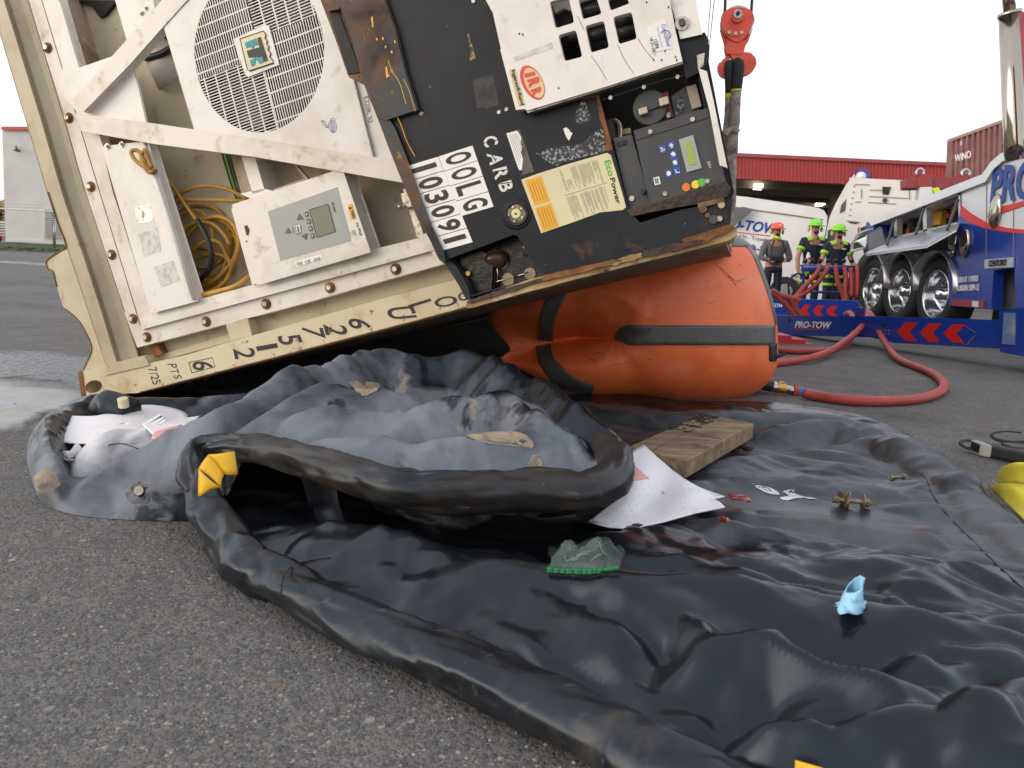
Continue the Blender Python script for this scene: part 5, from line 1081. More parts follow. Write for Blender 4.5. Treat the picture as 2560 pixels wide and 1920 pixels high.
# flap of liner hanging from the underside of the roll, and its corner
def flap(name, quad, nx, ny, amp, seed, matl, par, bul=.03):
    a, b, c, d = [np.array(q, float) for q in quad]; G = []; nrm = np.cross(b-a, d-a); nrm /= np.linalg.norm(nrm)
    for j in range(ny+1):
        t = j/ny; s = np.linspace(0, 1, nx+1); L = np.outer(1-s, a*(1-t)+d*t)+np.outer(s, b*(1-t)+c*t)
        w_ = crump(s*2.2+seed, np.full_like(s, t*2.2), seed, 2)*amp+bul*np.sin(math.pi*s)*math.sin(math.pi*t); G.append(list(L+np.outer(w_, nrm)))
    return M().grid(G).obj(name, matl, par, smooth=True, solid=.0015)
Yr = lambda x, y, dy: at(x, y, dy)
flap("hanging_flap", [Yr(745, 1190, 1.84), Yr(835, 1215, 1.84), Yr(872, 1338, 1.86), Yr(795, 1308, 1.92)], 14, 14, .012, 3, vin, BL, .03)
flap("hanging_flap", [Yr(880, 1235, 1.80), Yr(1440, 1290, 1.80), Yr(1370, 1422, 1.98), Yr(1010, 1330, 2.1)], 40, 16, .02, 8, vin_b, BL, -.02)
flap("hanging_flap", [Yr(900, 1230, 1.77), Yr(1250, 1285, 1.77), Yr(1160, 1332, 1.80), Yr(1040, 1312, 1.80)], 24, 10, .01, 12, vin_b, BL, .03)
def onL(px, py, lift=.003):
    d = ray(px, py); t = np.linspace(.9, 5.5, 900)/d[1]; Q = CAM+t[:, None]*d; z = look('heaped_liner', Q[:, 0], Q[:, 1])+.003; b_ = Q[:, 2] < z; k = np.argmax(b_) if b_.any() else len(t)-1; return Q[k]+np.array([0, 0, lift])
def patch(name, poly, on, lift, matl, par, n=10):
    """small flat print or film lying on a sheet: polygon triangulated by a fan of rings"""
    P = np.array(poly, float); c = P.mean(0); rows = [[on(*(c+(p-c)*s), lift) for p in P] for s in np.linspace(.02, 1, n)]
    return M().grid(rows, close_v=True).obj(name, matl, par, smooth=True)
yelv = mat("yellow_vinyl_tag", (.72, .40, .015), .4, bump=(30, .2, .003))
def tagq(name, pts, par):
    n_ = 6; a, b, c, d = [np.array(p) for p in pts]; G = [[(a*(1-s)+b*s)*(1-t)+(d*(1-s)+c*s)*t+np.array([0, -.006*math.sin(math.pi*s), .004*math.sin(math.pi*t)]) for s in np.linspace(0, 1, n_)] for t in np.linspace(0, 1, n_)]
    return M().grid(G).obj(name, yelv, par, smooth=True, solid=.002)
yt = 1.68
tagq("yellow_tag", [at(521, 1136, yt), at(586, 1128, yt+.01), at(594, 1186, yt), at(560, 1185, yt-.01)], BL)
tagq("yellow_tag", [at(497, 1172, yt-.02), at(521, 1136, yt-.0), at(560, 1185, yt-.012), at(552, 1219, yt-.03)], BL)
tagq("yellow_tag", [at(497, 1172, yt-.021), at(552, 1219, yt-.031), at(510, 1235, yt-.035), at(496, 1241, yt-.03)], BL)
tanf = mat("dried_mud", (.34, .27, .19), .8, layers=[((.20, .16, .12), 20, .5, .65)], bump=(60, .4, .002))
patch("mud_patch", [(84, 1195), (120, 1168), (140, 1190), (153, 1215), (128, 1232), (102, 1238), (92, 1225)], onL, .004, tanf, BL)
patch("mud_patch", wob([(868, 957), (940, 958), (946, 975), (925, 988), (905, 992), (885, 975)], 3, 1.5, 2), onL, .004, tanf, BL)
patch("mud_patch", wob([(1165, 1093), (1210, 1084), (1290, 1083), (1325, 1100), (1330, 1125), (1280, 1118), (1220, 1112)], 3, 2, 2), onL, .004, tanf, BL)
patch("mud_patch", wob([(1325, 1145), (1345, 1140), (1355, 1170), (1340, 1182), (1315, 1180)], 3, 1.5, 2), onL, .004, tanf, BL)
patch("wet_print", wob([(330, 1215), (352, 1206), (358, 1216), (372, 1214), (370, 1230), (380, 1240), (372, 1262), (345, 1268), (322, 1255), (312, 1240), (325, 1232)], 2, 2, 7), onL, .004, oily, BL)
patch("valve_cap", ell((347, 1235), 12, 12, 0, 14), onL, .009, mat("pale_rubber", (.25, .22, .19), .6), BL, 5)
# yellow strip on the berm's near edge
yq = [onz(1984, 1936, .10), onz(2052, 1956, .10), onz(2052, 1990, .09), onz(1984, 1985, .09)]
M().prism([q+np.array([0, 0, .02]) for q in yq], (0, 0, -.002)).obj("yellow_tag", yelv, BR)
# ================================================================ THINGS LYING ABOUT
# plank
woodm = mat("weathered_timber", (.21, .145, .085), .7, layers=[((.10, .075, .05), 3, .42, .66, None, (1, 1, 1)), ((.36, .25, .14), 18, .45, .7, None, (.3, 1.6, 1)), ((.06, .045, .035), 5, .60, .70)], bump=(45, .5, .003), bump2=(160, .4, .001))
mudm = mat("dark_mud", (.022, .018, .014), .8, bump=(60, 1., .01))
PC = onz(1714, 1197, .03); PR = onz(1882, 1096, .045); zt = .062
up = np.array([0, 0, zt]); tl = onz(1572, 1119, .092); wv_ = tl-(PC+up); wv_[2] = .004
PK = thing("timber_plank", "short thick weathered timber plank with muddy top, resting on the black berm", "plank", PC)
def bxc(o, a, b, c): return M().add([o, o+a, o+a+b, o+b, o+c, o+a+c, o+a+b+c, o+b+c], [(0, 3, 2, 1), (4, 5, 6, 7), (0, 1, 5, 4), (1, 2, 6, 5), (2, 3, 7, 6), (3, 0, 4, 7)])
la = PR-PC; bxc(PC, la, wv_, up).obj("timber", woodm, PK, bevel=.004)
m = M()
for k in range(60):
    s, t = gg.random()*.5+.42, gg.random()**1.5*.9+.05
    q = PC+la*(.97-.5*gg.random()**2)+wv_*(.97-.35*gg.random()**2)+up; m.ball(q, .005+.010*gg.random(), 7, 5, (1.3, 1, .4))
m.obj("mud_clods", mudm, PK, smooth=True, kind="stuff")
m = M(); m.tube([PC+la*.0+wv_*.62+up*1.005, PC+la*.45+wv_*.66+up*1.005, PC+la*.9+wv_*.63+up*1.005], .0016, 4); m.tube([PC+la*.5+wv_*.02+up*1.004, PC+la*.52+wv_*.98+up*1.004], .0014, 4); m.obj("split", letter, PK, kind="stuff")
m = M(); q = PC+wv_*.25+up*.45; M().disc(q, -la/np.linalg.norm(la), .008, .006, 6).obj("bolt_end", steel, PK)
m = M()
for k in range(40):
    q = onR(1840+gg.normal()*22, 1118+gg.normal()*7, 0); m.ball(q, .006+.01*gg.random(), 7, 5, (1.3, 1, .5))
m.obj("mud_clump", mudm, None, smooth=True, kind="stuff", label="dark clump of wet mud beside the far end of the timber plank", cat="mud", base=onR(1840, 1118))
# absorbent pads
padm = mat("absorbent_pad", (.76, .75, .78), .8, layers=[((.70, .55, .58), 3, .6, .75)], bump=(160, .3, .002))
pinkm = mat("pink_stain", (.72, .36, .36), .8)
def padsheet(name, poly, zf, matl, par, n=14, lift=0., holes=None):
    P = np.array(poly, float); c = P.mean(0); rows = []
    for s in np.linspace(.02, 1, n): rows.append([onz(*(c+(p-c)*s), zf(*(c+(p-c)*s))+lift) for p in P])
    return M().grid(rows, close_v=True).obj(name, matl, par, smooth=True, solid=.003)
pp_ = [(1610, 1112), (1645, 1145), (1680, 1175), (1712, 1198), (1743, 1216), (1775, 1229), (1813, 1241), (1798, 1245), (1784, 1247), (1800, 1256), (1813, 1268), (1740, 1283), (1660, 1305), (1581, 1323), (1520, 1318), (1471, 1305), (1500, 1282), (1535, 1255), (1552, 1222), (1566, 1191), (1568, 1160), (1570, 1135)]
def zpad(x, y): return .055+.05*np.clip((1230-y)/110, 0, 1)+.012*math.sin(x*.045+y*.02)*np.clip((y-1120)/60, 0, 1)+.02*np.clip((1600-x)/130, 0, 1)
PD = thing("absorbent_pad", "white dimpled absorbent pad lying against the timber plank", "absorbent pad", onz(1640, 1250))
padsheet("pad", pp_, zpad, padm, PD)
padsheet("stain", [(1586, 1166), (1604, 1180), (1622, 1196), (1600, 1198), (1576, 1204), (1568, 1190), (1572, 1178)], zpad, pinkm, PD, 6, .0030)
m = M()
for r_ in range(13):
    for c_ in range(16):
        u2, v2 = (c_+.5*(r_ % 2))/15, r_/12; x = 1500+u2*290-v2*35; y = 1150+v2*165+u2*10
        if inside(np.array(pp_), np.array([x]), np.array([y]))[0] and y > 1200: q = onz(x, y, zpad(x, y)+.0018); m.disc(q, (0, 0, 1), .0024, .0012, 5)
m.obj("pad_dimples", paperw, PD, kind="stuff")
pl_ = catpx([(181, 1040), (240, 1040), (300, 1026), (362, 1013), (420, 1018), (459, 1030), (467, 1045), (430, 1070), (376, 1102), (290, 1108), (192, 1109), (152, 1101), (165, 1070), (181, 1040)], 3)[:-1]
zl = lambda x, y: .085+.02*math.sin((x-150)*.012)+.02*np.clip((1060-y)/50, -1, 1)
PE = thing("absorbent_pad", "flat white absorbent pad curling in the pocket of the heaped berm, left of frame", "absorbent pad", onz(300, 1080))
padsheet("pad", [tuple(p) for p in pl_], zl, padm, PE)
PF = thing("absorbent_pad", "small white folded pad with pink stain, half under the edge of the heaped berm", "absorbent pad", onz(430, 1080))
padsheet("pad", [(356, 1061), (400, 1035), (425, 1062), (470, 1045), (500, 1040), (480, 1060), (400, 1092), (380, 1085)], lambda x, y: .12, padm, PF)
padsheet("stain", [(378, 1098), (385, 1080), (420, 1070), (455, 1062), (440, 1078), (400, 1098)], lambda x, y: .125, pinkm, PF, 5, .002)
# mesh sock
sockm = mat("white_mesh_sock", (.62, .61, .62), .75, bump=(220, .7, .003), bump2=(12, .5, .02))
SK = thing("absorbent_sock", "plump white mesh absorbent sock with tied end, inside the pocket of the heaped berm", "absorbent sock", onz(280, 1200))
V = wrink([at(205, 1212, 2.30), at(225, 1180, 2.34), at(265, 1140, 2.40), at(320, 1122, 2.46), at(400, 1105, 2.52), at(480, 1085, 2.58)], [.03, .055, .062, .060, .058, .055], 91, amp=.22, seg=48, k=20)
m = M(); m.grid([list(r) for r in V], close_v=True); s = len(V[0]); m.f += [tuple(range(s))[::-1]]; m.obj("sock", sockm, SK, smooth=True)
m = M(); m.tube([at(200, 1128, 2.38), at(180, 1136, 2.36), at(162, 1142, 2.34)], [.03, .013, .02], 12, smooth=4); m.obj("tied_end", sockm, SK, smooth=True)
m = M(); m.tube([at(152, 1140, 2.335), at(168, 1152, 2.31), at(186, 1150, 2.31)], .004, 6, smooth=4); m.obj("tie", steel, SK, smooth=True)
for q in ([(262, 1122), (275, 1112), (310, 1110), (345, 1122)],):
    m = M(); m.tube([at(x, y, 2.36 if y > 1110 else 2.38) for x, y in q], .0017, 6, smooth=4); m.obj("stitching", blkrub, SK, smooth=True)
# bottle neck in the pocket
BT = thing("jug", "black jug with a pale screw cap behind the white pads in the heaped berm", "jug", onz(290, 1040))
m = M(); m.tube([at(235, 1040, 2.72), at(270, 1022, 2.74), at(330, 1030, 2.72)], [.03, .07, .05], 14, smooth=4); m.obj("jug_body", vin, BT, smooth=True)
m = M(); m.disc(at(310, 1018, 2.66), (0, -.2, 1), .018, .035, 16); m.obj("cap", paperc, BT, bevel=.003)
# zip bag
zb = mat("clear_film", (.42, .58, .53), .06, alpha=.08, bump=(30, .8, .01))
zg = mat("green_zip", (.01, .16, .06), .3, trans=0, alpha=.85)
ZB = thing("plastic_bag", "crumpled clear zip bag with green closure, lying in the fold of the black berm", "plastic bag", onR(1450, 1410))
G = []
for j in range(34):
    t = j/33; row = []
    for i in range(54):
        s = i/53; x = 1365+180*s+12*math.sin(t*3)+9*math.sin(s*9+t*7)*t; y = 1440-(66+8*math.sin(s*3))*t+(20*(s-.4)**2)*0+6*math.sin(s*3.1)
        q = onR(x, y, 0); q = q+np.array([0, 0, .012+.030*math.sin(math.pi*s)*math.sin(math.pi*min(t*1.1, 1))+.026*float(facet(np.array([s*5.2]), np.array([t*4.1]), 13)[0])*max(math.sin(math.pi*s), .0)**.5*(t > .04)]); row.append(q)
    G.append(row)
M().grid(G).obj("film", zb, ZB, smooth=True, solid=.0006)
for k in range(8):
    j0, i0 = gg.integers(4, 28), gg.integers(6, 40); dj, di = gg.integers(-4, 5), gg.integers(4, 12)
    m = M(); m.tube([G[int(np.clip(j0+dj*t, 0, 33))][int(np.clip(i0+di*t, 0, 53))]+np.array([0, -.001, .002]) for t in np.linspace(0, 1, 6)], .0005, 5); m.obj("film_glint", greypanel, ZB, smooth=True)  # thin pale tubes stand in for highlights on the crumpled film
m = M(); m.tube([q+np.array([0, 0, .003]) for q in G[0]], .004, 6); m.tube([q+np.array([0, -.004, .0]) for q in G[0][:40]], .006, 6, squash=.4); m.obj("zip_strip", zg, ZB, smooth=True)
# glove
gm = mat("blue_nitrile", (.30, .56, .76), .45, bump=(40, .4, .004))
GV = thing("nitrile_glove", "crumpled light blue disposable glove standing up behind a fold of the black berm", "glove", onR(2130, 1525))
gd = np.hypot(*onR(2130, 1500)[:2]); gy = onR(2128, 1520)[1]-.03
P = []
for i in range(41):
    a = 2*math.pi*(i % 40)/40; row = []
    for t in np.linspace(0, 1, 18):
        cr_ = float(facet(np.array([math.cos(a)*1.6+t*2]), np.array([math.sin(a)*1.6+t*1.5]), 23, .5)[0])
        rx = 31*(1-.30*t**1.5)*(1+.30*cr_); x = 2126+rx*math.cos(a)+14*t*t; y = 1534-72*t*(1-.30*math.cos(a-2.2))+4*cr_
        row.append(at(x, y, gy-.026*math.sin(a)*(1-.5*t)*(1+.5*cr_)))
    P.append(row)
M().grid(P).obj("cuff", gm, GV, smooth=True, solid=.0012)
G = [[onR(2085+70*s_+10*math.sin(5*s_+t*3), 1532-14*t, .006+.010*abs(float(facet(np.array([s_*4]), np.array([t*3.]), 29)[0]))) for s_ in np.linspace(0, 1, 14)] for t in np.linspace(0, 1, 7)]
M().grid(G).obj("fingers", gm, GV, smooth=True, solid=.0012)
# bolts lying on the liner
BO = thing("bolt_assembly", "rusty bolt with leaning washers and nut lying on the berm floor", "bolt", onR(2130, 1272))
q0, q1 = onR(2083, 1264, .022), onR(2177, 1272, .018); t_ = (q1-q0)/np.linalg.norm(q1-q0)
bm = mat("rusty_zinc", (.30, .24, .17), .5, .6, layers=[((.12, .07, .04), 40, .45, .65)])
L_ = np.linalg.norm(q1-q0); M().tube([q0, q1], .0075, 12).obj("shank", bm, BO, smooth=False)
M().disc(q0-t_*.003, t_, .012, .018, 6).obj("bolt_head", bm, BO, bevel=.001)
for k, (s, tw, r_) in enumerate(((.24, .35, .030), (.29, .15, .030), (.34, -.2, .028), (.76, 0, .026))): M().disc(q0+t_*L_*s, t_+np.array([0, tw, tw]), r_, .003, 24).obj("washer", bm, BO, bevel=.0008)
M().disc(q0+t_*L_*.79, t_, .014, .016, 6).obj("nut", bm, BO, bevel=.001)
SB = thing("small_bolt", "small short bolt lying near the far side of the berm floor", "bolt", onR(2243, 1196))
q0, q1 = onR(2226, 1199, .007), onR(2260, 1196, .007); m = M(); m.tube([q0, q1], .0045, 8); m.obj("shank", bm, SB); M().disc(q0, q1-q0, .008, .01, 6).obj("bolt_head", bm, SB); M().disc(q1, q0-q1, .008, .008, 6).obj("nut", bm, SB)
milk = mat("milky_liquid", (.55, .60, .62), .08, layers=[((.25, .28, .30), 8, .5, .65)])
redl = mat("red_liquid", (.16, .008, .008), .08)
for nm, poly, mm, lb in (("milky_splash", wob([(1955, 1228), (1985, 1225), (1990, 1236), (2035, 1246), (2038, 1250), (1995, 1246), (1965, 1252), (1950, 1245), (1970, 1240)], 3, 1.2, 4), milk, "shiny white splash of liquid on the berm floor left of the bolt"),
                        ("milky_splash", wob([(1880, 1210), (1930, 1222), (1950, 1238), (1925, 1236), (1895, 1222)], 3, 1.0, 5), milk, "thin pale streak of liquid between plank and bolt on the berm floor"),
                        ("red_splash", wob([(1790, 1290), (1815, 1288), (1826, 1302), (1805, 1305)], 3, .8, 6), redl, "small dark red drop of liquid in front of the absorbent pad"),
                        ("red_splash", wob([(1820, 1235), (1865, 1240), (1880, 1255), (1850, 1250), (1828, 1245)], 3, 1.2, 9), redl, "thin dark red streak right of the absorbent pad's corner")):
    o = patch(nm, poly, onR, .0015, mm, None, 6); o["label"] = lb; o["category"] = "liquid splash"
# ================================================================ AIR HOSES
hosem = mat("red_hose_rubber", (.42, .055, .045), .55, layers=[((.30, .05, .04), 5, .4, .7), ((.45, .22, .17), 20, .6, .75)], bump=(60, .2, .002))
def hose(label, pts, r=.028, name="air_hose", grp="red air hoses"):
    o = thing(name, label, "hose", pts[0], grp); m = M(); m.tube(pts, r, 12, smooth=7); m.obj("hose_line", hosem, o, smooth=True); return o
HZ = .028
h1 = hose("long red air hose looping over the asphalt from the brass coupling at the bag's corner", [onz(2008, 981, .04), onz(2036, 989, HZ), onz(2108, 999, HZ), onz(2180, 1003, HZ), onz(2267, 1000, HZ), onz(2325, 990, HZ), onz(2356, 974, HZ), onz(2358, 957, HZ), onz(2339, 938, HZ), onz(2310, 924, HZ), onz(2267, 908, HZ), onz(2241, 893, HZ+.01), at(2221, 869, 6.9), at(2203, 840, 7.2), at(2189, 811, 7.5), at(2177, 787, 7.8), at(2166, 776, 8.1)])
c0, c1, c2, c3, c4, c5, c6 = at(1900, 958, 4.42), at(1930, 966, 4.42), at(1941, 968, 4.42), at(1963, 973, 4.42), at(1982, 976, 4.42), at(1994, 979, 4.42), at(2038, 990, 4.42)
brass = mat("brass_coupling", (.55, .33, .10), .3, .9, bump=(40, .4, .003)); bluet = mat("blue_tape", (.02, .16, .42), .4)
for nm, a, b, r_, mm in (("rubber_collar", c0, c1, .034, blkrub), ("coupling_ring", c1, c2, .030, chrome), ("brass_coupling", c2, c3, .030, brass), ("coupling_ring", c3, c4, .024, chrome), ("hose_clamp", c4, c5, .033, hosem), ("blue_sleeve", c5, c6, .032, bluet)):
    m = M(); m.tube([a, b], r_, 16); m.obj(nm, mm, h1, bevel=.002)
for k in range(4):
    a = k*1.57; q = (c2+c3)/2; M().box(q+np.array([0, math.cos(a)*.03, math.sin(a)*.03]), (.035, 0, 0), (0, .018, 0), (0, 0, .018)).obj("coupling_lug", brass, h1, bevel=.003)
hose("red air hose rising from the ground behind the bag to the blue beam", [at(1925, 912, 5.6), onz(1948, 907, HZ), onz(1980, 903, HZ), onz(2036, 892, HZ+.02), at(2079, 875, 6.5), at(2122, 846, 7.0), at(2151, 820, 7.4), at(2168, 797, 7.7), at(2171, 780, 8.0)])
hose("red air hose lying low behind the bag and curving up over the blue beam", [at(1930, 872, 6.6), onz(1960, 876, HZ), onz(2007, 878, HZ), onz(2065, 876, HZ), at(2099, 869, 7.1), at(2128, 846, 7.4), at(2136, 820, 7.8), at(2134, 797, 8.0), at(2124, 782, 8.6), at(2114, 786, 9.0)])
# ================================================================ RIGHT EDGE ITEMS
yh = mat("yellow_lay_flat", (.56, .50, .05), .55, layers=[((.40, .36, .06), 8, .4, .7), ((.2, .17, .06), 40, .68, .75)], bump=(300, .4, .002))
YH = thing("yellow_sleeve", "yellow rubberised sleeve folded flat on the asphalt at the right edge", "sleeve", onz(2530, 1270))
def strip(pa_, pb_, n=16):
    A_ = catpx(pa_, 5); B_ = catpx(pb_, 5); return [[A_[i]*(1-t)+B_[i]*t for t in np.linspace(0, 1, 6)] for i in range(len(A_))]
M().grid(strip([onz(2468, 1212, .01), onz(2520, 1208, .075), onz(2600, 1216, .08), onz(2720, 1240, .04)], [onz(2560, 1300, .01), onz(2620, 1300, .02), onz(2700, 1310, .02), onz(2800, 1320, .02)])).obj("lower_fold", yh, YH, smooth=True, solid=.004)
M().grid(strip([onz(2494, 1206, .02), onz(2500, 1175, .09), onz(2530, 1158, .15), onz(2580, 1160, .16), onz(2660, 1180, .12)], [onz(2500, 1212, .02), onz(2525, 1208, .07), onz(2560, 1208, .09), onz(2620, 1215, .08), onz(2700, 1235, .05)])).obj("upper_fold", yh, YH, smooth=True, solid=.004)
FLt = thing("black_tool", "black webbing-strapped tool lying on the asphalt beyond the berm at the right edge", "tool", onz(2480, 1130))
ta, tb = onz(2436, 1118, .03), onz(2600, 1152, .03); tt_ = tb-ta
M().box((ta+tb)/2, tt_, (0, .07, 0), (0, 0, .05)).obj("tool_body", blkrub, FLt, bevel=.01)
M().box(ta+tt_*.10, tt_*.18, (0, .074, 0), (0, 0, .054)).obj("silver_collar", greypanel, FLt, bevel=.006)
m = M(); q = onz(2430, 1112, .03); m.tube([q+np.array([.045*math.cos(a), .03*math.sin(a), .012*math.sin(a)]) for a in np.linspace(0, 6.28, 15)], .010, 8, squash=.5); m.obj("strap_loop", blkrub, FLt, smooth=True)
m = M(); q = onz(2530, 1092, .04); m.tube([q+np.array([.09*math.cos(a), .02*math.sin(a), .02*math.sin(a)]) for a in np.linspace(1, 6.0, 15)], .008, 8, squash=.5); m.obj("strap_loop", blkrub, FLt, smooth=True)
M().box(onz(2580, 1118, .045), (.2, -.02, 0), (0, .07, 0), (0, 0, .01)).obj("webbing", grey, FLt)
# ================================================================ BACKGROUND
bluem = mat("truck_blue", (.012, .045, .30), .22, coat=.6, layers=[((.02, .05, .22), 3, .5, .8)]); trw = mat("truck_white", (.66, .67, .70), .25, coat=.5, layers=[((.50, .49, .47), 2, .5, .8, None, None, .5)])
redp = mat("red_vinyl_print", (.60, .03, .03), .4); chr2 = mat("polished_alloy", (.62, .63, .66), .16, 1., bump=(12, .1, .01)); tyre = mat("tyre_rubber", (.018, .018, .018), .7, bump=(40, .4, .004))
silver = mat("aluminium", (.55, .56, .58), .3, .8, layers=[((.3, .3, .32), 6, .5, .8)])
redst = mat("red_steel", (.30, .035, .04), .5, layers=[((.16, .05, .05), 7, .45, .7)])
# ---- left: warehouse, bank, fence
siding = mat("warehouse_siding", (.60, .585, .575), .6, layers=[((.52, .50, .49), .6, .4, .7)]); redtrim = mat("red_metal_trim", (.50, .075, .065), .45)
WB = thing("warehouse", "pale grey warehouse with red roof trim and louvred vent, far left beyond the road", "building", at(80, 606, 46))
LW = Plane(at(80, 606, 46), (0.05, -1, 0))
slab("wall", LW, [(5, 323), (420, 327), (420, 640), (14, 603)], 0, 14, siding, WB)
m = M()
for k in range(34): rib(m, LW, (6, 330+k*8.1), (420, 334+k*8.4), .008, .03, .03)
m.obj("siding_ribs", siding, WB, kind="stuff")
slab("roof_trim", LW, [(0, 320), (6, 316), (420, 319), (420, 327), (6, 325)], .15, .3, redtrim, WB)
slab("vent_frame", LW, [(109, 521), (190, 525), (190, 600), (109, 597)], .06, .05, silver, WB)
m = M()
for k in range(24): rib(m, LW, (111, 524+k*3.05), (190, 528+k*3.05), .12, .035, .03)
m.obj("vent_louvres", mat("vent_grey", (.13, .125, .12), .6), WB, kind="stuff")
slab("wall_base", LW, [(13, 598), (420, 612), (420, 622), (14, 604)], .05, .1, siding, WB)
m = M(); m.tube([LW(40, 366, .1), LW(41, 372, .5)], .05, 8); m.obj("lamp_arm", grey, WB); slab("wall_lamp", LW, [(30, 375), (42, 372), (46, 377), (40, 379)], .6, .3, grey, WB)
grassm = mat("mown_grass", (.032, .060, .018), .9, layers=[((.060, .075, .025), 1.2, .4, .6), ((.14, .085, .035), 3.5, .62, .72)], bump=(6, 1., .1))
g0, g1, g2, g3 = onz(-500, 612, 0), onz(420, 641, 0), at(420, 622, 47), at(-300, 592, 47)
M().add([g0, g1, g2, g3, onz(-500, 612, 0)-np.array([0, 0, .1]), g1-np.array([0, 0, .1])], [(0, 1, 2, 3), (4, 5, 1, 0)]).obj("grass_bank", grassm, kind="structure")
m = M()
for k in range(420):
    t = gg.random(); b = g0*(1-t)+g1*t; c = g3*(1-t)+g2*t; s = abs(gg.normal())*.16; q = b*(1-s)+c*s+np.array([0, 0, .04]); r_ = .05+.06*gg.random()
    m.add([q+np.array([-r_, 0, 0]), q+np.array([0, -r_, .02]), q+np.array([r_, 0, .05]), q+np.array([0, r_, .02])], [(0, 1, 2, 3)])
m.obj("fallen_leaves", mat("dry_leaf", (.30, .19, .07), .8), None, kind="stuff", label="dry brown leaves strewn along the foot of the grass bank", cat="leaves", base=g0)
FN = thing("wire_fence", "wire fence with striped post and horizontal strands before the pale warehouse", "fence", at(136, 632, 40))
m = M(); m.tube([at(136, 529, 40), at(137, 632, 40)], .055, 10); m.obj("post", silver, FN, smooth=True)
for k in range(17): m = M(); y = 534+k*5.8; m.box(at(134, y, 39.93), (.09, 0, -.02), (0, .06, 0), (0, 0, .055)); m.obj("post_band", blkrub, FN)
for a, b, r_ in [((-40, 519), (300, 537), .035)]+[((-40, 485+k*6.5), (300, 499+k*7), .008) for k in range(5)]: m = M(); m.tube([at(*a, 40), at(*b, 40)], r_, 6); m.obj("strand", silver, FN)
# yellow tree and parked truck sliver
def tree(label, base, h, spread, cols, n, seed):
    t = thing("autumn_tree", label, "tree", base); g = np.random.default_rng(seed)
    m = M(); b = np.array(base, float); m.tube([b, b+[.1, 0, h*.35], b+[-.05, 0, h*.7]], [.18, .13, .05], 8)
    for k in range(6): a = k*1.05; p = b+[0, 0, h*(.3+.06*k)]; m.tube([p, p+[math.cos(a)*spread*.6, math.sin(a)*spread*.5, h*.22]], [.06, .02], 6)
    m.obj("trunk", brown, t, kind=None)
    m = M()
    for k in range(n):
        u = g.normal(size=3); u /= np.linalg.norm(u); r_ = g.random()**.4; q = b+np.array([u[0]*spread*r_, u[1]*spread*r_, h*.62+u[2]*h*.36*r_]); s = .09+.09*g.random()
        a1, a2 = g.normal(size=3)*s, g.normal(size=3)*s; m.add([q, q+a1, q+a1+a2, q+a2], [(0, 1, 2, 3)])
    m.obj("crown", mat("autumn_leaves_"+str(seed), cols[0], .8, layers=[(cols[1], .9, .4, .6)]), t, kind=None); return t
tree("yellow autumn tree at the far left behind the warehouse", at(-10, 600, 58)*[1, 1, 0], 3.4, 1.6, ((.34, .20, .03), (.20, .13, .03)), 1600, 5)
PT = thing("parked_trailer", "white slatted trailer with red base at the extreme left edge", "trailer", at(-20, 602, 50))
TP = Plane(at(-20, 598, 50), (0, -1, 0)); slab("body", TP, [(-90, 553), (11, 553), (11, 590), (-90, 590)], 0, 2, trw, PT); slab("base", TP, [(-90, 588), (12, 588), (12, 599), (-90, 599)], .05, 2, redtrim, PT)
for k in range(5): m = M(); rib(m, TP, (-90, 558+k*6.5), (11, 558+k*6.5), .08, .05, .06); m.obj("slat", grey, PT)
for x in (-70, -10): M().disc(TP(x, 600, .05), TP.n, .35, .2, 16).obj("wheel", tyre, PT)
# painted line across the yard
m = M(); m.add([onz(-400, 628, .004), onz(420, 676, .004), onz(420, 682, .004), onz(-400, 633, .004)], [(3, 2, 1, 0)]); m.obj("painted_line", mat("worn_line_paint", (.26, .26, .25), .7, layers=[((.09, .09, .09), 3, .5, .6)]), kind="structure")
# ---- red roofed depot
RB = thing("red_canopy_depot", "depot with long ribbed red canopy fascia and dark lamp-lit bays", "building", at(2000, 700, 30))
RP = Plane(at(2000, 600, 30), (-.02, -1, 0))
ribm = mat("red_fascia", (.46, .060, .062), .5, layers=[((.38, .06, .06), 1.5, .4, .7)])
slab("fascia", RP, [(1500, 370), (1840, 385), (2372, 409), (2700, 423), (2700, 487), (2372, 473), (2128, 461), (1834, 446), (1500, 431)], 0, .4, ribm, RB)
slab("fascia_cap", RP, [(1500, 367), (1840, 382), (2372, 406), (2700, 420), (2700, 428), (2372, 415), (1840, 391), (1500, 376)], .12, .6, mat("fascia_cap", (.33, .06, .06), .5), RB)
m = M()
for k in range(120):
    x = 1510+k*9.2; y0 = 370+(x-1500)*.0443; rib(m, RP, (x, y0+8), (x-1.2, y0+62), .05, .035, .05)
m.obj("fascia_ribs", ribm, RB, kind="stuff")
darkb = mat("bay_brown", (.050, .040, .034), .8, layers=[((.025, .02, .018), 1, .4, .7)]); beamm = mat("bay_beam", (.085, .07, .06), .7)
zc = RP(2000, 455, 0)[2]
def bxw(m, x0, x1, y0, y1, z0, z1): return m.box(((x0+x1)/2, (y0+y1)/2, (z0+z1)/2), (x1-x0, 0, 0), (0, y1-y0, 0), (0, 0, z1-z0))
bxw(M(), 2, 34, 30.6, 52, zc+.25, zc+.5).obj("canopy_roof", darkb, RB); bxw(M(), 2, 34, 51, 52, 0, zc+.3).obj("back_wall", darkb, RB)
for k in range(7): bxw(M(), 2, 34, 32+k*2.8, 32.25+k*2.8, zc-.12, zc+.24).obj("roof_beam", beamm, RB)
for k in range(5): bxw(M(), 2, 34, 50.8, 50.95, .6+k*.75, .72+k*.75).obj("wall_rail", beamm, RB)
for x in (6, 13, 21, 30): bxw(M(), x, x+.3, 33, 33.3, 0, zc).obj("column", beamm, RB)
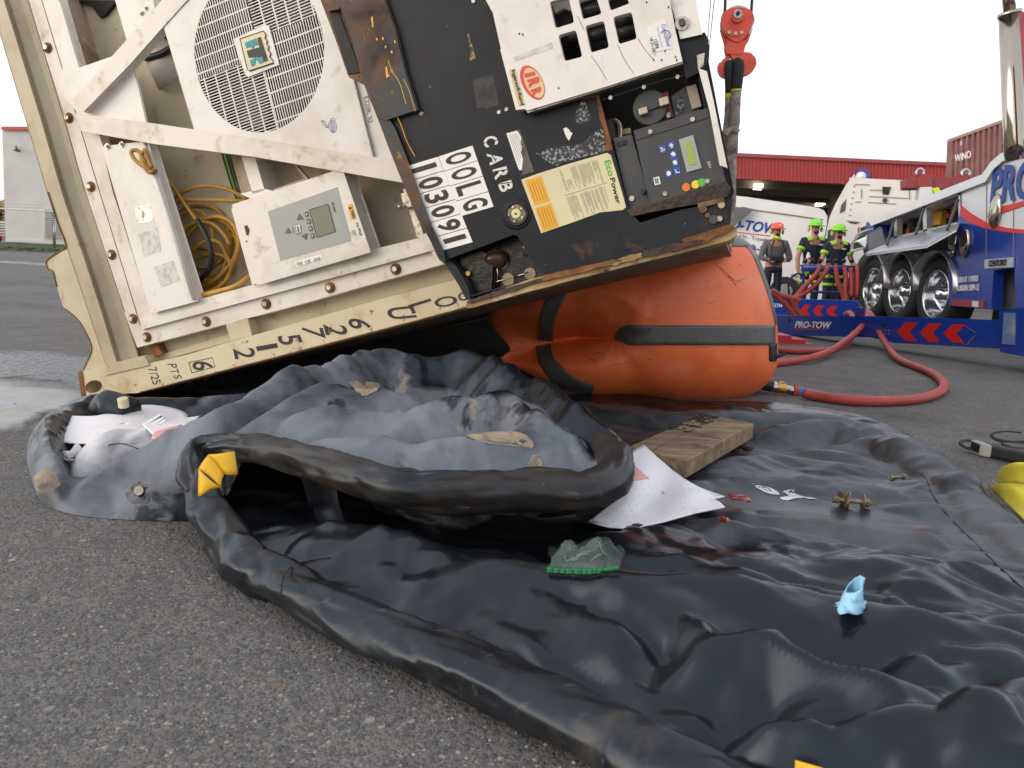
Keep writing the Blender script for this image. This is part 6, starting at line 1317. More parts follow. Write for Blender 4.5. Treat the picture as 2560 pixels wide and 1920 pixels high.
lampm = mat("lit_tube", (.9, .85, .7), .5, emit=(1., .88, .62, 9.)) 
for px, py in ((1895, 467), (1870, 498), (2050, 510), (2200, 480)):
    q = onz(px, py, zc-.02); M().box(q, (.35, .0, 0), (.35, 1.3, 0), (0, 0, .10)).obj("ceiling_lamp", lampm, RB)
q = RP(2152, 443, .3); M().ball(q, .2, 10, 7).obj("fascia_lamp", mat("lamp_globe", (.7, .7, .75), .2), RB, smooth=True); M().disc(RP(2152, 443, .05), RP.n, .3, .15, 12).obj("lamp_plate", bluem, RB)
# ---- stacked brown container
ST = thing("brown_container", "weathered brown corrugated container standing high behind the recovery truck", "container", at(2400, 700, 20))
SA_, SB_ = at(2366, 700, 21), at(2640, 700, 15.5); SPn = vplane(SA_, SB_); brc = mat("brown_container_paint", (.19, .075, .07), .6, layers=[((.26, .15, .13), 1.2, .45, .7), ((.10, .045, .04), 5, .6, .75)])
slab("side_wall", SPn, [(2368, 352), (2640, 252), (2640, 560), (2362, 560)], -.05, 2.3, brc, ST)
slab("top_rail", SPn, [(2368, 349), (2507, 298), (2640, 246), (2640, 254), (2507, 306), (2370, 356)], .03, .12, mat("faded_rail", (.30, .19, .16), .6), ST)
slab("corner_post", SPn, [(2368, 350), (2382, 346), (2375, 560), (2358, 560)], .02, .12, brc, ST)
for k in range(18):
    x = 2390+k*13.8; y0 = 352-(x-2368)*.372; m = M(); rib(m, SPn, (x, y0+3), (x-3.5, 560), .01, .13, .06); m.obj("corrugation", brc, ST)
ptext("container_lettering", "WINO", SPn, .012, (2388, 406), (2428, 394), (2387, 388), paperw, ST, th=.004, bold=.02)
ptext("container_lettering", "0", SPn, .012, (2401, 364), (2405, 363), (2401, 353), paperw, ST, th=.004)
# ---- white semi tractor
SM = thing("white_semi_truck", "white semi truck cab with sleeper parked in front of the dark bay", "truck", at(2180, 720, 17))
MP = Plane(at(2180, 720, 17), (-.46, -1, 0))
swm = mat("semi_white", (.66, .64, .60), .4, layers=[((.55, .50, .43), .8, .45, .7, None, None, .6), ((.3, .25, .2), 12, .68, .75)])
slab("sleeper", MP, [(2128, 449), (2269, 456), (2296, 468), (2298, 700), (2105, 700), (2110, 600), (2116, 552)], 0, 2.2, swm, SM, bevel=.04)
slab("cab", MP, [(2119, 464), (2130, 450), (2117, 552), (2112, 600), (2106, 710), (2060, 710), (2066, 600), (2078, 545), (2093, 511)], -.12, 2., swm, SM, bevel=.05)
slab("side_window", MP, [(2103, 512), (2116, 498), (2114, 525), (2099, 533)], -.1, .05, mat("dark_glass", (.06, .07, .08), .1), SM)
slab("side_window", MP, [(2070, 575), (2110, 562), (2108, 612), (2066, 615)], -.1, .05, bpy.data.materials["dark_glass"], SM)
slab("vent_scoop", MP, [(2206, 467), (2227, 467), (2221, 487), (2206, 485)], .03, .08, dark, SM)
M().disc(MP(2212, 501, 0), MP.n, .05, .04, 12).obj("port", grey, SM)
for a, b in (((2175, 475), (2205, 476)), ((2172, 491), (2270, 496)), ((2138, 505), (2153, 505)), ((2170, 506), (2240, 510)), ((2137, 461), (2175, 462)), ((2117, 552), (2150, 556)), ((2154, 472), (2154, 497)), ((2250, 474), (2274, 475)), ((2274, 475), (2274, 500))):
    m = M(); rib(m, MP, a, b, .012, .02, .02); m.obj("seam", inkgrey, SM)
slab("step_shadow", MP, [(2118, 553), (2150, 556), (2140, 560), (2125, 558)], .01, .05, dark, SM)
for k in range(6): M().disc(MP(2136-k*2.4, 466+k*14.5, 0), MP.n, .018, .015, 8).obj("rivet", inkgrey, SM)
slab("red_reflector", MP, [(2144, 568), (2148, 567), (2148, 585), (2144, 586)], .02, .05, redp, SM)
for px in (2085, 2240): M().disc(at(px, 745, 16.8), MP.n, .5, .3, 24).obj("wheel", tyre, SM)
# ---- service van box
SV = thing("service_van", "white box van with blue tow company lettering, parked behind the three men", "van", at(1950, 760, 14))
VP = Plane(at(1950, 740, 14), (-.38, -1, 0))
vw = mat("van_white", (.76, .76, .77), .35, layers=[((.55, .55, .56), .6, .4, .8)])
bl2 = mat("blue_print", (.012, .055, .28), .4)
slab("box_body", VP, [(1700, 478), (1829, 497), (1868, 501), (2020, 524), (2042, 528), (2053, 533), (2059, 543), (2058, 560), (2050, 600), (2046, 745), (1700, 745)], 0, 2.3, vw, SV, bevel=.06)
m = M(); m.tube([VP(1700, 498, .01), VP(1830, 517, .01), VP(2057, 549, .01)], .012, 6); m.obj("roof_seam", inkgrey, SV)
ptext("van_lettering", "PRO-TOW", VP, .005, (1786, 566), (1946, 587), (1790, 540), bl2, SV, th=.006, bold=.03, shear=.25)
ptext("van_lettering", "24 Hr. Towing", VP, .005, (1826, 594), (1932, 611), (1826, 580), inkgrey, SV, th=.006)
ptext("van_lettering", "253-815", VP, .005, (1850, 624), (1940, 634), (1850, 608), bl2, SV, th=.006, bold=.02)
ptext("van_lettering", "Kent", VP, .005, (1978, 693), (2004, 696), (1978, 684), inkgrey, SV, th=.006)
ptext("van_lettering", "Auburn", VP, .005, (1978, 716), (2020, 720), (1978, 705), inkgrey, SV, th=.006)
for a, b, mm, w_ in (((1760, 571), (1926, 590), redp, .018), ((1830, 630), (1905, 640), inkgrey, .010), ((1978, 702), (2000, 703), inkgrey, .010)): m = M(); rib(m, VP, a, b, .006, w_, .006); m.obj("stripe", mm, SV)
slab("side_flap", VP, [(1829, 524), (1845, 519), (1858, 517), (1885, 523), (1829, 570)], .16, .04, mat("grey_flap", (.10, .105, .11), .5, layers=[((.2, .2, .2), 2, .4, .7)]), SV)
M().disc(VP(1962, 728, .02)+np.array([0, 0, 0]), VP.n, .26, .1, 24).obj("wheel", tyre, SV); M().disc(VP(1962, 728, .11), VP.n, .13, .03, 20).obj("hub", silver, SV)
slab("under_frame", VP, [(1700, 740), (2046, 743), (2044, 760), (1700, 758)], -.1, 2., dark, SV)
# ---- recovery truck
XT = 5.3
TRK = Plane((XT, 9, 0), (-1, 0, 0))
RT_ = thing("recovery_truck", "blue and white heavy recovery truck with open toolboxes and chrome wheels at the right edge", "truck", (XT, 9, 0))
body = [(2172, 552), (2455, 441), (2477, 410), (2501, 388), (2560, 367), (2640, 340), (2640, 600), (2560, 583), (2514, 574), (2466, 563), (2427, 545), (2401, 525)]
slab("upper_body", TRK, [(2401, 470), (2455, 447), (2477, 416), (2501, 394), (2560, 374), (2680, 330), (2680, 600), (2560, 580), (2514, 574), (2466, 563), (2427, 545), (2401, 525)], 0, .12, trw, RT_)
slab("roof_rail", TRK, [(2172, 550), (2455, 439), (2477, 408), (2501, 387), (2560, 366), (2680, 322), (2680, 340), (2560, 380), (2505, 400), (2482, 421), (2462, 452), (2178, 562)], .05, 1.6, trw, RT_, bevel=.015)
slab("lower_body", TRK, [(2401, 525), (2427, 545), (2466, 563), (2514, 574), (2560, 580), (2700, 600), (2700, 800), (2540, 772), (2536, 668), (2484, 676), (2478, 774), (2374, 764), (2368, 640), (2385, 590)], .004, .12, bluem, RT_)
for nm, p, mm, o_ in (("red_swoosh", [(2401, 513), (2427, 534), (2466, 556), (2514, 569), (2560, 574), (2690, 588), (2690, 600), (2560, 584), (2512, 580), (2462, 571), (2418, 554), (2401, 539)], redp, .012), ("red_stripe", [(2473, 523), (2560, 502), (2690, 470), (2690, 484), (2560, 514), (2468, 545)], redp, .012)):
    slab(nm, TRK, p, o_, .01, mm, RT_)
q0 = TRK(2475, 510, .02); qe = TRK(2514, 505, .02); hh_ = TRK(2475, 420, .02)-q0; LL = (qe-q0)*6.9; LL[2] = (qe-q0)[2]*6.9
text("truck_lettering", "PRO-TOW", q0, q0+LL, q0+hh_, bl2, RT_, TRK.n, th=.005, bold=.03, shear=.22)
text("truck_lettering", "USDOT 1193035", TRK(2396, 707, .02), TRK(2446, 703, .02), TRK(2396, 693, .02), paperw, RT_, TRK.n, th=.004, bold=.01)
text("truck_lettering", "AUBURN 5099-12", TRK(2392, 728, .02), TRK(2448, 726, .02), TRK(2392, 713, .02), paperw, RT_, TRK.n, th=.004, bold=.01)
slab("maker_plate", TRK, [(2461, 649), (2533, 643), (2532, 668), (2461, 671)], .03, .02, silver, RT_)
text("truck_lettering", "CENTURY", TRK(2472, 667, .035), TRK(2516, 664, .035), TRK(2472, 651, .035), letter, RT_, TRK.n, th=.004, bold=.02)
slab("step_tread", TRK, [(2484, 676), (2536, 668), (2540, 772), (2478, 774)], -.2, .03, silver, RT_)
slab("marker_light", TRK, [(2382, 747), (2460, 753), (2459, 769), (2382, 764)], .02, .02, redst, RT_); slab("marker_lens", TRK, [(2430, 752), (2444, 753), (2444, 768), (2430, 766)], .03, .02, trw, RT_)
for k, x in enumerate((2466, 2534)): m = M(); rib(m, TRK, (x, 440 if k else 460), (x-1, 640), .006, .012, .012); m.obj("panel_gap", inkgrey, RT_)
# toolbox wall with three openings
def xh(P): return [TRK(*p) for p in P]
oa = [(2316, 519), (2399, 487), (2396, 556), (2326, 571)]; ob = [(2241, 543), (2306, 521), (2306, 576), (2243, 590)]; oc = [(2184, 562), (2235, 547), (2232, 592), (2200, 600)]
for q in ([(2172, 553), (2403, 464), (2403, 486), (2316, 518), (2240, 543), (2184, 562), (2174, 566)], [(2306, 514), (2315, 511), (2318, 580), (2308, 583)], [(2235, 538), (2242, 535), (2242, 601), (2235, 603)], [(2396, 484), (2404, 481), (2404, 566), (2396, 568)], [(2326, 571), (2403, 553), (2403, 570), (2330, 590), (2240, 612), (2192, 622), (2196, 602), (2243, 590)]):
    slab("toolbox_frame", TRK, q, .0, .08, silver, RT_)
slab("toolbox_interior", TRK, [(2150, 570), (2403, 476), (2403, 590), (2160, 640)], -.40, .02, dark, RT_)
slab("rear_corner", TRK, [(2165, 556), (2184, 552), (2184, 580), (2163, 590)], .03, 1.5, bluem, RT_)
M().box(TRK(2342, 546, -.33), (.1, 0, 0), (0, .36, 0), (0, 0, .20)).obj("yellow_crate", mat("amber_crate", (.62, .30, .015), .5), RT_, bevel=.02)
slab("tool_board", TRK, [(2268, 550), (2300, 540), (2300, 574), (2268, 582)], -.34, .03, silver, RT_)
for k, (x, y, mm) in enumerate(((2375, 540, redst), (2388, 520, redst), (2370, 510, silver), (2384, 500, silver), (2212, 575, bluet), (2282, 558, grey), (2258, 568, blkrub), (2275, 580, redst))): M().box(TRK(x, y, -.30), (.08, 0, 0), (0, .07+.03*(k % 3), 0), (0, 0, .07+.04*(k % 2))).obj("stowed_tool", mm, RT_, bevel=.01)
for (a, b) in (((2310, 522), (2290, 585)), ((2395, 500), (2368, 575)), ((2236, 548), (2218, 612))): m = M(); m.tube([TRK(*a, .02), atx(b[0], b[1], XT-.3)], .018, 8); m.obj("gas_strut", grey, RT_)
dr = [TRK(2398, 558, .02), TRK(2310, 579, .02), TRK(2238, 596, .02), TRK(2185, 612, .02)]; dl = [atx(2392, 572, XT-.35), atx(2318, 613, XT-.45), atx(2232, 625, XT-.45), atx(2166, 634, XT-.45)]
for i in range(3): M().prism([dr[i], dl[i], dl[i+1], dr[i+1]], (0, 0, -.03)).obj("fold_down_door", silver, RT_, bevel=.004)
m = M(); rr_ = [atx(2128, 628, XT-.3), atx(2131, 606, XT-.25), atx(2145, 586, XT-.2), atx(2166, 577, XT-.15), atx(2180, 572, XT-.1), atx(2168, 590, XT-.12), atx(2166, 618, XT-.2)]
M().prism(rr_, (.02, .02, 0)).obj("open_door", chr2, RT_); m.tube(rr_+[rr_[0]], .02, 6); m.obj("door_frame", silver, RT_)
M().prism([atx(2166, 600, XT-.2), atx(2172, 585, XT-.18), atx(2200, 566, XT-.1), atx(2205, 572, XT-.1), atx(2215, 612, XT-.2), atx(2172, 624, XT-.3)], (.03, .02, 0)).obj("open_door", mat("door_lining", (.03, .035, .045), .25), RT_)
for px, py, a, b in ((2489, 528, .10, .19), (2413, 609, .09, .17), (2384, 607, .07, .12), (2380, 631, .06, .06)):
    m = M(); c = TRK(px, py, .02); m.ball(c, 1, 16, 10, (.05, a, b)); m.obj("chrome_lamp", chrome, RT_, smooth=True)
# wheels
def wheel(px, par):
    y = XT/((ray(px, 727)[0])/(ray(px, 727)[1])); c = np.array([XT+.04, y, .47]); 
    m = M(); prof = [(.30, .0), (.33, -.02), (.42, -.03), (.46, .02), (.47, .1), (.46, .25), (.40, .28), (.30, .27)]
    def lathe(prof, mm, nm, par_, sm=True, seg=40):
        P = [[c+np.array([d, r_*math.cos(a), r_*math.sin(a)]) for a in np.linspace(0, 2*math.pi, seg, endpoint=False)] for r_, d in prof]; q = M(); q.grid(P, close_v=True); return q.obj(nm, mm, par_, smooth=sm)
    w_ = lathe(prof, tyre, "wheel", par); r = lathe([(.305, -.01), (.295, -.02), (.285, .0), (.27, .06), (.26, .14), (.20, .17), (.12, .12), (.09, .04), (.06, .0), (.0, -.01)], chr2, "rim", par); r.parent = w_
    for k in range(10):
        a = k*.628; q = M(); q.disc(c+np.array([.16, .17*math.cos(a), .17*math.sin(a)]), (-1, 0, 0), .018, .05, 8); o = q.obj("wheel_nut", chrome, par); o.parent = w_
    f = M(); A = np.linspace(.15, math.pi-.05, 18); f.grid([[c+np.array([dx, .54*math.cos(a), .54*math.sin(a)]) for dx in (-.10, .1, .3)] for a in A]); f.obj("fender", silver, par, smooth=True, solid=.015)
for px in (2175, 2243, 2334): wheel(px, RT_)
bxw(M(), XT+.25, XT+2.2, 6.3, 11.9, .55, .95).obj("chassis", dark, RT_); bxw(M(), XT+.3, XT+2.3, 6.8, 11.4, .9, 1.15).obj("deck", dark, RT_)
bxw(M(), XT+1.6, XT+1.9, 8.9, 11.2, 0.02, .93).obj("far_wheels", tyre, RT_)
# exhaust stack and boom head
m = M(); m.tube([at(2540, 400, 8.0), at(2536, 360, 8.0), at(2525, 32, 8.0)], .098, 28); m.obj("exhaust_stack", chrome, RT_, smooth=True)
m = M(); m.tube([at(2525, 34, 8.0), at(2517, -60, 8.0)], .055, 20); m.obj("stack_outlet", chrome, RT_, smooth=True)
m = M(); m.tube([at(2525, 40, 8.0), at(2524, 30, 8.0)], .106, 28); m.obj("stack_collar", chrome, RT_, smooth=True)
m = M(); m.tube([at(2590, 380, 7.6), at(2566, 30, 7.6)], .06, 20); m.obj("exhaust_stack", redst, RT_, smooth=True)
BH = Plane(at(2340, 460, 12.5), (-.3, -1, 0))
slab("boom_head", BH, [(2267, 446), (2296, 440), (2300, 436), (2332, 438), (2340, 446), (2390, 444), (2398, 436), (2420, 438), (2430, 446), (2428, 462), (2390, 474), (2340, 468), (2330, 466), (2268, 466)], 0, .5, redst, RT_, bevel=.02)
slab("boom_head", BH, [(2297, 445), (2330, 444), (2330, 465), (2297, 465)], .05, .04, redst, RT_, bevel=.01); slab("boom_head", BH, [(2385, 446), (2415, 442), (2415, 460), (2385, 466)], .05, .04, redst, RT_, bevel=.01)
for px, py in ((2300, 432), (2414, 434)): m = M(); q = BH(px, py, 0); m.tube([q+np.array([.06*math.cos(a), 0, .06*math.sin(a)]) for a in np.linspace(-.5, 3.9, 14)], .02, 8); m.obj("sheave_lug", silver, RT_, smooth=True)
m = M(); bxw(m, 4.9+1.0, 4.9+1.9, 7.5, 11, 1.5, 1.62); m.obj("boom_arm", redst, RT_)
slab("hi_vis_bundle", BH, [(2332, 470), (2346, 468), (2355, 482), (2336, 482)], .1, .2, mat("hi_vis_yellow", (.62, .72, .03), .7), RT_); slab("white_tank", BH, [(2300, 468), (2330, 467), (2334, 500), (2296, 500)], .05, .3, trw, RT_)
# outrigger beams
def beam(nm, PLn, poly, off, th): return slab(nm, PLn, poly, off, th, bluem, RT_, bevel=.006)
BP = vplane(at(1940, 800, 8.6), at(2520, 800, 6.2))
b1 = beam("outrigger", BP, [(1900, 786), (1966, 790), (2200, 793), (2200, 842), (1949, 837), (1900, 836)], 0, .16)
b2 = beam("outrigger", BP, [(2140, 790), (2165, 792), (2513, 803), (2503, 870), (2238, 856), (2166, 840), (2150, 832)], .03, .2)
slab("outrigger_socket", BP, [(2500, 780), (2560, 772), (2680, 770), (2680, 900), (2560, 888), (2503, 878)], .05, .3, bluem, RT_, bevel=.01)
slab("wear_plate", BP, [(2509, 782), (2538, 782), (2536, 862), (2505, 860)], .06, .02, mat("worn_blue", (.12, .2, .35), .5, layers=[((.3, .3, .3), 5, .5, .6)]), RT_)
Q9 = lambda *a: Zs(1920, 600, .2893, *a)
def subp(o, p): o.parent = p; return o
redc = mat("chevron_red", (.58, .02, .012), .4)
for q in ([(1115, 790), (1190, 712), (1300, 712), (1220, 795), (1285, 872), (1190, 872)], [(1310, 800), (1390, 720), (1500, 722), (1425, 800), (1480, 882), (1390, 880)], [(1512, 805), (1595, 728), (1710, 730), (1625, 810), (1695, 892), (1600, 888)]): subp(slab("chevron", BP, Q9(*q), .033, .003, redc, RT_), b2)
subp(ptext("beam_lettering", "PRO-TOW", BP, .002, *Q9((232, 757), (548, 768), (236, 700)), paperw, RT_, th=.004, bold=.03, shear=.25), b1)
m = M(); rib(m, BP, *Q9((230, 768), (490, 776)), .004, .010, .004); subp(m.obj("underline", redc, RT_), b1)
for p, par, o_ in (((185, 692), b1, .0), ((998, 735), b2, .03)): subp(M().disc(BP(*Q9(p)[0], o_), BP.n, .022, .003, 16).obj("pin_hole", dark, RT_), par)
for k in range(4): subp(M().disc(BP(*Q9((1018+28*(k % 2), 785+30*(k//2)))[0], .03), BP.n, .006, .005, 8).obj("rivet", silver, RT_), b2)
m = M(); rib(m, BP, *Q9((1715, 905), (1790, 820)), .034, .006, .004); rib(m, BP, *Q9((1700, 740), (1790, 800)), .034, .005, .004); subp(m.obj("weld_mark", silver, RT_, kind="stuff"), b2)
BP2 = vplane(at(1940, 800, 10.8), at(2150, 800, 10.2))
b3 = beam("outrigger", BP2, [(1900, 747), (1992, 749), (2140, 753), (2152, 775), (2150, 800), (1900, 796)], 0, .16)
for q in ([(272, 605), (320, 560), (375, 562), (335, 608), (360, 652), (300, 652)], [(385, 605), (435, 562), (488, 565), (450, 612), (475, 656), (420, 656)], [(500, 608), (548, 568), (607, 570), (565, 615), (597, 658), (535, 656)]): subp(slab("chevron", BP2, Q9(*q), .004, .004, redc, RT_), b3)
subp(ptext("beam_lettering", "PRO-TOW", BP2, .002, *Q9((-60, 578), (135, 584), (-55, 545)), paperw, RT_, th=.004, bold=.03, shear=.25), b3)
slab("mudguard_badge", BP, Q9((752, 580), (835, 590), (825, 665), (748, 655)), .12, .02, mat("deep_purple", (.05, .04, .22), .4), RT_)
# red steel ramp on the ground
RR = thing("steel_ramp", "red painted steel block lying under the blue beam behind the air bag", "ramp", onz(1990, 875, 0))
GR = vplane(at(1940, 870, 7.4), at(2040, 870, 7.4))
slab("base", GR, [(1925, 858), (2036, 861), (2034, 872), (1925, 870)], .0, .4, mat("bright_red_steel", (.45, .02, .03), .45), RR); slab("upper_step", GR, [(1925, 838), (1978, 839), (1980, 848), (2014, 850), (2015, 859), (1925, 858)], -.05, .3, bpy.data.materials["bright_red_steel"], RR)
# ---- valve rack with hoses
VR = thing("air_manifold", "blue air control manifold with black knobs and many red hoses in front of the men", "manifold", at(2075, 760, 11.3))
YM = 11.3
K6 = lambda *a: Zs(1760, 420, .217, *a)
m = M(); m.tube([at(2007, 670, YM), at(2150, 673, YM)], .052, 14); m.obj("header_pipe", bluem, VR, smooth=True)
for x, y0, y1 in ((2008, 664, 735), (2146, 666, 740)): m = M(); m.tube([at(x, y0, YM), at(x, y1, YM)], .022, 8); m.obj("post", bluem, VR)
m = M(); m.tube([at(2007, 728, YM), at(2150, 735, YM)], .02, 8); m.obj("lower_rail", bluem, VR)
for k, x in enumerate((1165, 1250, 1340, 1430, 1520, 1610, 1700)):
    q = at(*K6((x, 1070))[0], YM); M().ball(q, .035, 10, 7).obj("valve_knob", blkrub, VR, smooth=True); m = M(); m.tube([q, at(*K6((x, 1125))[0], YM)], .015, 8); m.obj("valve_stem", brass, VR)
    if k < 6: M().ball(at(*K6((x+10, 1240))[0], YM), .022, 8, 6).obj("fitting", brass, VR, smooth=True)
for k, q in enumerate(([(2053, 664), (2044, 680), (2031, 696), (2010, 718), (1992, 739), (1975, 748), (1955, 752)], [(2072, 666), (2058, 688), (2042, 709), (2020, 728), (2001, 739), (1985, 748)], [(2090, 664), (2091, 685), (2096, 710), (2109, 741), (2112, 765), (2111, 785)], [(2111, 668), (2115, 700), (2113, 724), (2117, 752)], [(2127, 670), (2129, 705), (2129, 742)], [(2144, 666), (2144, 700), (2142, 742)], [(2142, 742), (2134, 756), (2126, 772), (2125, 784)])):
    m = M(); m.tube([at(x, y, YM-.12-.15*(i/len(q))) for i, (x, y) in enumerate(q)], .034, 10, smooth=5); m.obj("supply_hose", hosem, VR, smooth=True)
for lb_, q in zip(("steepest", "short middle", "shortest", "nearly level"), ([(1930, 732), (1955, 752), (1979, 778), (1996, 800)], [(1976, 748), (1984, 765), (1998, 785), (2006, 800)], [(1988, 745), (1990, 760), (1984, 776)], [(1930, 726), (1950, 738), (1975, 745), (2000, 752)])):
    hose(lb_+" red air hose of the tangle behind the blue beam's left end", [at(x, y, 9.6) for x, y in q], .034)
m = M(); m.tube([at(1975, 745, 11), at(1971, 715, 11), at(1978, 695, 11), at(1995, 684, 11), at(2006, 690, 11)], .015, 8, smooth=5); m.obj("black_hose", blkrub, VR, smooth=True)
bot = thing("water_bottle", "clear plastic water bottle standing on the blue air manifold", "bottle", at(2021, 655, YM))
m = M(); m.tube([at(2021, 657, YM), at(2021, 640, YM), at(2021, 634, YM), at(2021, 631, YM)], [.03, .03, .015, .012], 12); m.obj("bottle_body", mat("bottle_plastic", (.75, .78, .8), .15), bot, smooth=True); M().disc(at(2021, 649, YM), (0, 0, 1), .0315, .03, 12).obj("label_band", redp, bot)
# ---- people
def skin(name, V, E_, matl, par, rootv=0, sub=1):
    me = bpy.data.meshes.new("s"); org = ORG[root(par).name]; me.from_pydata([tuple(np.array(p, float)-org) for p, r_ in V], E_, []); o = bpy.data.objects.new("s", me); COL.objects.link(o)
    md = o.modifiers.new("k", 'SKIN'); md.use_smooth_shade = True; sl_ = me.skin_vertices[0].data
    for i, (p, r_) in enumerate(V): sl_[i].radius = (r_, r_) if not isinstance(r_, tuple) else r_; sl_[i].use_root = (i == rootv)
    s2 = o.modifiers.new("u", 'SUBSURF'); s2.levels = sub; s2.render_levels = sub
    dg = bpy.context.evaluated_depsgraph_get(); dg.update(); m2 = bpy.data.meshes.new_from_object(o.evaluated_get(dg)); bpy.data.objects.remove(o)
    m2.materials.clear(); m2.materials.append(matl); m2.polygons.foreach_set("use_smooth", [True]*len(m2.polygons)); m2.name = name
    r = bpy.data.objects.new(name, m2); COL.objects.link(r); r.parent = par; return r
skinm = mat("skin", (.42, .22, .14), .5); navy = mat("navy_cloth", (.012, .016, .035), .8); hiv = mat("hi_vis_lime", (.30, .62, .04), .6); limehat = mat("lime_helmet", (.20, .62, .02), .3); orhat = mat("orange_helmet", (.80, .09, .04), .3); yelc = mat("ear_cup_yellow", (.55, .50, .04), .4)
greyj = mat("grey_jacket", (.115, .105, .115), .8); beard = mat("dark_hair", (.03, .018, .012), .8)
def person(label, px, Y, toppy, shirt, hat, hands, sleeves, extra=None, lean=0.):
    top = at(px, toppy, Y); base = np.array([top[0], Y, 0.]); h = top[2]; k = h/1.80; P = thing("person", label, "person", base)
    def W(x, y, z): return base+np.array([x*k, y*k, z*k])
    hl, hr = [np.array(q, float) for q in hands]; el = np.array([-.31, -.06, 1.10]); er = np.array([.31, -.06, 1.10])
    def w(v): return W(*v)
    V = [(W(0, 0, 1.0), (.14*k, .10*k)), (W(0, 0, 1.22), (.15*k, .10*k)), (W(0, 0, 1.42), (.15*k, .10*k)), (W(0, 0, 1.52), .06*k), (W(0, -.01, 1.58), .065*k), (W(0, -.02, 1.66), .092*k), (W(0, -.01, 1.75), .085*k),
         (W(-.19, 0, 1.44), .065*k), (w(el), .05*k), (w(hl), .036*k), (W(.19, 0, 1.44), .065*k), (w(er), .05*k), (w(hr), .036*k),
         (W(-.10, 0, .92), .095*k), (W(-.11, 0, .5), .07*k), (W(-.11, .02, .1), .05*k), (W(-.12, -.12, .05), .045*k), (W(.10, 0, .92), .095*k), (W(.11, 0, .5), .07*k), (W(.11, .02, .1), .05*k), (W(.12, -.12, .05), .045*k)]
    E_ = [(0, 1), (1, 2), (2, 3), (3, 4), (4, 5), (5, 6), (2, 7), (7, 8), (8, 9), (2, 10), (10, 11), (11, 12), (0, 13), (13, 14), (14, 15), (15, 16), (0, 17), (17, 18), (18, 19), (19, 20)]
    for hnd, sgn, n0 in ((hl, 1, 9), (hr, -1, 12)):
        for j in range(4):
            i0 = len(V); f = hnd+np.array([sgn*(-.03+.02*j), -.04, -.015]); f2 = f+np.array([sgn*.01, -.035, -.035-.004*(j in (1, 2))]); V += [(w(f), .010*k), (w(f2), .008*k)]; E_ += [(n0, i0), (i0, i0+1)]
        i0 = len(V); f = hnd+np.array([sgn*.035, -.02, .01]); V += [(w(f), .011*k), (w(f+np.array([sgn*.015, -.03, -.005])), .009*k)]; E_ += [(n0, i0), (i0, i0+1)]
    skin("body", V, E_, skinm, P, 0, 1)
    e = 1.18
    sv = [(W(0, 0, .90), (.172*k, .12*k)), (W(0, 0, 1.2), (.185*k, .125*k)), (W(0, 0, 1.42), (.175*k, .115*k)), (W(0, 0, 1.50), .075*k), (W(-.20, 0, 1.43), .085*k), (W(.20, 0, 1.43), .085*k)]; se = [(0, 1), (1, 2), (2, 3), (2, 4), (2, 5)]
    sL = w(np.array([-.19, 0, 1.44])*.42+el*.58) if not sleeves else w(el); sR = w(np.array([.19, 0, 1.44])*.42+er*.58) if not sleeves else w(er)
    sv += [(sL, .07*k), (sR, .07*k)]; se += [(4, 6), (5, 7)]
    if sleeves: sv += [(w(el*.12+hl*.88), .052*k), (w(er*.12+hr*.88), .052*k)]; se += [(6, 8), (7, 9)]
    skin("shirt", sv, se, shirt, P, 1, 1)
    skin("trousers", [(W(0, 0, .98), (.165*k, .115*k)), (W(-.10, 0, .88), .11*k), (W(-.115, 0, .5), .088*k), (W(-.115, .01, .12), .075*k), (W(.10, 0, .88), .11*k), (W(.115, 0, .5), .088*k), (W(.115, .01, .12), .075*k)], [(0, 1), (1, 2), (2, 3), (0, 4), (4, 5), (5, 6)], navy, P, 0, 1)
    for s in (-1, 1): m = M(); m.ball(W(s*.12, -.07, .055), .085*k, 10, 7, (.7, 1.7, .65)); m.obj("boot", blkrub, P, smooth=True)
    # face
    m = M(); m.ball(W(0, -.112, 1.645), .018*k, 8, 6, (.8, 1, 1.3)); m.obj("nose", skinm, P, smooth=True)
    m = M(); m.ball(W(0, -.085, 1.595), .05*k, 10, 7, (1.05, .55, .8)); m.obj("beard", beard, P, smooth=True)
    for s in (-1, 1): M().ball(W(s*.032, -.105, 1.672), .012*k, 8, 6).obj("eye", letter, P, smooth=True)
    m = M(); m.box(W(0, -.113, 1.603), (.05*k, 0, 0), (0, .01*k, 0), (0, 0, .009*k)); m.obj("mouth", redst, P)
    # helmet
    m = M(); prof = [(.0, 1.855), (.05, 1.85), (.095, 1.825), (.118, 1.785), (.125, 1.735), (.155, 1.722), (.155, 1.714), (.12, 1.718)]; m.grid([[W(r_*math.cos(a), -.015+r_*1.14*math.sin(a)-(.03 if r_ > .14 and math.sin(a) < 0 else 0), z) for a in np.linspace(0, 6.2832, 24, endpoint=False)] for r_, z in prof], close_v=True); m.obj("hard_hat", hat, P, smooth=True, solid=.004)
    m = M(); m.box(W(0, -.155, 1.785), (.05*k, 0, 0), (0, .01, 0), (0, .0, .03*k)); m.obj("hat_badge", paperw, P)
    for s in (-1, 1): m = M(); m.ball(W(s*.125, 0, 1.655), .042*k, 10, 7, (.7, 1, 1.2)); m.obj("ear_muff", yelc, P, smooth=True)
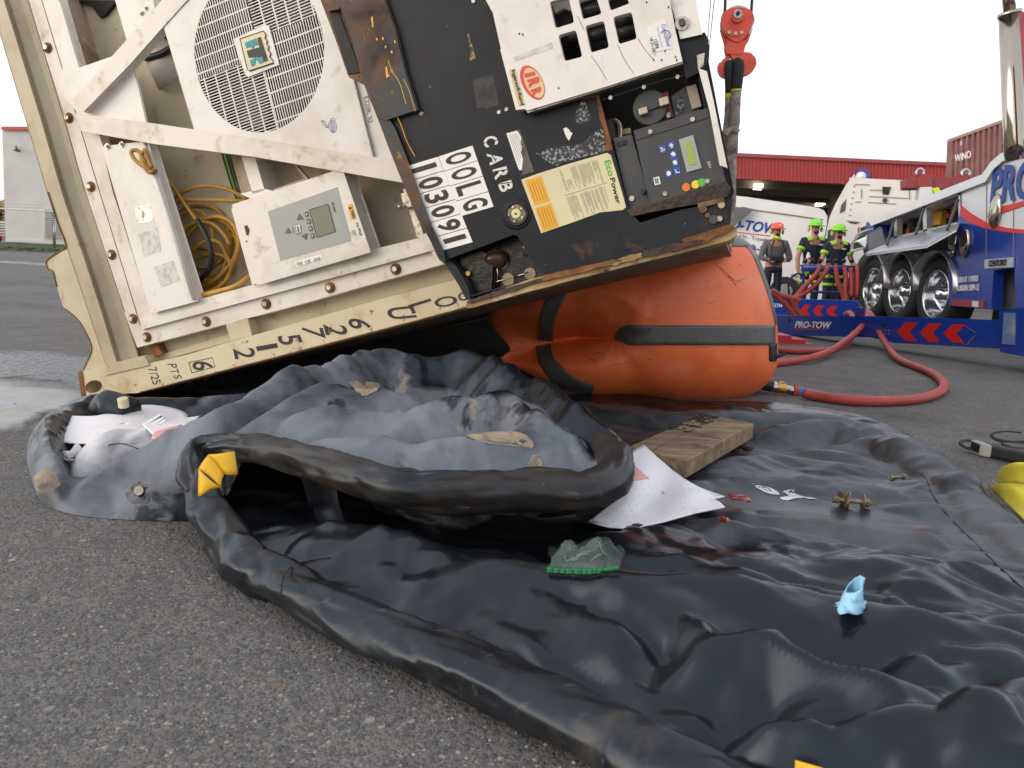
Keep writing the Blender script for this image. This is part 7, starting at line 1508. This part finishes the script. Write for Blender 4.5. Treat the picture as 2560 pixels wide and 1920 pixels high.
    if extra == "operator":
        m = M(); m.tube([W(.075*math.cos(a), -.02+.08*math.sin(a), 1.53+.02*math.sin(a*2)) for a in np.linspace(0, 6.2832, 16)], .028*k, 8, cap=False); m.obj("neck_gaiter", mat("lime_scarf", (.62, .75, .03), .7), P, smooth=True)
        M().box(W(-.03, -.22, 1.10), (.30*k, 0, 0), (0, .12*k, 0), (0, 0, .13*k)).obj("control_box", blkrub, P, bevel=.02)
        for s in (-1, 1): m = M(); m.tube([W(s*.08, -.13, 1.49), W(s*.13-.03*0, -.17, 1.3), W(s*.12-.03, -.2, 1.15)], .018*k, 6, smooth=4); m.obj("harness_strap", blkrub, P, smooth=True)
    else:
        for s in (-1, 1):
            M().box(W(s*.11, -.06, 1.475), (.075*k, 0, -s*.02*k), (0, .21*k, 0), (0, .02, .07*k)).obj("shoulder_panel", hiv, P, bevel=.01)
            q = (sL if s < 0 else sR); a_ = w(np.array([s*.19, 0, 1.44])); t = (q-a_)/np.linalg.norm(q-a_); m = M(); m.tube([q-t*.05, q+t*.0], .082*k, 14); m.obj("sleeve_band", hiv, P, smooth=True)
            for zz in (.78, .62): m = M(); m.tube([W(s*.115, 0, zz), W(s*.115, 0, zz+.055)], .112*k, 14); m.obj("trouser_band", hiv, P, smooth=True)
        if extra == "shades": M().box(W(0, -.118, 1.672), (.13*k, 0, 0), (0, .02, 0), (0, 0, .03*k)).obj("sunglasses", letter, P, bevel=.006)
        M().box(W(.09, -.135, 1.36), (.08*k, 0, 0), (0, .012, 0), (0, .0, .022*k)).obj("chest_badge", paperw, P)
    return P
person("person in grey jacket and orange hard hat holding a black remote control box", 1944, 12.7, 562, greyj, orhat, ((-.13, -.22, 1.08), (.13, -.22, 1.08)), True, "operator")
person("person in navy shirt and lime helmet, middle of the three, head turned aside", 2040, 12.4, 554, navy, limehat, ((-.30, -.10, .86), (.24, -.16, .96)), False, "plain")
person("person in navy shirt, lime helmet and sunglasses reaching over the blue manifold", 2098, 12.0, 566, navy, limehat, ((-.34, -.42, .98), (.34, -.30, .96)), False, "shades")
# ---- hook block, sling and wires
HK = 4.75
hook_m = mat("orange_hook_paint", (.85, .10, .05), .38, layers=[((.50, .05, .03), 9, .5, .7), ((.10, .03, .03), 30, .66, .72)], bump=(30, .2, .002))
HB = thing("hook_block", "bright orange snatch block and hook hanging on two wire ropes", "hook block", at(1848, 170, HK))
K7 = lambda *a: Zs(1760, 0, .1567, *a)
HPn = Plane(at(1848, 100, HK), (-.15, -1, 0))
cheek = ell((0, 0), 1, 1, 0, 4)
chk = K7(*[tuple(p) for p in catpx([(300, 215), (400, 150), (560, 125), (700, 150), (765, 200), (790, 290), (760, 370), (690, 520), (650, 590), (560, 650), (480, 645), (390, 590), (330, 480), (290, 370), (278, 300), (300, 215)], 4)[:-1]])
slab("cheek_plate", HPn, chk, .045, .012, hook_m, HB, bevel=.003); slab("cheek_plate", HPn, [(x+1.5, y+6) for x, y in chk], -.035, .012, hook_m, HB, bevel=.003)
m = M(); q = HPn(*K7((530, 350))[0], .03); m.disc(q, -HPn.n, .092, .05, 32); m.obj("sheave", steel, HB, smooth=False, bevel=.006)
M().disc(HPn(*K7((530, 275))[0], .045), HPn.n, .034, .02, 24).obj("pin_boss", hook_m, HB, bevel=.004); M().disc(HPn(*K7((538, 230))[0], .062), HPn.n, .026, .012, 20).obj("pin_nut", steel, HB, bevel=.003)
M().disc(HPn(*K7((542, 215))[0], .074), HPn.n, .012, .004, 12).obj("pin_bore", letter, HB)
m = M()
for a, b in ((400, 525), (600, 525), (500, 540)): m.disc(HPn(*K7((a, b))[0], .045), HPn.n, .010, .012, 8)
m.obj("lock_bolts", steel, HB, kind="stuff"); slab("lock_plate", HPn, K7((420, 530), (600, 530), (590, 575), (430, 575)), .05, .006, hook_m, HB, bevel=.002)
slab("side_strap", HPn, K7((275, 480), (325, 520), (385, 660), (370, 720), (340, 690)), .01, .03, hook_m, HB, bevel=.004); slab("side_strap", HPn, K7((770, 470), (740, 520), (650, 660), (645, 740), (700, 660)), .01, .03, hook_m, HB, bevel=.004)
slab("yoke", HPn, K7((360, 640), (410, 650), (415, 680), (500, 662), (600, 670), (655, 650), (660, 700), (640, 760), (620, 835), (560, 850), (380, 840), (360, 760)), .035, .08, hook_m, HB, bevel=.012)
hk = K7(*[tuple(p) for p in catpx([(450, 780), (520, 765), (590, 830), (660, 838), (740, 850), (810, 920), (832, 1000), (800, 1090), (720, 1160), (610, 1200), (480, 1225), (350, 1222), (270, 1180), (235, 1100), (238, 1020), (270, 1000), (320, 1000), (345, 1020), (400, 1045), (500, 1060), (600, 1030), (615, 985), (560, 965), (490, 930), (440, 890), (435, 820), (450, 780)], 4)[:-1]])
M().prism([HPn(x, y, .03) for x, y in hk], -HPn.n*.055).obj("hook", hook_m, HB, bevel=.012)
slab("latch", HPn, K7((360, 860), (420, 835), (430, 900), (390, 950), (330, 1010), (265, 1010), (300, 960), (345, 930)), .01, .015, hook_m, HB, bevel=.003)
wirem = mat("wire_rope", (.05, .05, .052), .5, .5, bump=(150, .8, .003))
for k, (a, b) in enumerate((((1812, 36), (1817, -90)), ((1878, 32), (1886, -90)))):
    o = thing("wire_rope", ("left", "right")[k]+" thick wire rope running up from the orange hook block", "wire rope", at(*a, HK)); m = M(); m.tube([HPn(a[0]+ (3 if k == 0 else -3), a[1]+30, .015), HPn(*a, .015), HPn(*b, .015)], .0085, 10); m.obj("rope", wirem, o, smooth=True)
for k, (a, b) in enumerate((((1780, -40), (1764, 160)), ((1790, -40), (1766, 185)))):
    o = thing("guy_wire", ("left", "right")[k]+" thin wire of the pair against the sky beside the hook block", "wire", at(*b, 6)); m = M(); m.tube([at(*a, 6), at(*b, 6)], .0028, 6); m.obj("strand", wirem, o)
slm = mat("fibre_sling", (.24, .20, .19), .95, layers=[((.40, .36, .35), 18, .45, .62), ((.13, .10, .09), 10, .5, .7)], bump=(120, 1., .006), bump2=(22, .7, .02))
sleevem = mat("black_sleeve_cloth", (.022, .024, .026), .8, bump=(40, .6, .004))
def sling(label, pts, rs, split, yel):
    o = thing("lifting_sling", label, "sling", at(pts[-1][0], pts[-1][1], HK), "lifting slings on the hook"); P = [at(x, y, HK+d) for x, y, d in pts]
    V = wrink(P[split:], rs[split:], 33+int(pts[0][0]), amp=.10, fr_=8); m = M(); m.grid([list(r) for r in V], close_v=True); m.obj("sling_body", slm, o, smooth=True)
    m = M(); m.tube(P[:split+1], [r_*1.12 for r_ in rs[:split+1]], 14, smooth=3); m.obj("sleeve", sleevem, o, smooth=True)
    c = P[split]; t = P[split+1]-P[split]; t /= np.linalg.norm(t); m = M(); m.tube([c, c+t*yel], rs[split]*1.18, 14); m.obj("yellow_binding", yel_t if False else bpy.data.materials["ear_cup_yellow"], o, smooth=True)
sling("left grey fibre sling with black sleeve hanging from the hook", [(1836, 162, -.02), (1822, 160, -.05), (1822, 195, -.05), (1823, 232, -.03), (1822, 290, 0), (1818, 350, .02), (1816, 450, .02), (1812, 540, .02), (1760, 620, -.08)], [.012, .022, .021, .021, .026, .032, .034, .032, .03], 3, .03)
sling("right grey fibre sling, thicker, twisted round with a loop lower down", [(1836, 158, -.02), (1846, 158, -.06), (1845, 190, -.07), (1841, 223, -.06), (1838, 280, -.05), (1835, 320, -.05), (1829, 380, -.03), (1826, 450, -.02), (1820, 540, .0), (1765, 625, -.1)], [.014, .028, .028, .027, .028, .030, .034, .034, .032, .03], 3, .012)
m = M(); C = [at(1812+33*t, 338-16*math.sin(t*2.6), HK-.10+.02*t) for t in np.linspace(0, 1, 12)]; m.tube(C, .016, 10, smooth=2); o = thing("wrap_band", "grey strap looped round the two slings below the hook", "strap", C[0]); m.obj("strap", slm, o, smooth=True)
